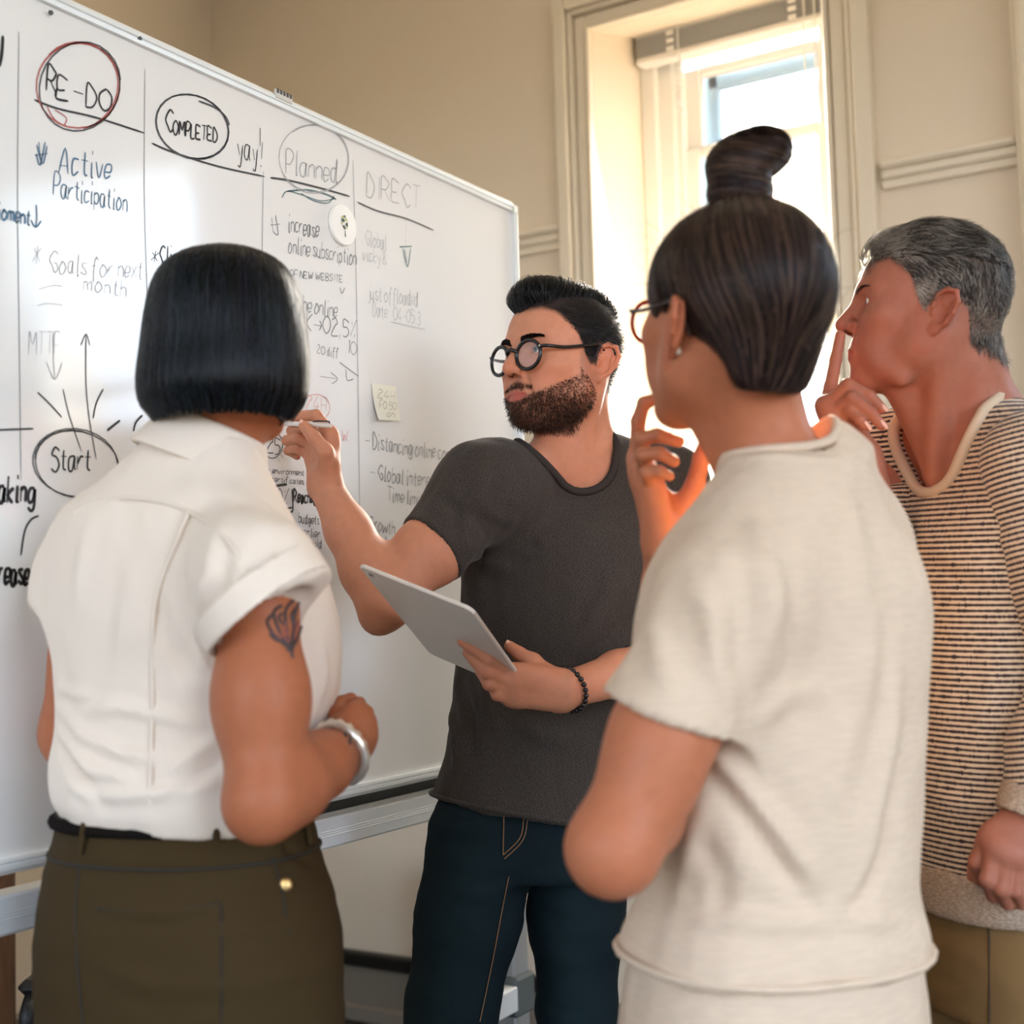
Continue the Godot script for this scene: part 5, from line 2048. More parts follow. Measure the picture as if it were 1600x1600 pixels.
# ---------------------------------------------------------------- the woman with the black bob, seen from behind
func build_bob_woman() -> void:
	var pelvis := at(292, 1400, 1.60)
	var me := thing("person", "woman with a black bob in a white short-sleeved blouse and olive trousers, seen from behind", "person", Vector3(pelvis.x, 0, pelvis.z))
	var T := head_frame(at(360, 548, 1.62), 218.0, 0.0, 3.0, 0.90)
	var tone := srgb(164, 98, 66)
	var neck1 := at(318, 712, 1.635)
	var neck0 := at(342, 640, 1.63)
	var chest := at(298, 960, 1.61)
	var shR := at(402, 944, 1.455)
	var elR := at(414, 1248, 1.395)
	var wrR := at(532, 1175, 1.54)
	var shL := at(146, 898, 1.70)
	var elL := at(122, 1145, 1.66)
	var wrL := at(170, 1150, 1.70)
	var hipR := at(385, 1470, 1.55)
	var hipL := at(205, 1470, 1.66)
	var knR := hipR + Vector3(0.03, -0.40, -0.04)
	var knL := hipL + Vector3(0.0, -0.40, -0.04)
	var anR := Vector3(knR.x, 0.09, knR.z + 0.02)
	var anL := Vector3(knL.x, 0.09, knL.z + 0.02)
	var fwd := facing(chest, 218.0)
	var fwp := facing(pelvis, 214.0)
	var tor := frame(pelvis, neck1 - pelvis, fwd)
	var B := Field.new()
	B.loft(tor, [[-0.10, 0, 0, 0.15, 0.10, 0.12, 2.2], [0.10, 0, 0, 0.13, 0.10, 0.10, 2.2], [0.22, 0, 0, 0.13, 0.11, 0.10, 2.2], [0.33, 0, 0, 0.145, 0.12, 0.11, 2.2], [0.45, 0.02, -0.005, 0.11, 0.075, 0.085, 2.2], [0.53, 0, -0.01, 0.055, 0.045, 0.045, 2.0]], 0.03)
	B.cone(neck1 - look.y * 0.055, shR - look.y * 0.012, 0.032, 0.036, 0.04)
	B.cone(neck1 - look.y * 0.055, shL - look.y * 0.012, 0.032, 0.036, 0.04)
	B.cone(neck1 - Vector3(0, 0.03, 0), neck0, 0.054, 0.050, 0.03)
	B.cone(neck0, T * Vector3(0, 0.0, -0.025), 0.050, 0.052, 0.03)
	B.cone(T * Vector3(0, -0.085, 0.03), tor * Vector3(0, 0.51, 0.035), 0.024, 0.024, 0.035)
	B.chain([shR, shR.lerp(elR, 0.5), elR], [0.041, 0.041, 0.037], 0.03)
	B.ball(shR.lerp(elR, 0.5), Vector3(0.0445, 0.075, 0.0445), 0.03)
	B.ball(elR - look.y * 0.012 - look.x * 0.004, Vector3(0.032, 0.031, 0.032), 0.02)
	B.chain([elR, elR.lerp(wrR, 0.3), elR.lerp(wrR, 0.7), wrR], [0.038, 0.041, 0.034, 0.027], 0.025)
	B.cone(shL, elL, 0.050, 0.042, 0.03)
	B.chain([elL, elL.lerp(wrL, 0.3), wrL], [0.042, 0.041, 0.027], 0.025)
	B.chain([hipR, knR, anR], [0.085, 0.052, 0.036], 0.03)
	B.chain([hipL, knL, anL], [0.085, 0.052, 0.036], 0.03)
	head_shape(B, T, {"jaw": 0.92, "nose": 0.9, "lips": 1.1, "brow": 0.8})
	var hr := [hp([556, 1112, 1.570, 560, 1100, 1.605, 540, 1104, 1.630, 528, 1118, 1.620]), hp([569, 1126, 1.565, 572, 1114, 1.605, 550, 1116, 1.630, 534, 1130, 1.615]),
		hp([572, 1147, 1.560, 573, 1138, 1.600, 552, 1138, 1.625, 536, 1146, 1.610]), hp([567, 1166, 1.560, 567, 1160, 1.595, 550, 1158, 1.615, 538, 1162, 1.600])]
	var tr := hp([534, 1145, 1.575, 528, 1118, 1.600, 535, 1100, 1.625, 548, 1092, 1.640])
	hand_shape(B, elR.lerp(wrR, 0.8), wrR, hr, tr, 0.95, 0.028)
	var lx := tor.basis.x
	var hl := []
	for i in 4:
		var m0 := wrL + fwd * 0.075 + Vector3(0, 0.018 - i * 0.017, 0) - lx * 0.03
		hl.append([m0, m0 + fwd * 0.015 - lx * 0.035, m0 - lx * 0.05 - fwd * 0.012, m0 - lx * 0.035 - fwd * 0.03])
	hand_shape(B, elL.lerp(wrL, 0.8), wrL, hl, [wrL + fwd * 0.03 - lx * 0.02, wrL + fwd * 0.055 + Vector3(0, 0.03, 0) - lx * 0.03, wrL + fwd * 0.07 + Vector3(0, 0.035, 0) - lx * 0.055, wrL + fwd * 0.07 + Vector3(0, 0.032, 0) - lx * 0.075], 0.95, 0.026)

	# ---- blouse
	var S := Field.new()
	var cR := at(420, 954, 1.43)
	var aR := look.x * 0.60 - look.y * 0.74 + look.z * 0.12
	S.cone(shR + look.y * 0.03, cR + aR.normalized() * 0.05, 0.054, 0.080, 0.03)
	S.plane(cR, aR)
	S.cone(cR - aR.normalized() * 0.03, cR + aR.normalized() * 0.08, 0.058, 0.076, 0.004, 1)
	var cL := at(106, 974, 1.675)
	S.cone(shL, cL - look.y * 0.04, 0.054, 0.064, 0.03)
	S.plane(cL, (cL - shL).normalized() - look.x * 0.2)
	S.cone(shL.lerp(cL, 0.3), cL - look.y * 0.12, 0.056, 0.064, 0.004, 1)
	S.loft(tor, [[0.092, -0.004, 0.0, 0.146, 0.128, 0.134, 2.3], [0.115, 0, 0, 0.158, 0.138, 0.145, 2.3], [0.15, 0, 0, 0.162, 0.140, 0.146, 2.3], [0.20, 0, 0, 0.160, 0.145, 0.138, 2.3], [0.26, 0, 0, 0.168, 0.165, 0.138, 2.3], [0.33, 0.006, 0, 0.172, 0.160, 0.145, 2.3], [0.40, 0.018, 0, 0.164, 0.135, 0.138, 2.3], [0.46, 0.028, -0.01, 0.138, 0.095, 0.112, 2.2], [0.505, 0.016, -0.01, 0.092, 0.066, 0.078, 2.1], [0.535, 0.004, -0.01, 0.070, 0.054, 0.060, 2.0]], 0.05)
	S.cone(neck1 - look.y * 0.042, shR + look.y * 0.034, 0.052, 0.046, 0.07)
	S.cone(neck1 - look.y * 0.05, shL, 0.050, 0.050, 0.07)
	S.plane(tor * Vector3(0, 0.56, 0), tor.basis.y)
	S.cone(neck1 - Vector3(0, 0.02, 0), neck0 + Vector3(0, 0.05, 0), 0.056, 0.056, 0.004, 1)
	# turned-up cuffs
	var K := Field.new()
	var an := aR.normalized()
	K.cone(cR - aR.normalized() * 0.06, cR + aR.normalized() * 0.05, 0.0720, 0.0840, 0.01)
	K.plane(cR + an * 0.003, an)
	K.plane(cR - an * 0.032, -an)
	K.cone(cR - aR.normalized() * 0.06, cR + aR.normalized() * 0.05, 0.0660, 0.0780, 0.004, 1)
	# ---- trousers
	var J := Field.new()
	J.loft(frame(pelvis, Vector3.UP, fwp), [[-0.16, 0.004, 0, 0.172, 0.125, 0.142, 2.3], [-0.08, 0.002, 0, 0.175, 0.128, 0.148, 2.3], [0.0, 0, 0, 0.172, 0.128, 0.145, 2.3], [0.06, 0, 0, 0.160, 0.126, 0.132, 2.3], [0.105, 0, 0, 0.150, 0.124, 0.126, 2.3]], 0.02)
	J.chain([hipR, knR, anR + Vector3(0, -0.03, 0)], [0.108, 0.075, 0.06], 0.03)
	J.chain([hipL, knL, anL + Vector3(0, -0.03, 0)], [0.108, 0.075, 0.06], 0.03)
	var folds_s := [
		fold(S, [345, 830, 330, 900, 315, 980, 318, 1060], 0.012, 0.0128, 1.2), fold(S, [300, 900, 305, 960, 325, 1030, 360, 1080], 0.011, 0.0112, 1.2), fold(S, [210, 900, 190, 980, 185, 1060], 0.014, 0.0064, 1.2), fold(S, [245, 930, 260, 1000, 300, 1060], 0.012, -0.0096, 1.2),
		fold(S, [90, 1100, 130, 1150, 200, 1180, 260, 1185], 0.009, 0.0112, 1.2), fold(S, [92, 1140, 140, 1200, 220, 1225], 0.009, 0.0128, 1.2), fold(S, [95, 1160, 130, 1220, 165, 1255], 0.008, -0.0112, 1.2), fold(S, [140, 1110, 190, 1105, 260, 1120, 340, 1140], 0.009, 0.0096, 1.2),
		fold(S, [90, 1075, 120, 1085, 150, 1085], 0.007, 0.0080, 1.2), fold(S, [345, 1150, 300, 1180, 255, 1210], 0.009, 0.0096, 1.2), fold(S, [360, 1180, 310, 1215, 270, 1240], 0.008, -0.0080, 1.2), fold(S, [110, 1225, 160, 1245, 240, 1240, 330, 1225], 0.009, 0.0112, 1.2),
		fold(S, [380, 860, 370, 930, 345, 1000], 0.012, 0.0112, 1.2), fold(S, [420, 860, 430, 900, 420, 940], 0.011, 0.0080, 1.2), fold(S, [150, 800, 130, 870, 120, 940], 0.014, 0.0064, 1.2), fold(S, [500, 1000, 505, 1050, 495, 1110], 0.010, 0.0080, 1.2)]
	var folds_j := [
		fold(J, [105, 1320, 200, 1345, 330, 1335], 0.009, 0.005, 1.2), fold(J, [100, 1365, 220, 1375, 380, 1360], 0.010, -0.004, 1.2), fold(J, [150, 1415, 250, 1425, 345, 1408], 0.008, 0.006, 1.2), fold(J, [150, 1440, 260, 1450, 345, 1432], 0.008, -0.005, 1.2),
		fold(J, [360, 1455, 420, 1450, 500, 1440], 0.010, 0.005, 1.2), fold(J, [170, 1520, 250, 1545, 340, 1535], 0.012, 0.005, 1.2), fold(J, [350, 1545, 430, 1530, 515, 1500], 0.012, 0.005, 1.2), fold(J, [440, 1315, 465, 1340, 490, 1350], 0.006, -0.005, 1.2), fold(J, [455, 1310, 450, 1340, 440, 1365], 0.006, -0.005, 1.2)]
	# ---- hair
	var hf := frame(T.origin, Vector3.UP + look.x * 0.02, fwd)
	var Q := Field.new()
	Q.loft(hf, [[-0.0840, 0.0, -0.0100, 0.0790, 0.0705, 0.0771, 2.2], [-0.0688, 0.0, -0.0100, 0.0940, 0.0799, 0.0940, 2.2], [-0.0382, 0, -0.0100, 0.0996, 0.0846, 0.0978, 2.2], [0.0000, 0, -0.0080, 0.0959, 0.0865, 0.0968, 2.2], [0.0478, 0, -0.0060, 0.0884, 0.0884, 0.0996, 2.1], [0.0859, 0, -0.0060, 0.0771, 0.0790, 0.0921, 2.0], [0.1098, 0, -0.0040, 0.0564, 0.0602, 0.0696, 2.0], [0.1241, 0, 0.0000, 0.0244, 0.0282, 0.0320, 2.0], [0.1289, 0, 0.0000, 0.0038, 0.0038, 0.0038, 2.0]], 0.01)
	hb(Q, T, Vector3(0, -0.035, 0.115), Vector3(0.054, 0.098, 0.062), 0.02, 1)
	hb(Q, T, Vector3(0, -0.115, -0.01), Vector3(0.070, 0.055, 0.075), 0.02, 1)

	var skin_o := {}
	var hbx := head_box(T)
	var bx1 := hand_box(wrR, hr, tr)
	var holes := [hbx.grow(-0.008), bx1.grow(-0.008)]
	var got := run_all({
		"body": func(): return B.nets(Vector3(pelvis.x - 0.5, 0.02, pelvis.z - 0.6), Vector3(pelvis.x + 0.6, T.origin.y - 0.02, pelvis.z + 0.5), 0.007, holes),
		"head": func(): return B.nets(hbx.position, hbx.end, 0.0032, []),
		"hand": func(): return B.nets(bx1.position, bx1.end, 0.0024, []),
		"shirt": func():
			var m := S.nets(Vector3(pelvis.x - 0.45, pelvis.y + 0.02, pelvis.z - 0.5), Vector3(pelvis.x + 0.5, T.origin.y, pelvis.z + 0.5), 0.0048, [], false)
			wrinkle(m, folds_s, 0.006, 6.5, Vector3(1.3, 0.6, 1.3), 13)
			return m,
		"cuff": func(): return K.nets(cR - Vector3.ONE * 0.2, cR + Vector3.ONE * 0.2, 0.0036, []),
		"jeans": func():
			var m := J.nets(Vector3(pelvis.x - 0.45, 0.03, pelvis.z - 0.5), Vector3(pelvis.x + 0.5, pelvis.y + 0.14, pelvis.z + 0.5), 0.006, [], false)
			wrinkle(m, folds_j, 0.003, 9.0, Vector3(0.7, 1.8, 0.7), 14)
			return m,
		"hair": func(): return Q.nets(T.origin - Vector3.ONE * 0.2, T.origin + Vector3.ONE * 0.2, 0.0035),
	})
	var skin := joined([got.body, got.head, got.hand])
	skin_colors(skin, T, tone, skin_o)
	part("body", to_mesh(skin), skin_mat(), me)
	var sm := mat(lin(226, 210, 192), 0.85, 0.0, 0.25)
	sm.backlight_enabled = true
	sm.backlight = Color(0.22, 0.2, 0.18)
	bump(sm, noise_tex(512, 0.3, FastNoiseLite.TYPE_SIMPLEX, 2), 0.03, 5.0)
	var shirt := part("blouse", to_mesh(got.shirt), sm, me)
	part("cuff", to_mesh(got.cuff), sm, shirt)
	# fold-down collar round the neck
	var s := st_new()
	var ca := look.y * 0.86 + look.x * 0.34 - look.z * 0.10
	lathe(s, at(324, 702, 1.63), ca, [Vector2(0.0600, -0.020), Vector2(0.0575, 0.016), Vector2(0.0590, 0.027), Vector2(0.0625, 0.030), Vector2(0.0670, 0.027), Vector2(0.0765, 0.004), Vector2(0.0860, -0.018), Vector2(0.0885, -0.024), Vector2(0.0845, -0.026), Vector2(0.0710, -0.004), Vector2(0.0600, -0.020)], 48)
	part("collar", s, sm, shirt)
	s = st_new()
	for l in [[118, 800, 150, 786, 203, 778, 260, 786, 300, 802, 350, 840, 396, 905], [294, 802, 262, 880, 243, 940, 238, 1010, 238, 1100, 236, 1180, 234, 1255]]:
		s = st_new()
		tube(s, seen_path(S, l, 0.0006, 1.2), 0.0030, 5)
		part("seam", s, sm, shirt)
	var jm := mat(lin(60, 46, 25), 0.85, 0.0, 0.25)
	bump(jm, noise_tex(512, 0.5, FastNoiseLite.TYPE_SIMPLEX, 1), 0.04, 6.0)
	var tr_ := part("trousers", to_mesh(got.jeans), jm, me)
	var dk := mat(lin(40, 33, 22), 0.85)
	s = st_new()
	for y in [0.058, 0.104]:
		tube(s, band(J, frame(pelvis, Vector3.UP, fwp) * Vector3(0, y, 0), Vector3.UP, 0.3, 64), 0.0022, 5, true)
	part("waistband_seam", s, dk, tr_)
	s = st_new()
	tube(s, band(J, frame(pelvis, Vector3.UP, fwp) * Vector3(0, 0.097, 0), Vector3.UP, 0.3, 64), 0.008, 8, true, Vector3.UP, 1.0)
	part("belt", s, mat(lin(24, 20, 17), 0.9, 0.0, 0.15), me)
	for l in [[338, 1262, 338, 1312], [132, 1285, 124, 1335], [480, 1285, 486, 1320]]:
		s = st_new()
		tube(s, seen_path(J, l, 0.010, 1.2), 0.0042, 6)
		part("belt_loop", s, jm, tr_)
	s = st_new()
	for l in [[124, 1350, 118, 1420, 120, 1500, 130, 1600], [346, 1412, 346, 1500, 346, 1598], [150, 1420, 250, 1424, 345, 1410], [424, 1335, 440, 1390, 452, 1460]]:
		s = st_new()
		tube(s, seen_path(J, l, 0.0004, 1.2), 0.0014, 4)
		part("seam", s, dk, tr_)
	s = st_new()
	lathe(s, seen(J, 446, 1382, 1.2, 0.001), -ray(446, 1382), [Vector2(0.0075, 0.0), Vector2(0.0075, 0.002), Vector2(0.005, 0.0035), Vector2(0.0, 0.003)], 16)
	part("rivet", s, mat(lin(196, 160, 104), 0.3, 0.9), tr_)
	# tattoos: petals in dark and reddish ink on the upper arm, a mark on the hand
	var ink := mat(lin(66, 52, 50), 0.6)
	var rose := mat(lin(140, 72, 60), 0.6)
	s = st_new()
	for l in [[452, 1018, 436, 985, 428, 958, 440, 946], [452, 1018, 448, 985, 446, 955, 458, 938], [455, 1016, 458, 985, 462, 955, 470, 934], [456, 1016, 468, 988, 474, 962, 480, 945], [450, 1012, 428, 992, 418, 972, 426, 960], [448, 1005, 432, 1000, 422, 990], [440, 930, 446, 920, 456, 925], [462, 928, 470, 918], [455, 1018, 458, 1028], [444, 976, 436, 966, 440, 958], [458, 976, 455, 962, 462, 950]]:
		tube(s, seen_path(B, l, -0.0002, 1.2, 8), 0.0020, 5)
	for l in [[540, 1130, 548, 1145, 546, 1162], [545, 1136, 554, 1150], [536, 1138, 540, 1150]]:
		tube(s, seen_path(B, l, -0.0004, 1.2), 0.0020, 5)
	part("tattoo", s, ink, me, "dark ink tattoo on the upper arm and hand")
	s = st_new()
	for l in [[452, 1000, 446, 985, 444, 972], [458, 1000, 462, 984, 466, 972], [450, 1005, 436, 990]]:
		tube(s, seen_path(B, l, -0.0002, 1.2, 8), 0.0022, 5)
	part("tattoo_petal", s, rose, me, "reddish petals of the tattoo")
	part("hair_body", to_mesh(with_color(got.hair, srgb(8, 9, 10))), hair_mat(0.42), me)
	# strands fall from the crown along the surface of the bob
	var H := Hair.new()
	var rng := RandomNumberGenerator.new()
	rng.seed = 77
	for k in 3600:
		var th := rng.randf() * TAU
		var pts := []
		var off := rng.randf_range(0.0002, 0.0026)
		var y1 := rng.randf_range(-0.090, -0.077)
		var y0 := 0.122 - 0.10 * rng.randf() * rng.randf()
		var wob := rng.randf_range(-0.05, 0.05)
		var upn := Vector3.UP
		var ok := true
		for j in 12:
			var y := lerpf(y0, y1, j / 11.0)
			var a := th + wob * sin(j * 0.7 + th * 3.0)
			var dir := hf.basis * Vector3(cos(a), 0, sin(a))
			var c := hf * Vector3(0, clampf(y, -0.079, 0.127), 0)
			var p := Q.hit(c + dir * 0.16, -dir, 0.16)
			if Q.ev(p, Q.every) > 0.004:
				ok = false
				break
			p.y = (hf * Vector3(0, y, 0)).y
			if y < -0.079:
				p -= dir * 0.006
			pts.append(p + dir * off)
			upn = dir
		if ok:
			var f := rng.randf()
			var c1 := srgb(8, 9, 10).lerp(srgb(32, 36, 40), f * f)
			H.strand(pts, upn, 0.0017, 0.0009, c1, c1)
	part("hair", to_mesh(H.dict()), hair_mat(0.33), me).set_meta("kind", "stuff")
	for x in [-1.0, 1.0]:
		part("eye", to_mesh(eyeball(T * Vector3(0.0318 * x, 0.0168, 0.0755), 0.0112, T.basis.z, srgb(60, 40, 26))), hair_mat(0.12), me)
	shoes(me, [anR, anL], fwp, mat(lin(30, 26, 24), 0.5))
	# bangle
	var bg := thing("bracelet", "hammered silver bangle on the wrist of the woman with the black bob", "bracelet", wrR)
	s = st_new()
	var ring := []
	var rr := []
	var ba := (wrR - elR).normalized()
	var bu := ba.cross(Vector3.UP).normalized()
	var bv := ba.cross(bu)
	var bc := wrR - ba * 0.006
	for k in 60:
		var a := TAU * k / 60.0
		ring.append(bc + (bu * cos(a) + bv * sin(a)) * 0.0345 + ba * 0.002 * sin(a * 2.0))
		rr.append(0.0062 + 0.0010 * sin(k * 1.9) + 0.0005 * sin(k * 4.3))
	tube(s, ring, rr, 10, true, ba, 1.0)
	part("ring", s, mat(lin(226, 218, 204), 0.28, 0.75), bg)
# ---------------------------------------------------------------- the woman with the top knot in the foreground
func build_bun_woman() -> void:
	var pelvis := at(1215, 1560, 1.42)
	var me := thing("person", "woman with a high bun and glasses in a long pale t-shirt, hand at her chin", "person", Vector3(pelvis.x, 0, pelvis.z))
	var T := head_frame(at(1140, 520, 1.43), 140.0, 13.0, 0.0, 0.98)
	var tone := srgb(176, 108, 76)
	var neck0 := at(1172, 630, 1.45)
	var neck1 := at(1226, 722, 1.44)
	var chest := at(1232, 1000, 1.42)
	var shL := at(1136, 945, 1.31)
	var elL := at(958, 1322, 1.235)
	var wrL := at(1075, 1180, 1.47)
	var shR := at(1322, 842, 1.52)
	var elR := at(1075, 1085, 1.68)
	var wrR := at(1036, 852, 1.57)
	var hipR := at(1300, 1680, 1.46)
	var hipL := at(1130, 1680, 1.38)
	var knR := hipR + Vector3(0.0, -0.40, -0.02)
	var knL := hipL + Vector3(0.0, -0.40, -0.02)
	var anR := Vector3(knR.x, 0.09, knR.z + 0.03)
	var anL := Vector3(knL.x, 0.09, knL.z + 0.03)
	var fwd := facing(chest, 143.0)
	var fwp := facing(pelvis, 146.0)
	var tor := frame(pelvis, neck1 - pelvis, fwd)
	var B := Field.new()
	B.loft(tor, [[-0.12, 0, 0, 0.15, 0.10, 0.11, 2.2], [0.05, 0, 0, 0.13, 0.09, 0.09, 2.2], [0.2, 0, 0, 0.125, 0.09, 0.085, 2.2], [0.33, 0, 0, 0.135, 0.10, 0.09, 2.2], [0.45, 0, -0.005, 0.125, 0.075, 0.08, 2.2], [0.53, 0, -0.01, 0.065, 0.045, 0.045, 2.0]], 0.03)
	B.cone(neck1 - look.y * 0.03, shR, 0.032, 0.036, 0.04)
	B.cone(neck1 - look.y * 0.03, shL, 0.032, 0.036, 0.04)
	B.cone(neck1 - Vector3(0, 0.03, 0), neck0, 0.052, 0.047, 0.04)
	B.cone(neck0, T * Vector3(0, -0.01, -0.03), 0.047, 0.052, 0.03)
	B.cone(T * Vector3(0, -0.080, 0.025), tor * Vector3(0, 0.52, 0.04), 0.024, 0.022, 0.035)
	B.chain([shL, shL.lerp(elL, 0.5), elL], [0.042, 0.0425, 0.038], 0.03)
	B.ball(shL.lerp(elL, 0.66), Vector3(0.042, 0.062, 0.042), 0.03)
	B.ball(elL - look.y * 0.012, Vector3(0.032, 0.030, 0.032), 0.02)
	B.chain([elL, elL.lerp(wrL, 0.3), wrL], [0.039, 0.040, 0.026], 0.025)
	B.chain([shR, elR], [0.042, 0.038], 0.03)
	B.chain([elR, elR.lerp(wrR, 0.3), elR.lerp(wrR, 0.7), wrR], [0.037, 0.039, 0.031, 0.0245], 0.025)
	B.chain([hipR, knR, anR], [0.085, 0.052, 0.036], 0.03)
	B.chain([hipL, knL, anL], [0.085, 0.052, 0.036], 0.03)
	head_shape(B, T, {"jaw": 0.90, "nose": 0.9, "lips": 1.1, "brow": 0.8})
	var hr := [hp([996, 716, 1.585, 997, 658, 1.57, 1006, 630, 1.565, 1030, 621, 1.56]), hp([1003, 724, 1.568, 1002, 686, 1.548, 1028, 680, 1.54, 1060, 690, 1.545]),
		hp([1010, 738, 1.555, 1004, 710, 1.532, 1030, 708, 1.525, 1053, 721, 1.53]), hp([1018, 756, 1.548, 1010, 738, 1.522, 1030, 736, 1.515, 1046, 744, 1.52])]
	var tr := hp([1062, 812, 1.585, 1085, 762, 1.58, 1096, 715, 1.57, 1106, 684, 1.56])
	hand_shape(B, elR.lerp(wrR, 0.8), wrR, hr, tr, 0.96, 0.0245)
	var hl := []
	for i in 4:
		var m0 := wrL + (elR - wrL).normalized() * 0.075 + Vector3(0, 0.022 - i * 0.017, 0)
		var g := (elR - wrL).normalized()
		hl.append([m0, m0 + g * 0.04 + fwd * 0.01, m0 + g * 0.06 + fwd * 0.03, m0 + g * 0.055 + fwd * 0.05])
	var g2 := (elR - wrL).normalized()
	hand_shape(B, elL.lerp(wrL, 0.8), wrL, hl, [wrL + g2 * 0.02 + Vector3(0, 0.02, 0), wrL + g2 * 0.05 + Vector3(0, 0.045, 0), wrL + g2 * 0.08 + Vector3(0, 0.055, 0), wrL + g2 * 0.10 + Vector3(0, 0.055, 0)], 0.92, 0.025)

	# ---- t-shirt
	var S := Field.new()
	var cL := at(1050, 1120, 1.285)
	var aL := (look.x * -0.34 - look.y * 0.94).normalized()
	S.cone(shL, shL.lerp(cL, 1.4), 0.052, 0.076, 0.03)
	S.ball(at(1125, 1085, 1.32), Vector3(0.045, 0.06, 0.045), 0.04)
	S.plane(cL, aL)
	S.cone(shL.lerp(cL, 0.6), shL.lerp(cL, 1.7), 0.052, 0.074, 0.004, 1)
	S.cone(shR, shR.lerp(elR, 0.55), 0.054, 0.056, 0.03)
	S.plane(shR.lerp(elR, 0.48), elR - shR)
	S.loft(tor, [[0.050, 0.006, 0.0, 0.170, 0.128, 0.134, 2.3], [0.075, 0.004, 0, 0.166, 0.126, 0.134, 2.3], [0.115, 0.0, 0, 0.152, 0.120, 0.125, 2.3], [0.20, 0.002, 0, 0.155, 0.122, 0.125, 2.3], [0.31, 0.002, 0, 0.160, 0.132, 0.126, 2.3], [0.42, 0, -0.004, 0.163, 0.112, 0.122, 2.3], [0.48, 0, -0.01, 0.145, 0.085, 0.100, 2.2], [0.53, 0, -0.012, 0.098, 0.062, 0.075, 2.1], [0.565, 0, -0.012, 0.070, 0.05, 0.056, 2.0]], 0.05)
	S.cone(at(1290, 722, 1.47), shR, 0.046, 0.052, 0.06)
	S.cone(neck1 - look.y * 0.03, shL, 0.048, 0.054, 0.06)
	var nc := at(1216, 704, 1.455)
	var nn := (look.y * 0.93 - look.x * 0.30 - look.z * 0.12).normalized()
	var collar := rim(S, nc, nn, tor.basis.x, 0.070, 0.064, 40)
	S.cone(nc - nn * 0.10, nc + nn * 0.22, 0.064, 0.066, 0.004, 1)
	# long shirt beneath
	var U := Field.new()
	U.loft(tor, [[-0.22, 0.006, 0.0, 0.180, 0.135, 0.140, 2.3], [-0.05, 0.006, 0.0, 0.170, 0.130, 0.134, 2.3], [0.05, 0.004, 0.0, 0.158, 0.122, 0.126, 2.3], [0.12, 0.0, 0.0, 0.138, 0.11, 0.112, 2.3]], 0.03)
	# ---- trousers
	var J := Field.new()
	J.loft(frame(pelvis, Vector3.UP, fwp), [[-0.22, 0, 0, 0.17, 0.12, 0.13, 2.4], [-0.05, 0, 0, 0.155, 0.115, 0.12, 2.4], [0.04, 0, 0, 0.13, 0.10, 0.10, 2.4]], 0.02)
	J.chain([hipR, knR, anR + Vector3(0, -0.03, 0)], [0.10, 0.07, 0.055], 0.03)
	J.chain([hipL, knL, anL + Vector3(0, -0.03, 0)], [0.10, 0.07, 0.055], 0.03)
	var folds_s := [
		fold(S, [1085, 905, 1110, 960, 1118, 1040, 1150, 1120], 0.014, 0.0120, 0.9), fold(S, [1180, 800, 1200, 880, 1215, 960, 1200, 1040], 0.015, 0.0105, 0.9), fold(S, [1160, 880, 1165, 960, 1160, 1040], 0.013, -0.0105, 0.9), fold(S, [1240, 900, 1245, 980, 1240, 1040], 0.014, -0.0075, 0.9),
		fold(S, [1020, 960, 1030, 1020, 1050, 1080], 0.014, 0.0090, 0.9), fold(S, [1110, 1170, 1150, 1220, 1210, 1300, 1270, 1380], 0.014, 0.0150, 0.9), fold(S, [1110, 1200, 1160, 1260, 1215, 1340, 1260, 1400], 0.013, -0.0150, 0.9), fold(S, [1100, 1240, 1080, 1330, 1050, 1420], 0.014, 0.0105, 0.9),
		fold(S, [1090, 1300, 1130, 1370, 1120, 1440], 0.014, -0.0090, 0.9), fold(S, [1370, 960, 1345, 1100, 1310, 1230], 0.016, 0.0090, 0.9), fold(S, [1405, 1000, 1395, 1120, 1360, 1280, 1345, 1400], 0.014, 0.0105, 0.9), fold(S, [1395, 1200, 1380, 1330, 1345, 1410, 1310, 1440], 0.012, -0.0105, 0.9),
		fold(S, [1080, 1440, 1140, 1440, 1220, 1445, 1330, 1440], 0.012, 0.0090, 0.9), fold(S, [1300, 1420, 1350, 1440, 1400, 1440], 0.012, 0.0075, 0.9), fold(S, [1180, 1130, 1230, 1090, 1290, 1080], 0.014, 0.0075, 0.9), fold(S, [1320, 760, 1345, 860, 1350, 960], 0.018, 0.0090, 0.9)]
	# ---- hair
	var Q := Field.new()
	hb(Q, T, Vector3(0, 0.048, -0.020), Vector3(0.086, 0.097, 0.107), 0.03)
	hb(Q, T, Vector3(0, 0.046, 0.028), Vector3(0.074, 0.079, 0.069), 0.03)
	hb(Q, T, Vector3(0, -0.030, -0.052), Vector3(0.062, 0.055, 0.054), 0.03)
	# keep the face, the ears and the neck free
	Q.plane(T * Vector3(0, 0.020, 0.066), T.basis * Vector3(0, -0.75, 0.62), 2, 0.01)
	for x in [-1.0, 1.0]:
		hb(Q, T, Vector3(0.085 * x, -0.010, 0.012), Vector3(0.030, 0.034, 0.034), 0.012, 1)
		hb(Q, T, Vector3(0.070 * x, -0.070, 0.00), Vector3(0.040, 0.050, 0.050), 0.015, 1)
	hb(Q, T, Vector3(0, -0.108, -0.03), Vector3(0.080, 0.060, 0.09), 0.02, 1)
	for x in [-1.0, 1.0]:
		hb(Q, T, Vector3(0.072 * x, -0.066, -0.030), Vector3(0.040, 0.052, 0.052), 0.015, 1)
	var b0 := at(1156, 300, 1.455)
	var b1 := at(1154, 258, 1.455)
	var b2 := at(1193, 236, 1.46)
	var K := Field.new()
	K.cone(b0, b1, 0.036, 0.031, 0.012)
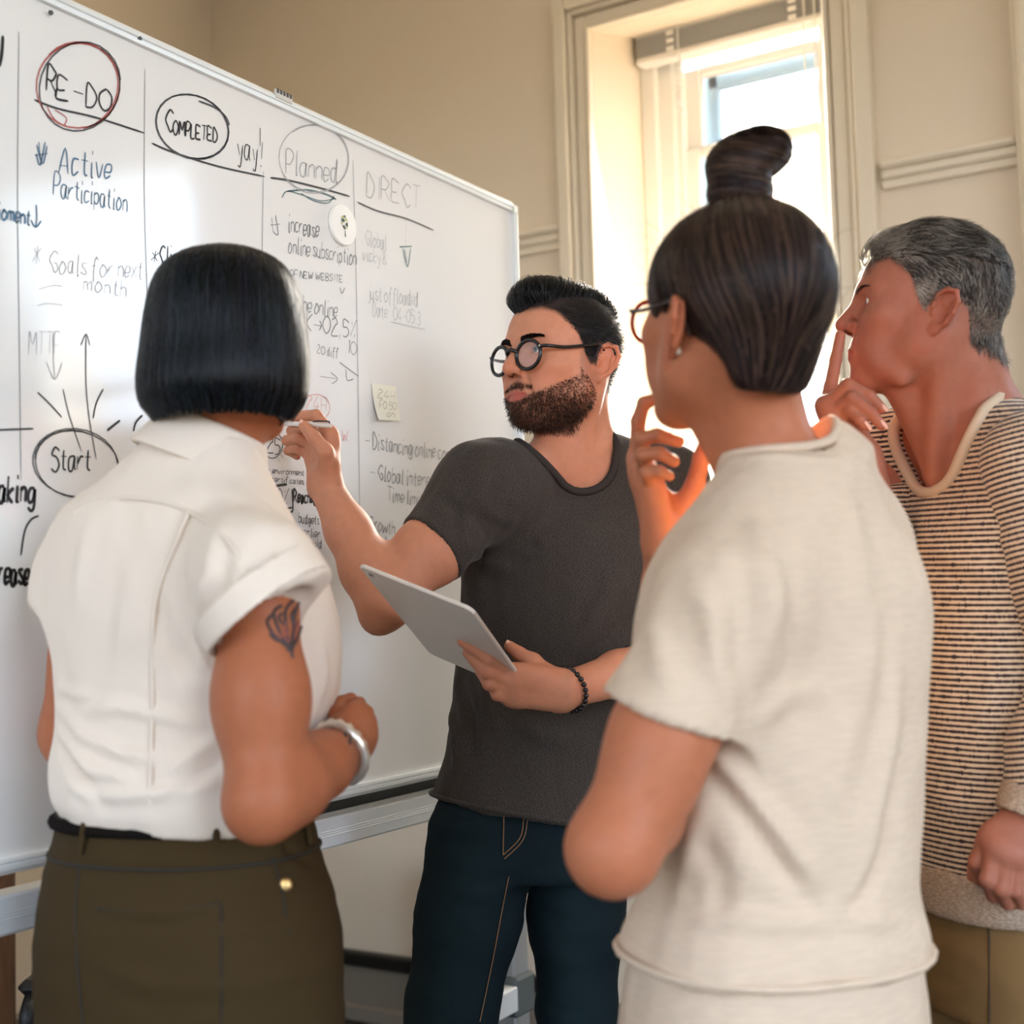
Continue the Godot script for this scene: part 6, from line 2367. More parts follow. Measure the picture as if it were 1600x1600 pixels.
	K.ball(b1, Vector3(0.034, 0.024, 0.032), 0.012)
	K.ball(b2, Vector3(0.031, 0.0255, 0.030), 0.012)
	K.ball(b1.lerp(b2, 0.5) + look.y * 0.004, Vector3(0.030, 0.020, 0.028), 0.015)
	var hbx := head_box(T)
	var bx1 := hand_box(wrR, hr, tr)
	var holes := [hbx.grow(-0.008), bx1.grow(-0.008)]
	var got := run_all({
		"body": func(): return B.nets(Vector3(pelvis.x - 0.5, 0.02, pelvis.z - 0.7), Vector3(pelvis.x + 0.5, T.origin.y - 0.02, pelvis.z + 0.5), 0.0065, holes),
		"head": func(): return B.nets(hbx.position, hbx.end, 0.0026, []),
		"hand": func(): return B.nets(bx1.position, bx1.end, 0.0024, []),
		"shirt": func():
			var m := S.nets(Vector3(pelvis.x - 0.45, pelvis.y - 0.02, pelvis.z - 0.5), Vector3(pelvis.x + 0.5, T.origin.y, pelvis.z + 0.5), 0.0045, [], false)
			wrinkle(m, folds_s, 0.007, 5.5, Vector3(1.3, 0.7, 1.3), 23)
			return m,
		"under": func():
			var m := U.nets(Vector3(pelvis.x - 0.45, pelvis.y - 0.3, pelvis.z - 0.5), Vector3(pelvis.x + 0.5, pelvis.y + 0.2, pelvis.z + 0.5), 0.006, [], false)
			wrinkle(m, [], 0.004, 8.0, Vector3(1.3, 0.6, 1.3), 29)
			return m,
		"jeans": func(): return J.nets(Vector3(pelvis.x - 0.45, 0.03, pelvis.z - 0.5), Vector3(pelvis.x + 0.5, pelvis.y + 0.1, pelvis.z + 0.5), 0.009, []),
		"hair": func(): return Q.nets(T.origin - Vector3.ONE * 0.2, T.origin + Vector3.ONE * 0.2, 0.0035),
		"bun": func(): return K.nets(b1 - Vector3.ONE * 0.12, b1 + Vector3.ONE * 0.12, 0.003),
	})
	var skin := joined([got.body, got.head, got.hand])
	skin_colors(skin, T, tone, {})
	part("body", to_mesh(skin), skin_mat(), me)
	var sm := mat(lin(216, 192, 166), 0.85, 0.0, 0.25)
	sm.albedo_texture = noise_tex(512, 0.02, FastNoiseLite.TYPE_SIMPLEX, 4, Color(0.93, 0.93, 0.93), Color(1, 1, 1), 33)
	sm.backlight_enabled = true
	sm.backlight = Color(0.2, 0.18, 0.16)
	bump(sm, noise_tex(512, 0.3, FastNoiseLite.TYPE_SIMPLEX, 2), 0.04, 5.0)
	sm.uv1_scale = Vector3(3, 12, 3)
	var shirt := part("shirt", to_mesh(got.shirt), sm, me)
	var under := part("long_shirt", to_mesh(got.under), sm, me)
	var s := st_new()
	tube(s, collar, 0.0055, 8, true)
	part("collar", s, sm, shirt)
	s = st_new()
	hem(s, S, cL - aL * 0.006, aL, 0.0040)
	tube(s, band(S, tor * Vector3(0, 0.056, 0), tor.basis.y, 0.3, 64), 0.0045, 6, true)
	part("hem", s, sm, shirt)
	part("trousers", to_mesh(got.jeans), mat(lin(64, 62, 62), 0.85), me)
	part("hair_body", to_mesh(with_color(got.hair, srgb(34, 27, 24))), hair_mat(0.5), me)
	part("bun", to_mesh(with_color(got.bun, srgb(34, 27, 24))), hair_mat(0.5), me)
	# strands drawn up from the hair line to the knot
	var H := Hair.new()
	var rng := RandomNumberGenerator.new()
	rng.seed = 99
	var qa := Q.every
	var c_up := b0
	for k in 5200:
		var h := scalp(Q, qa, T, rng)
		if h.is_empty():
			continue
		var l: Vector3 = h[2]
		if l.y < -0.07 or Q.ev(h[0], qa) > 0.002:
			continue
		var p: Vector3 = h[0]
		var n: Vector3 = h[1]
		var pts := []
		var off := rng.randf_range(0.0002, 0.0022)
		if rng.randf() > 0.97:
			off = rng.randf_range(0.003, 0.006)
		var steps := 8
		for j in steps:
			var g := Q.grad(p, qa, 0.003)
			pts.append(p + g * (off * sin(0.3 + j * 0.36)))
			var d := c_up - p
			if d.length() < 0.035:
				break
			d = (d - g * d.dot(g)).normalized()
			p += d * 0.011
			p -= g * clampf(Q.ev(p, qa), -0.004, 0.004)
		if pts.size() > 2:
			var f := rng.randf()
			var c1 := srgb(24, 19, 17).lerp(srgb(92, 68, 54), f * f)
			H.strand(pts, n, 0.0014, 0.0008, c1, c1)
	# strands wound round the knot
	for k in 900:
		var d := Vector3(rng.randfn(), rng.randfn(), rng.randfn()).normalized()
		var c := b1.lerp(b2, 1.0 if rng.randf() > 0.45 else 0.0)
		var p := K.hit(c + d * 0.08, -d, 0.1)
		var ax := (look.y + look.x * 0.3).normalized()
		var pts := []
		var off := rng.randf_range(0.0002, 0.0016)
		var n := K.grad(p, K.every, 0.003)
		for j in 7:
			var g := K.grad(p, K.every, 0.003)
			pts.append(p + g * off)
			var t := ax.cross(g)
			if t.length() < 0.05:
				break
			p += (t.normalized() + ax * 0.12).normalized() * 0.008
			p -= g * clampf(K.ev(p, K.every), -0.004, 0.004)
		if pts.size() > 2:
			var f := rng.randf()
			var c1 := srgb(24, 19, 17).lerp(srgb(92, 68, 54), f * f)
			H.strand(pts, n, 0.0014, 0.0008, c1, c1)
	# flyaway hairs at the nape, front and knot
	for k in 160:
		var h := scalp(Q, qa, T, rng)
		if h.is_empty() or Q.ev(h[0], qa) > 0.002:
			continue
		var p: Vector3 = h[0]
		var n: Vector3 = h[1]
		var d := (n * 0.7 + (c_up - p).normalized() * 0.6 + Vector3(rng.randfn(), rng.randfn(), rng.randfn()) * 0.3).normalized()
		var pts := [p]
		for j in 5:
			d = (d + Vector3(rng.randfn(), rng.randfn() - 0.4, rng.randfn()) * 0.22).normalized()
			p += d * rng.randf_range(0.004, 0.009)
			pts.append(p)
		H.strand(pts, n.cross(d).cross(d), 0.0005, 0.0003, srgb(70, 50, 38), srgb(110, 80, 58))
	part("hair", to_mesh(H.dict()), hair_mat(0.36), me).set_meta("kind", "stuff")
	for x in [-1.0, 1.0]:
		part("eye", to_mesh(eyeball(T * Vector3(0.0318 * x, 0.0168, 0.0755), 0.0112, T.basis.z, srgb(60, 40, 26))), hair_mat(0.12), me)
	shoes(me, [anR, anL], fwp, mat(lin(60, 56, 52), 0.5))
	# ear stud
	var es := thing("earring", "small pearl stud in the left ear of the woman with the high bun", "earring", seen(B, 1059, 549, 1.1))
	s = st_new()
	var ep := seen(B, 1059, 549, 1.1, 0.002)
	lathe(s, ep - Vector3(0, 0.004, 0), Vector3.UP, [Vector2(0.0, 0.0), Vector2(0.0028, 0.0011), Vector2(0.004, 0.004), Vector2(0.0028, 0.0069), Vector2(0.0, 0.008)], 14)
	part("pearl", s, mat(lin(232, 214, 190), 0.2), es)
	spectacles(T, "tortoiseshell red and black glasses worn by the woman with the high bun", 0.0255, mat(lin(32, 18, 14), 0.25), mat(lin(168, 40, 18), 0.2), 0.92, 0.0028)
# ---------------------------------------------------------------- the grey-haired man at the right
func build_older_man() -> void:
	var pelvis := at(1555, 1335, 1.88)
	var me := thing("person", "grey-haired man in a striped knitted sweater and khaki trousers, finger on his lips", "person", Vector3(pelvis.x, 0, pelvis.z))
	var T := head_frame(at(1445, 503, 1.87), 83.0, 8.0, 0.0, 0.97)
	var tone := srgb(160, 101, 80)
	var neck0 := at(1492, 570, 1.88)
	var neck1 := at(1532, 668, 1.90)
	var chest := at(1545, 900, 1.88)
	var shL := at(1618, 722, 1.75)
	var elL := at(1685, 1050, 1.70)
	var wrL := at(1610, 1285, 1.68)
	var shR := at(1402, 702, 2.02)
	var elR := at(1400, 1010, 1.92)
	var wrR := at(1346, 716, 1.83)
	var hipR := at(1500, 1400, 1.94)
	var hipL := at(1620, 1400, 1.82)
	var knR := hipR + Vector3(0.0, -0.42, 0)
	var knL := hipL + Vector3(0.0, -0.42, 0)
	var anR := Vector3(knR.x, 0.09, knR.z)
	var anL := Vector3(knL.x, 0.09, knL.z)
	var fwd := facing(chest, 58.0)
	var fwp := facing(pelvis, 55.0)
	var tor := frame(pelvis, neck1 - pelvis, fwd)
	var B := Field.new()
	B.loft(tor, [[-0.08, 0, 0, 0.14, 0.10, 0.11, 2.2], [0.06, 0, 0.01, 0.14, 0.11, 0.09, 2.2], [0.2, 0, 0.01, 0.14, 0.11, 0.09, 2.2], [0.36, 0, 0.005, 0.155, 0.11, 0.10, 2.2], [0.48, 0, -0.005, 0.145, 0.085, 0.09, 2.2], [0.56, 0, -0.012, 0.085, 0.055, 0.055, 2.0]], 0.03)
	B.cone(neck1, shR, 0.045, 0.046, 0.05)
	B.cone(neck1, shL, 0.045, 0.046, 0.05)
	B.cone(neck1 - Vector3(0, 0.03, 0), neck0, 0.066, 0.060, 0.04)
	B.cone(neck0, T * Vector3(0, -0.005, -0.025), 0.060, 0.058, 0.03)
	B.cone(T * Vector3(0, -0.082, 0.030), tor * Vector3(0, 0.53, 0.055), 0.026, 0.024, 0.035)
	B.cone(T * Vector3(0.055, -0.03, -0.02), tor * Vector3(0.012, 0.53, 0.085), 0.017, 0.011, 0.02)
	B.chain([shL, elL], [0.052, 0.043], 0.03)
	B.chain([elL, elL.lerp(wrL, 0.3), wrL], [0.042, 0.043, 0.030], 0.025)
	B.chain([shR, elR], [0.052, 0.043], 0.03)
	B.chain([elR, elR.lerp(wrR, 0.3), wrR], [0.042, 0.043, 0.029], 0.025)
	B.chain([hipR, knR, anR], [0.075, 0.052, 0.036], 0.03)
	B.chain([hipL, knL, anL], [0.075, 0.052, 0.036], 0.03)
	head_shape(B, T, {"jaw": 1.0, "nose": 1.02, "lips": 0.75, "brow": 1.1, "eye": 0.0034})
	# cheek line and jowl
	hc(B, T, Vector3(0.040, -0.070, 0.060), Vector3(0.046, -0.092, 0.030), 0.010, 0.010, 0.02)
	hc(B, T, Vector3(-0.040, -0.070, 0.060), Vector3(-0.046, -0.092, 0.030), 0.010, 0.010, 0.02)
	var hr := [hp([1290, 634, 1.82, 1298, 604, 1.835, 1306, 562, 1.845, 1313, 524, 1.85]), hp([1292, 634, 1.805, 1325, 602, 1.785, 1358, 619, 1.778, 1377, 638, 1.778]),
		hp([1302, 647, 1.80, 1331, 621, 1.775, 1361, 646, 1.768, 1377, 664, 1.768]), hp([1313, 660, 1.80, 1329, 640, 1.777, 1344, 656, 1.77, 1352, 666, 1.77])]
	var tr := hp([1338, 694, 1.85, 1342, 658, 1.875, 1336, 624, 1.89, 1330, 602, 1.895])
	hand_shape(B, elR.lerp(wrR, 0.8), wrR, hr, tr, 1.0, 0.029)
	var hl := [hp([1545, 1308, 1.67, 1526, 1348, 1.67, 1532, 1374, 1.69, 1546, 1386, 1.71]), hp([1556, 1324, 1.655, 1543, 1374, 1.65, 1552, 1399, 1.67, 1564, 1404, 1.70]),
		hp([1573, 1337, 1.65, 1565, 1389, 1.645, 1574, 1411, 1.665, 1584, 1412, 1.69]), hp([1592, 1344, 1.65, 1588, 1393, 1.645, 1596, 1412, 1.665, 1602, 1412, 1.69])]
	var tl := hp([1575, 1298, 1.70, 1542, 1316, 1.71, 1527, 1345, 1.715, 1521, 1368, 1.72])
	hand_shape(B, elL.lerp(wrL, 0.85), wrL, hl, tl, 1.05, 0.030)

	# ---- sweater: trunk, sleeves, bands
	var S := Field.new()
	var ring := [[0.0, 0, 0.005, 0.178, 0.130, 0.130, 2.3], [0.06, 0, 0.01, 0.172, 0.135, 0.122, 2.3], [0.18, 0, 0.012, 0.172, 0.140, 0.120, 2.3], [0.33, 0, 0.008, 0.180, 0.138, 0.122, 2.3], [0.45, 0, 0, 0.182, 0.118, 0.118, 2.3], [0.52, 0, -0.01, 0.150, 0.088, 0.095, 2.2], [0.585, 0, -0.015, 0.090, 0.062, 0.065, 2.0]]
	S.loft(tor, ring, 0.05)
	S.cone(neck1 - Vector3(0, 0.015, 0), shR, 0.058, 0.062, 0.06)
	S.cone(neck1 - Vector3(0, 0.015, 0), shL, 0.058, 0.062, 0.06)
	var nc := tor * Vector3(0, 0.565, 0.02)
	var nn := ((neck0 - neck1).normalized() * 0.75 + fwd * 0.5 + Vector3(0, 0.15, 0)).normalized()
	var collar := rim(S, nc, nn, tor.basis.x, 0.086, 0.086, 44)
	S.cone(nc - nn * 0.10, nc + nn * 0.22, 0.080, 0.084, 0.004, 1)
	var SL := Field.new()
	SL.chain([shL, shL.lerp(elL, 0.5), elL, elL.lerp(wrL, 0.5), wrL], [0.070, 0.062, 0.055, 0.050, 0.042], 0.03)
	SL.plane(wrL.lerp(elL, 0.18), wrL - elL)
	SL.cone(elL.lerp(wrL, 0.5), wrL + (wrL - elL).normalized() * 0.05, 0.038, 0.038, 0.004, 1)
	var SR := Field.new()
	SR.chain([shR, shR.lerp(elR, 0.5), elR, elR.lerp(wrR, 0.5), wrR], [0.070, 0.062, 0.055, 0.048, 0.042], 0.03)
	SR.plane(wrR.lerp(elR, 0.30), wrR - elR)
	var CU := Field.new()
	CU.cone(elL, wrL, 0.052, 0.046, 0.01)
	CU.plane(wrL.lerp(elL, 0.02), wrL - elL)
	CU.plane(wrL.lerp(elL, 0.20), elL - wrL)
	CU.cone(elL, wrL, 0.046, 0.039, 0.004, 1)
	var HB := Field.new()
	HB.loft(tor, [[-0.062, 0, 0.005, 0.172, 0.125, 0.124, 2.3], [-0.05, 0, 0.005, 0.176, 0.130, 0.128, 2.3], [0.0, 0, 0.005, 0.181, 0.133, 0.133, 2.3], [0.006, 0, 0.005, 0.176, 0.128, 0.128, 2.3]], 0.01)
	var J := Field.new()
	J.loft(frame(pelvis, Vector3.UP, fwp), [[-0.20, 0, 0, 0.165, 0.120, 0.130, 2.4], [-0.10, 0, 0, 0.166, 0.120, 0.130, 2.4], [0.0, 0, 0, 0.152, 0.112, 0.115, 2.4], [0.05, 0, 0, 0.14, 0.105, 0.105, 2.4]], 0.02)
	J.chain([hipR, knR, anR + Vector3(0, -0.03, 0)], [0.105, 0.075, 0.06], 0.03)
	J.chain([hipL, knL, anL + Vector3(0, -0.03, 0)], [0.105, 0.075, 0.06], 0.03)
	var folds_s := [fold(S, [1440, 830, 1480, 870, 1545, 900, 1590, 900], 0.014, 0.006, 1.4), fold(S, [1450, 880, 1500, 910, 1570, 915], 0.012, -0.005, 1.4), fold(S, [1430, 1230, 1480, 1250, 1540, 1255, 1590, 1240], 0.014, 0.006, 1.4),
		fold(S, [1560, 1000, 1540, 1100, 1530, 1200], 0.02, 0.005, 1.4), fold(S, [1440, 700, 1480, 730, 1520, 740], 0.014, 0.003, 1.4)]
	var folds_l := [fold(SL, [1555, 830, 1580, 860, 1620, 880], 0.010, 0.005, 1.2), fold(SL, [1560, 790, 1590, 810, 1630, 815], 0.010, -0.004, 1.2)]
	var folds_j := [fold(J, [1430, 1385, 1480, 1380, 1530, 1395], 0.012, 0.005, 1.4), fold(J, [1430, 1425, 1490, 1440, 1540, 1420], 0.010, 0.005, 1.4), fold(J, [1435, 1450, 1490, 1450, 1545, 1430], 0.010, -0.004, 1.4), fold(J, [1440, 1545, 1490, 1550, 1540, 1540], 0.012, 0.004, 1.4)]
	var hbx := head_box(T)
	var bx1 := hand_box(wrR, hr, tr)
	var bx2 := hand_box(wrL, hl, tl)
	# the two fine boxes overlap at the chin: the hand's box gives way to the head's
	var holes := [hbx.grow(-0.008), bx1.grow(-0.008), bx2.grow(-0.008)]
	var got := run_all({
		"body": func(): return B.nets(Vector3(pelvis.x - 0.6, 0.02, pelvis.z - 0.5), Vector3(pelvis.x + 0.5, T.origin.y - 0.02, pelvis.z + 0.5), 0.0075, holes),
		"head": func(): return B.nets(hbx.position, hbx.end, 0.0024, []),
		"hand": func(): return B.nets(bx1.position, bx1.end, 0.0024, [hbx.grow(-0.003)]),
		"hand2": func(): return B.nets(bx2.position, bx2.end, 0.0026, []),
		"shirt": func():
			var m := S.nets(Vector3(pelvis.x - 0.5, pelvis.y - 0.02, pelvis.z - 0.5), Vector3(pelvis.x + 0.5, T.origin.y, pelvis.z + 0.5), 0.0055, [], false)
			wrinkle(m, folds_s, 0.004, 6.0, Vector3(1.2, 0.8, 1.2), 43)
			return m,
		"sl": func():
			var m := SL.nets(box_of([shL, elL, wrL], 0.1).position, box_of([shL, elL, wrL], 0.1).end, 0.0055, [], false)
			wrinkle(m, folds_l, 0.004, 9.0, Vector3.ONE, 44)
			return m,
		"sr": func():
			var m := SR.nets(box_of([shR, elR, wrR], 0.1).position, box_of([shR, elR, wrR], 0.1).end, 0.007, [], false)
			wrinkle(m, [], 0.004, 9.0, Vector3.ONE, 45)
			return m,
		"cu": func(): return CU.nets(wrL - Vector3.ONE * 0.16, wrL + Vector3.ONE * 0.16, 0.004),
		"hb": func():
			var m := HB.nets(Vector3(pelvis.x - 0.5, pelvis.y - 0.1, pelvis.z - 0.5), Vector3(pelvis.x + 0.5, pelvis.y + 0.06, pelvis.z + 0.5), 0.005, [], false)
			wrinkle(m, [], 0.003, 10.0, Vector3.ONE, 46)
			return m,
		"jeans": func():
			var m := J.nets(Vector3(pelvis.x - 0.45, 0.03, pelvis.z - 0.5), Vector3(pelvis.x + 0.5, pelvis.y + 0.1, pelvis.z + 0.5), 0.007, [], false)
			wrinkle(m, folds_j, 0.004, 9.0, Vector3(0.8, 1.5, 0.8), 47)
			return m,
	})
	var line := [Vector2(0, 0.066), Vector2(20, 0.068), Vector2(38, 0.074), Vector2(52, 0.064), Vector2(62, 0.050), Vector2(70, 0.016), Vector2(77, 0.000), Vector2(84, 0.012), Vector2(92, 0.031), Vector2(108, 0.030), Vector2(122, 0.006), Vector2(135, -0.040), Vector2(180, -0.058)]
	var skin := joined([got.body, got.head, got.hand, got.hand2])
	skin_colors(skin, T, tone, {"line": line, "scalp": srgb(92, 78, 68), "scalp_share": 0.95, "lip": srgb(164, 88, 72)})
	part("body", to_mesh(skin), skin_mat(0.5), me)
	var knit := mat(Color.WHITE, 0.95, 0.0, 0.15)
	knit.albedo_texture = stripe_texture()
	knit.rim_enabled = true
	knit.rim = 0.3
	along(got.shirt, tor.origin, tor.basis.y, tor.basis.x)
	along(got.sl, shL, (shL - elL).normalized(), tor.basis.x)
	along(got.sr, shR, (shR - elR).normalized(), tor.basis.x)
	var sw := part("sweater", to_mesh(got.shirt), knit, me)
	part("sleeve", to_mesh(got.sl), knit, sw)
	part("sleeve", to_mesh(got.sr), knit, sw)
	var marl := mat(lin(206, 186, 160), 0.95, 0.0, 0.15)
	marl.albedo_texture = noise_tex(512, 0.06, FastNoiseLite.TYPE_SIMPLEX, 3, Color(0.66, 0.60, 0.60), Color(1, 1, 1), 61)
	bump(marl, noise_tex(256, 0.1, FastNoiseLite.TYPE_SIMPLEX, 2), 0.1, 5.0)
	marl.uv1_scale = Vector3(4, 9, 4)
	part("hem_band", to_mesh(got.hb), marl, sw)
	part("cuff", to_mesh(got.cu), marl, sw)
	var s := st_new()
	tube(s, collar, 0.0085, 8, true)
	part("collar", s, mat(lin(200, 178, 152), 0.95), sw)
	s = st_new()
	var kh := mat(lin(126, 98, 62), 0.85, 0.0, 0.25)
	bump(kh, noise_tex(512, 0.5, FastNoiseLite.TYPE_SIMPLEX, 1), 0.04, 6.0)
	var tr_ := part("trousers", to_mesh(got.jeans), kh, me)
	tube(s, seen_path(J, [1540, 1395, 1545, 1450, 1546, 1520, 1546, 1598], 0.0002, 1.5), 0.0018, 4)
	part("seam", s, mat(lin(70, 52, 32), 0.9), tr_)
	for x in [-1.0, 1.0]:
		part("eye", to_mesh(eyeball(T * Vector3(0.0318 * x, 0.0166, 0.0753), 0.0117, T * Vector3(0, -0.05, 0.5) - T.origin, srgb(50, 56, 60))), hair_mat(0.12), me)
	s = st_new()
	for e in [[hr[1], -look.z * -1.0 + look.y * 0.4], [hr[2], look.z + look.y * 0.4], [hr[3], look.z + look.y * 0.4]]:
		nail(s, e[0][2], e[0][3], look.z + look.y * 0.5 + look.x * 0.2, 0.0075)
	part("nail", s, mat(lin(206, 148, 122), 0.3), me)
	shoes(me, [anR, anL], fwp, mat(lin(60, 44, 32), 0.5))
	older_hair(me, B, T, line)

# texture coordinates: v along an axis, u round it; one repeat is 24 cm round and 12 cm along
func along(m: Dictionary, o: Vector3, axis: Vector3, side: Vector3) -> void:
	var uv := PackedVector2Array()
	uv.resize(m.v.size())
	axis = axis.normalized()
	side = (side - axis * side.dot(axis)).normalized()
	var w := axis.cross(side)
	for i in m.v.size():
		var p: Vector3 = m.v[i] - o
		# the seam of the angle lies where it meets itself after whole repeats
		uv[i] = Vector2(absf(atan2(p.dot(w), p.dot(side))) * 0.15 / 0.24, p.dot(axis) / 0.12)
	m.uv = uv

# fine dark stripes with slubs on oatmeal knit
func stripe_texture() -> ImageTexture:
	var n := 512
	var im := Image.create(n, n, false, Image.FORMAT_RGB8)
	var nz := FastNoiseLite.new()
	nz.seed = 5
	nz.frequency = 0.05
	var ns := FastNoiseLite.new()
	ns.seed = 6
	ns.frequency = 0.35
	var light := lin(214, 188, 158)
	var dark := lin(58, 48, 50)
	for y in n:
		for x in n:
			var row := y / 32.0
			var f := fposmod(row, 1.0)
			var band_id := floorf(row)
			var thick := 0.20 + 0.10 * nz.get_noise_2d(x * 0.9, band_id * 90.0) + (0.12 if nz.get_noise_2d(x * 1.6 + 300.0, band_id * 57.0) > 0.38 else 0.0)
			var k := smoothstep(thick + 0.09, thick - 0.05, absf(f - 0.5))
			var g := 1.0 + 0.12 * ns.get_noise_2d(x, y)
			im.set_pixel(x, y, (light.lerp(dark, k) * g).clamp())
	return ImageTexture.create_from_image(im)

func older_hair(me: Node3D, B: Field, T: Transform3D, line: Array) -> void:
	var act := B.near(T.origin, 0.12)
	var rng := RandomNumberGenerator.new()
	rng.seed = 58
	var H := Hair.new()
	var up := T.basis.y.normalized()
	var fw := T.basis.z.normalized()
	var nz := FastNoiseLite.new()
	nz.seed = 8
	nz.frequency = 26.0
	# volume under the longer hair on top
	var Q := Field.new()
	hb(Q, T, Vector3(0, 0.046, -0.014), Vector3(0.0772, 0.0887, 0.1007), 0.03)
	hb(Q, T, Vector3(0, 0.040, 0.030), Vector3(0.0667, 0.0687, 0.0627), 0.03)
	hb(Q, T, Vector3(0, 0.074, -0.012), Vector3(0.0715, 0.0745, 0.095), 0.02)
	hb(Q, T, Vector3(-0.004, 0.098, 0.062), Vector3(0.046, 0.026, 0.030), 0.02)
	var V := Field.new()
	hb(V, T, Vector3(0, 0.078, -0.014), Vector3(0.0700, 0.0690, 0.093), 0.02)
	hb(V, T, Vector3(-0.004, 0.100, 0.058), Vector3(0.042, 0.022, 0.026), 0.02)
	part("hair_body", to_mesh(with_color(V.nets(T.origin - Vector3.ONE * 0.2, T.origin + Vector3.ONE * 0.22, 0.004), srgb(58, 50, 45))), hair_mat(0.6), me)
	var sd := T.basis.x.normalized()
	for k in 17000:
		var h := scalp(B, act, T, rng, Vector3(0, 0.2, 0))
		if h.is_empty():
			continue
		var l: Vector3 = h[2]
		var n: Vector3 = h[1]
		var p: Vector3 = h[0]
		var hl := hair_line(l, line)
		if hl < rng.randf_range(-0.003, 0.003):
			continue
		var top := smoothstep(0.05, 0.105, l.y)
		var front := smoothstep(0.03, 0.07, l.z)
		var wave := nz.get_noise_3dv(l)
		var d: Vector3 = -fw * 0.75 - up * 0.55 * (1.0 - top) + sd * wave * 0.8
		if front > 0.2 and top > 0.3:
			d = -fw * 0.55 + up * 0.3 + sd * (0.35 + wave)
		elif top > 0.5:
			d = -fw * 0.8 + sd * wave * 1.4
		elif l.z < -0.03:
			d = -up * 0.9 + sd * wave * 0.9 - fw * 0.2
		d = (d + Vector3(rng.randfn(), rng.randfn(), rng.randfn()) * 0.15).normalized()
		var ln: float = lerpf(0.013, 0.034, maxf(top, front * 0.6)) * rng.randf_range(0.8, 1.15)
		if hl < 0.012:
			ln *= 0.7
		var q := Q.hit(p + n * 0.05, -n, 0.055)
		if absf(Q.ev(q, Q.every)) > 0.004 or (q - p).dot(n) < 0.0:
			q = p
		var off := rng.randf_range(0.0004, 0.0035) + (0.003 if rng.randf() > 0.93 else 0.0)
		var pts := []
		for j in 7:
			var e := Q.ev(q, Q.every)
			var g := Q.grad(q, Q.every, 0.003) if absf(e) < 0.008 else n
			pts.append(q + g * off * sin(0.25 + j * 0.42))
			d = (d - g * d.dot(g) * 0.9 + sd * wave * 0.10).normalized()
			q += d * ln / 7.0
			if e < 0.012 and e > -0.006:
				q -= g * clampf(Q.ev(q, Q.every) - 0.0, -0.003, 0.001)
		# temples and front nearly white, the crown darker, wisps of both
		var white := 0.42 * smoothstep(0.065, 0.02, l.y) * smoothstep(-0.06, 0.02, l.z) + 0.55 * front * top + 0.18
		white = clampf(white + 0.5 * wave, 0.0, 1.0)
		var f := rng.randf()
		var c1 := srgb(44, 38, 34).lerp(srgb(176, 164, 150), clampf(white * 0.8 + (f - 0.5) * 0.5, 0.0, 1.0))
		H.strand(pts, n, 0.0014, 0.0005, c1, c1 * 1.15)
	part("hair", to_mesh(H.dict()), hair_mat(0.42), me).set_meta("kind", "stuff")
	brows(me, B, act, T, srgb(84, 66, 54), 0.7, rng)
# ---------------------------------------------------------------- glasses, tablet, pen, beads, furniture
func spectacles(T: Transform3D, label: String, r: float, rim_m: Material, front_m: Material, oval: float, thick: float) -> void:
	var g := thing("glasses", label, "glasses", T.origin)
	var s := st_new()
	var sc := T.basis.x.length()
	var yc := 0.0055
	var ring_of := func(x: float, k: float) -> Array:
		var pts := []
		for i in 40:
			var a := TAU * i / 40.0
			var px := cos(a) * r * k
			var py := sin(a) * r * oval * k * (1.0 if sin(a) < 0.0 else 0.96)
			pts.append(T * Vector3(0.0345 * x + px, yc + py, 0.1085 - absf(0.0345 * x + px) * 0.13 - 0.9 * px * px))
		return pts
	for x in [-1.0, 1.0]:
		s = st_new()
		tube(s, ring_of.call(x, 1.0), thick * sc, 8, true, T.basis.z, 0.9)
		part("rim", s, front_m, g)
		s = st_new()
		var ring: Array = ring_of.call(x, 0.97)
		var c := T * Vector3(0.0345 * x, yc, 0.1045)
		for i in 40:
			for e in 2:
				tri(s, c, ring[i], ring[(i + 1) % 40], T.basis.z.normalized() * (1 if e == 0 else -1))
		part("lens", s, glass(), g)
		s = st_new()
		tube(s, smooth_path([T * Vector3((0.0345 + r * 0.94) * x, 0.0145, 0.1000), T * Vector3((0.0345 + r + 0.005) * x, 0.0155, 0.0975), T * Vector3(0.0700 * x, 0.0155, 0.088), T * Vector3(0.0745 * x, 0.0165, 0.06), T * Vector3(0.0795 * x, 0.0255, 0.012), T * Vector3(0.0825 * x, 0.0270, -0.004), T * Vector3(0.0830 * x, 0.012, -0.022), T * Vector3(0.0815 * x, -0.008, -0.038)], 5), thick * 0.9 * sc, 8, false, T.basis.x, 1.0)
		part("temple", s, rim_m, g)
		s = st_new()
		lathe(s, T * Vector3((0.0345 + r + 0.001) * x, 0.0155, 0.1030), T.basis.z, [Vector2(0.0014, 0), Vector2(0.001, 0.0012), Vector2(0, 0.0014)], 8)
		part("rivet", s, mat(lin(220, 220, 220), 0.3, 0.8), g)
	s = st_new()
	tube(s, smooth_path([T * Vector3(-0.0345 + r * 0.90, 0.0120, 0.1075), T * Vector3(-0.005, 0.0160, 0.1130), T * Vector3(0.005, 0.0160, 0.1130), T * Vector3(0.0345 - r * 0.90, 0.0120, 0.1075)], 5), thick * 0.95 * sc, 8)
	part("bridge", s, front_m, g)

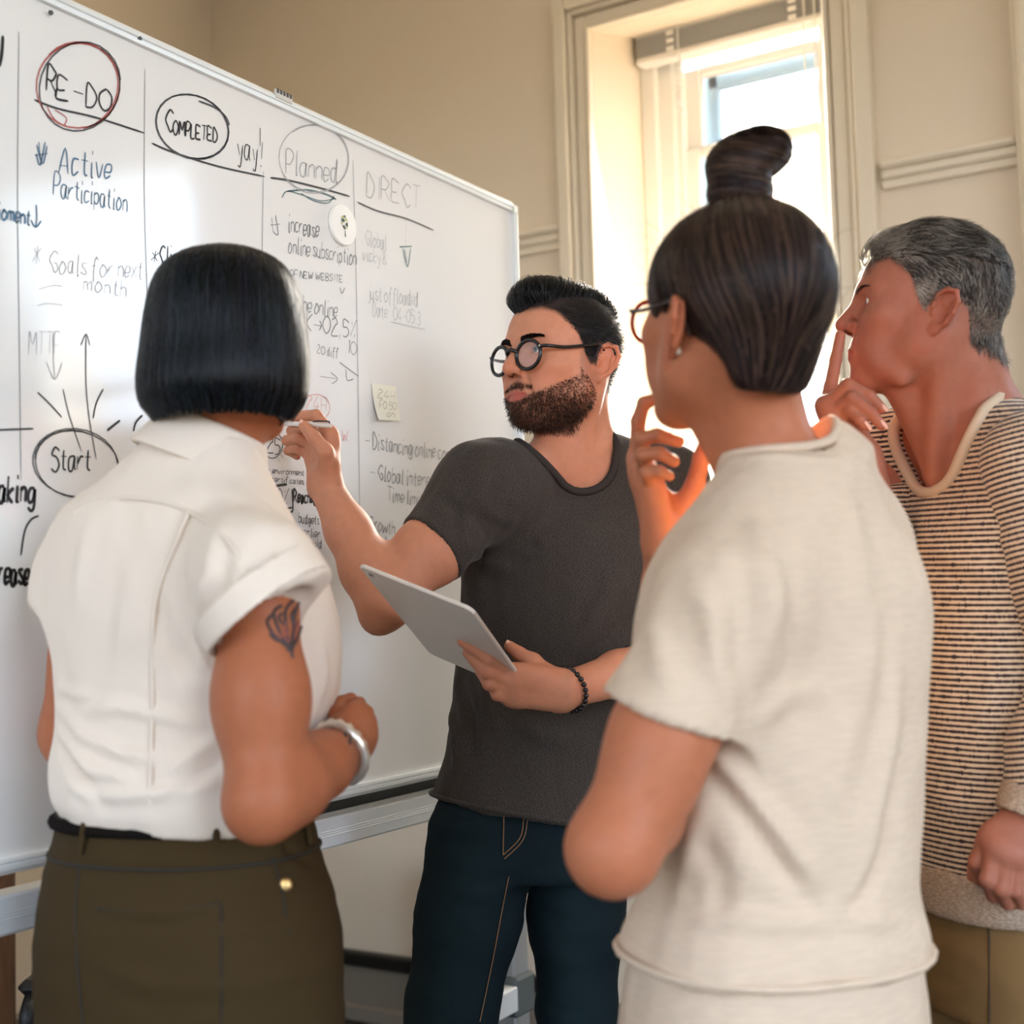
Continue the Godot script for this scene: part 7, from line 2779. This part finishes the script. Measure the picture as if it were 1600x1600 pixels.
func build_tablet() -> void:
	var A := at(558, 883, 1.86)
	var B := at(736, 954, 1.76)
	var D := at(674, 1023, 2.08)
	var u := (B - A)
	var v := (D - A)
	v = v - u.normalized() * v.dot(u.normalized())
	var w := u.length()
	var h := v.length()
	u = u.normalized()
	v = v.normalized()
	var n := u.cross(v).normalized()
	if n.dot(EYE - A) < 0.0:
		n = -n
	var t := thing("tablet", "thin silver tablet computer held by the bearded man, its back to the camera", "tablet", (A + B + D) / 3.0)
	var outline := []
	var rc := 0.011
	for c in [[rc, rc, 180], [w - rc, rc, 270], [w - rc, h - rc, 0], [rc, h - rc, 90]]:
		for k in 7:
			var a := deg_to_rad(c[2] + k * 15.0)
			outline.append(Vector2(c[0] + cos(a) * rc, c[1] + sin(a) * rc))
	var layer := func(inset: float, z: float) -> Array:
		var o := []
		var c := Vector2(w, h) * 0.5
		for p in outline:
			var q: Vector2 = p
			q = c + (q - c) * Vector2(1.0 - inset / c.x, 1.0 - inset / c.y)
			o.append(A + u * q.x + v * q.y + n * z)
		return o
	var prof := [[0.0015, 0.0], [0.0003, -0.0008], [0.0, -0.0025], [0.0004, -0.0045], [0.0012, -0.0055]]
	var s := st_new()
	var m := outline.size()
	for i in prof.size() - 1:
		var p: Array = layer.call(prof[i][0], prof[i][1])
		var q: Array = layer.call(prof[i + 1][0], prof[i + 1][1])
		for k in m:
			var l := (k + 1) % m
			var mid: Vector3 = (p[k] + p[l]) * 0.5
			var nn := (mid - (A + u * w * 0.5 + v * h * 0.5))
			nn = (nn - n * nn.dot(n)).normalized() + n * (0.8 - i * 0.5)
			quad(s, p[k], p[l], q[l], q[k], nn.normalized())
	var back: Array = layer.call(0.0015, 0.0)
	for k in m:
		tri(s, A + u * w * 0.5 + v * h * 0.5, back[k], back[(k + 1) % m], n)
	part("shell", s, mat(lin(226, 219, 210), 0.42, 0.1), t)
	s = st_new()
	var fr: Array = layer.call(0.0012, -0.0055)
	for k in m:
		tri(s, A + u * w * 0.5 + v * h * 0.5 - n * 0.0055, fr[k], fr[(k + 1) % m], -n)
	part("screen", s, mat(lin(14, 14, 16), 0.08), t)
	s = st_new()
	lathe(s, A + u * 0.016 + v * 0.018, n, [Vector2(0.0042, 0.0), Vector2(0.0042, 0.0006), Vector2(0.003, 0.0006), Vector2(0.0, 0.0003)], 18)
	part("camera_lens", s, mat(lin(40, 40, 44), 0.15), t)

func build_pen() -> void:
	var tip := on_board(409, 660) + Vector3(0.002, 0, 0)
	var end := at(517, 665, 2.036)
	var d := (end - tip).normalized()
	var p := thing("pen", "slim white stylus pen held by the bearded man against the whiteboard", "pen", tip)
	var l := (end - tip).length()
	var s := st_new()
	tube(s, [tip + d * 0.014, tip + d * 0.03, tip + d * (l - 0.004), tip + d * l], [0.0028, 0.0040, 0.0042, 0.0034], 12)
	part("barrel", s, mat(lin(226, 220, 212), 0.25, 0.2), p)
	s = st_new()
	tube(s, [tip, tip + d * 0.006, tip + d * 0.0145], [0.0008, 0.0016, 0.0027], 10)
	part("nib", s, mat(lin(190, 186, 180), 0.3, 0.5), p)
	s = st_new()
	var off := look.y * 0.0062 + look.z * 0.002
	tube(s, [end - d * 0.004 + off, end - d * 0.028 + off, end - d * 0.040 + off * 0.8], [0.0013, 0.0013, 0.0010], 6)
	tube(s, [end - d * 0.003, end - d * 0.003 + off], [0.0015, 0.0013], 6)
	part("clip", s, mat(lin(60, 58, 56), 0.3, 0.6), p)

func build_beads() -> void:
	var wr := at(880, 1080, 1.955)
	var el := at(1110, 1010, 2.24)
	var ax := (el - wr).normalized()
	var c := wr + ax * 0.012
	var b := thing("bead_bracelet", "black bead bracelet on the wrist of the bearded man's tablet hand", "bracelet", c)
	var u := ax.cross(Vector3.UP).normalized()
	var v := ax.cross(u)
	var ball := st_new()
	lathe(ball, Vector3(0, -0.0042, 0), Vector3.UP, [Vector2(0, 0), Vector2(0.0022, 0.0006), Vector2(0.0039, 0.0026), Vector2(0.0042, 0.0042), Vector2(0.0039, 0.0058), Vector2(0.0022, 0.0078), Vector2(0, 0.0084)], 10)
	var me := ball.commit()
	var m := mat(lin(16, 15, 15), 0.35)
	for k in 24:
		var a := TAU * k / 24.0
		var o := MeshInstance3D.new()
		o.name = "bead"
		o.mesh = me
		o.material_override = m
		b.add_child(o, true)
		o.position = (u * cos(a) + v * sin(a)) * 0.0325 + ax * 0.004 * sin(a)

func build_small_things() -> void:
	build_tablet()
	build_pen()
	build_beads()

func build_furniture() -> void:
	# wooden cabinet against the window wall, behind the stand of the board
	var wood := mat(lin(176, 112, 62), 0.5)
	wood.albedo_texture = noise_tex(512, 0.012, FastNoiseLite.TYPE_SIMPLEX, 4, Color(0.72, 0.66, 0.6), Color(1, 1, 1), 71)
	wood.uv1_triplanar = true
	wood.uv1_scale = Vector3(6, 0.8, 6)
	var cx := ray(786, 1500).x * (WALL_Z + 0.06) / ray(786, 1500).z
	var k := thing("cabinet", "low narrow orange-brown wooden cabinet against the wall behind the whiteboard stand", "cabinet", Vector3(cx - 0.065, 0, WALL_Z + 0.14))
	var s := st_new()
	bb(s, Vector3(cx - 0.13, 0.04, WALL_Z + 0.06), Vector3(cx, 0.50, WALL_Z + 0.21), 0.004)
	part("body", s, wood, k)
	s = st_new()
	bb(s, Vector3(cx - 0.135, 0.50, WALL_Z + 0.055), Vector3(cx + 0.005, 0.515, WALL_Z + 0.225), 0.004)
	part("top", s, wood, k)
	s = st_new()
	bb(s, Vector3(cx - 0.125, 0.05, WALL_Z + 0.21), Vector3(cx - 0.005, 0.49, WALL_Z + 0.224), 0.003)
	part("door", s, wood, k)
	s = st_new()
	bb(s, Vector3(cx - 0.12, 0.0, WALL_Z + 0.08), Vector3(cx - 0.01, 0.045, WALL_Z + 0.20), 0.002)
	part("plinth", s, mat(lin(50, 40, 32), 0.6), k)
	# tall brown cupboard at the left edge of the frame
	var dark := mat(lin(96, 66, 42), 0.5)
	dark.albedo_texture = wood.albedo_texture
	dark.uv1_triplanar = true
	dark.uv1_scale = Vector3(6, 0.8, 6)
	var e0 := at(10, 1500, 2.9)
	var q := thing("cupboard", "dark brown wooden cupboard behind the left end of the whiteboard", "cupboard", Vector3(e0.x - 0.2, 0, e0.z + 0.3))
	s = st_new()
	bb(s, Vector3(e0.x - 0.4, 0.05, e0.z - 0.02), Vector3(e0.x + 0.01, 1.0, e0.z + 0.7), 0.005)
	part("body", s, dark, q)
	s = st_new()
	bb(s, Vector3(e0.x - 0.42, 1.0, e0.z - 0.03), Vector3(e0.x + 0.02, 1.025, e0.z + 0.71), 0.005)
	part("top", s, dark, q)
	for i in 2:
		s = st_new()
		bb(s, Vector3(e0.x + 0.01, 0.08, e0.z + i * 0.35), Vector3(e0.x + 0.028, 0.98, e0.z + 0.335 + i * 0.35), 0.004)
		part("door", s, dark, q)
	s = st_new()
	bb(s, Vector3(e0.x - 0.38, 0.0, e0.z), Vector3(e0.x - 0.02, 0.05, e0.z + 0.68), 0.002)
	part("plinth", s, mat(lin(40, 32, 26), 0.6), q)
	# black office chair behind the board, mostly hidden
	var bl := mat(lin(18, 18, 19), 0.5)
	var cf := Basis(Vector3.UP, deg_to_rad(31.0))
	var o := at(282, 1600, 2.62)
	o.y = 0.0
	var ch := thing("office_chair", "black office chair behind the whiteboard, its armrest showing beside the olive trousers", "chair", o)
	s = st_new()
	bx(s, o + Vector3(0, 0.43, 0), Vector3(0.42, 0.07, 0.42), 0.025, cf)
	part("seat", s, bl, ch)
	s = st_new()
	bx(s, o + cf * Vector3(0.02, 0.66, -0.22), Vector3(0.36, 0.34, 0.06), 0.025, cf)
	part("backrest", s, bl, ch)
	s = st_new()
	bx(s, o + cf * Vector3(0, 0.47, -0.20), Vector3(0.08, 0.16, 0.03), 0.008, cf)
	part("back_bracket", s, bl, ch)
	for x in [-0.245, 0.245]:
		s = st_new()
		bx(s, o + cf * Vector3(x, 0.575, 0.02), Vector3(0.05, 0.028, 0.24), 0.012, cf)
		part("armrest", s, bl, ch)
		s = st_new()
		tube(s, smooth_path([o + cf * Vector3(x, 0.57, 0.10), o + cf * Vector3(x, 0.53, 0.15), o + cf * Vector3(x, 0.46, 0.13), o + cf * Vector3(x * 0.92, 0.41, 0.06), o + cf * Vector3(x * 0.6, 0.40, 0.0)], 6), 0.015, 8)
		part("arm_support", s, bl, ch)
	s = st_new()
	tube(s, [o + Vector3(0, 0.40, 0), o + Vector3(0, 0.10, 0)], 0.028, 12)
	part("column", s, bl, ch)
	for i in 5:
		var an := TAU * i / 5.0 + 0.3
		var tip := o + Vector3(cos(an) * 0.25, 0.075, sin(an) * 0.25)
		s = st_new()
		tube(s, [o + Vector3(0, 0.11, 0), tip], [0.026, 0.016], 8)
		part("base_leg", s, bl, ch)
		s = st_new()
		lathe(s, tip + Vector3(0, -0.047, -0.011), Vector3(0, 0, 1), [Vector2(0, 0), Vector2(0.024, 0), Vector2(0.028, 0.004), Vector2(0.028, 0.018), Vector2(0.024, 0.022), Vector2(0, 0.022)], 14)
		part("caster", s, bl, ch)
func build_people() -> void:
	build_presenter()
	build_bob_woman()
	build_bun_woman()
	build_older_man()
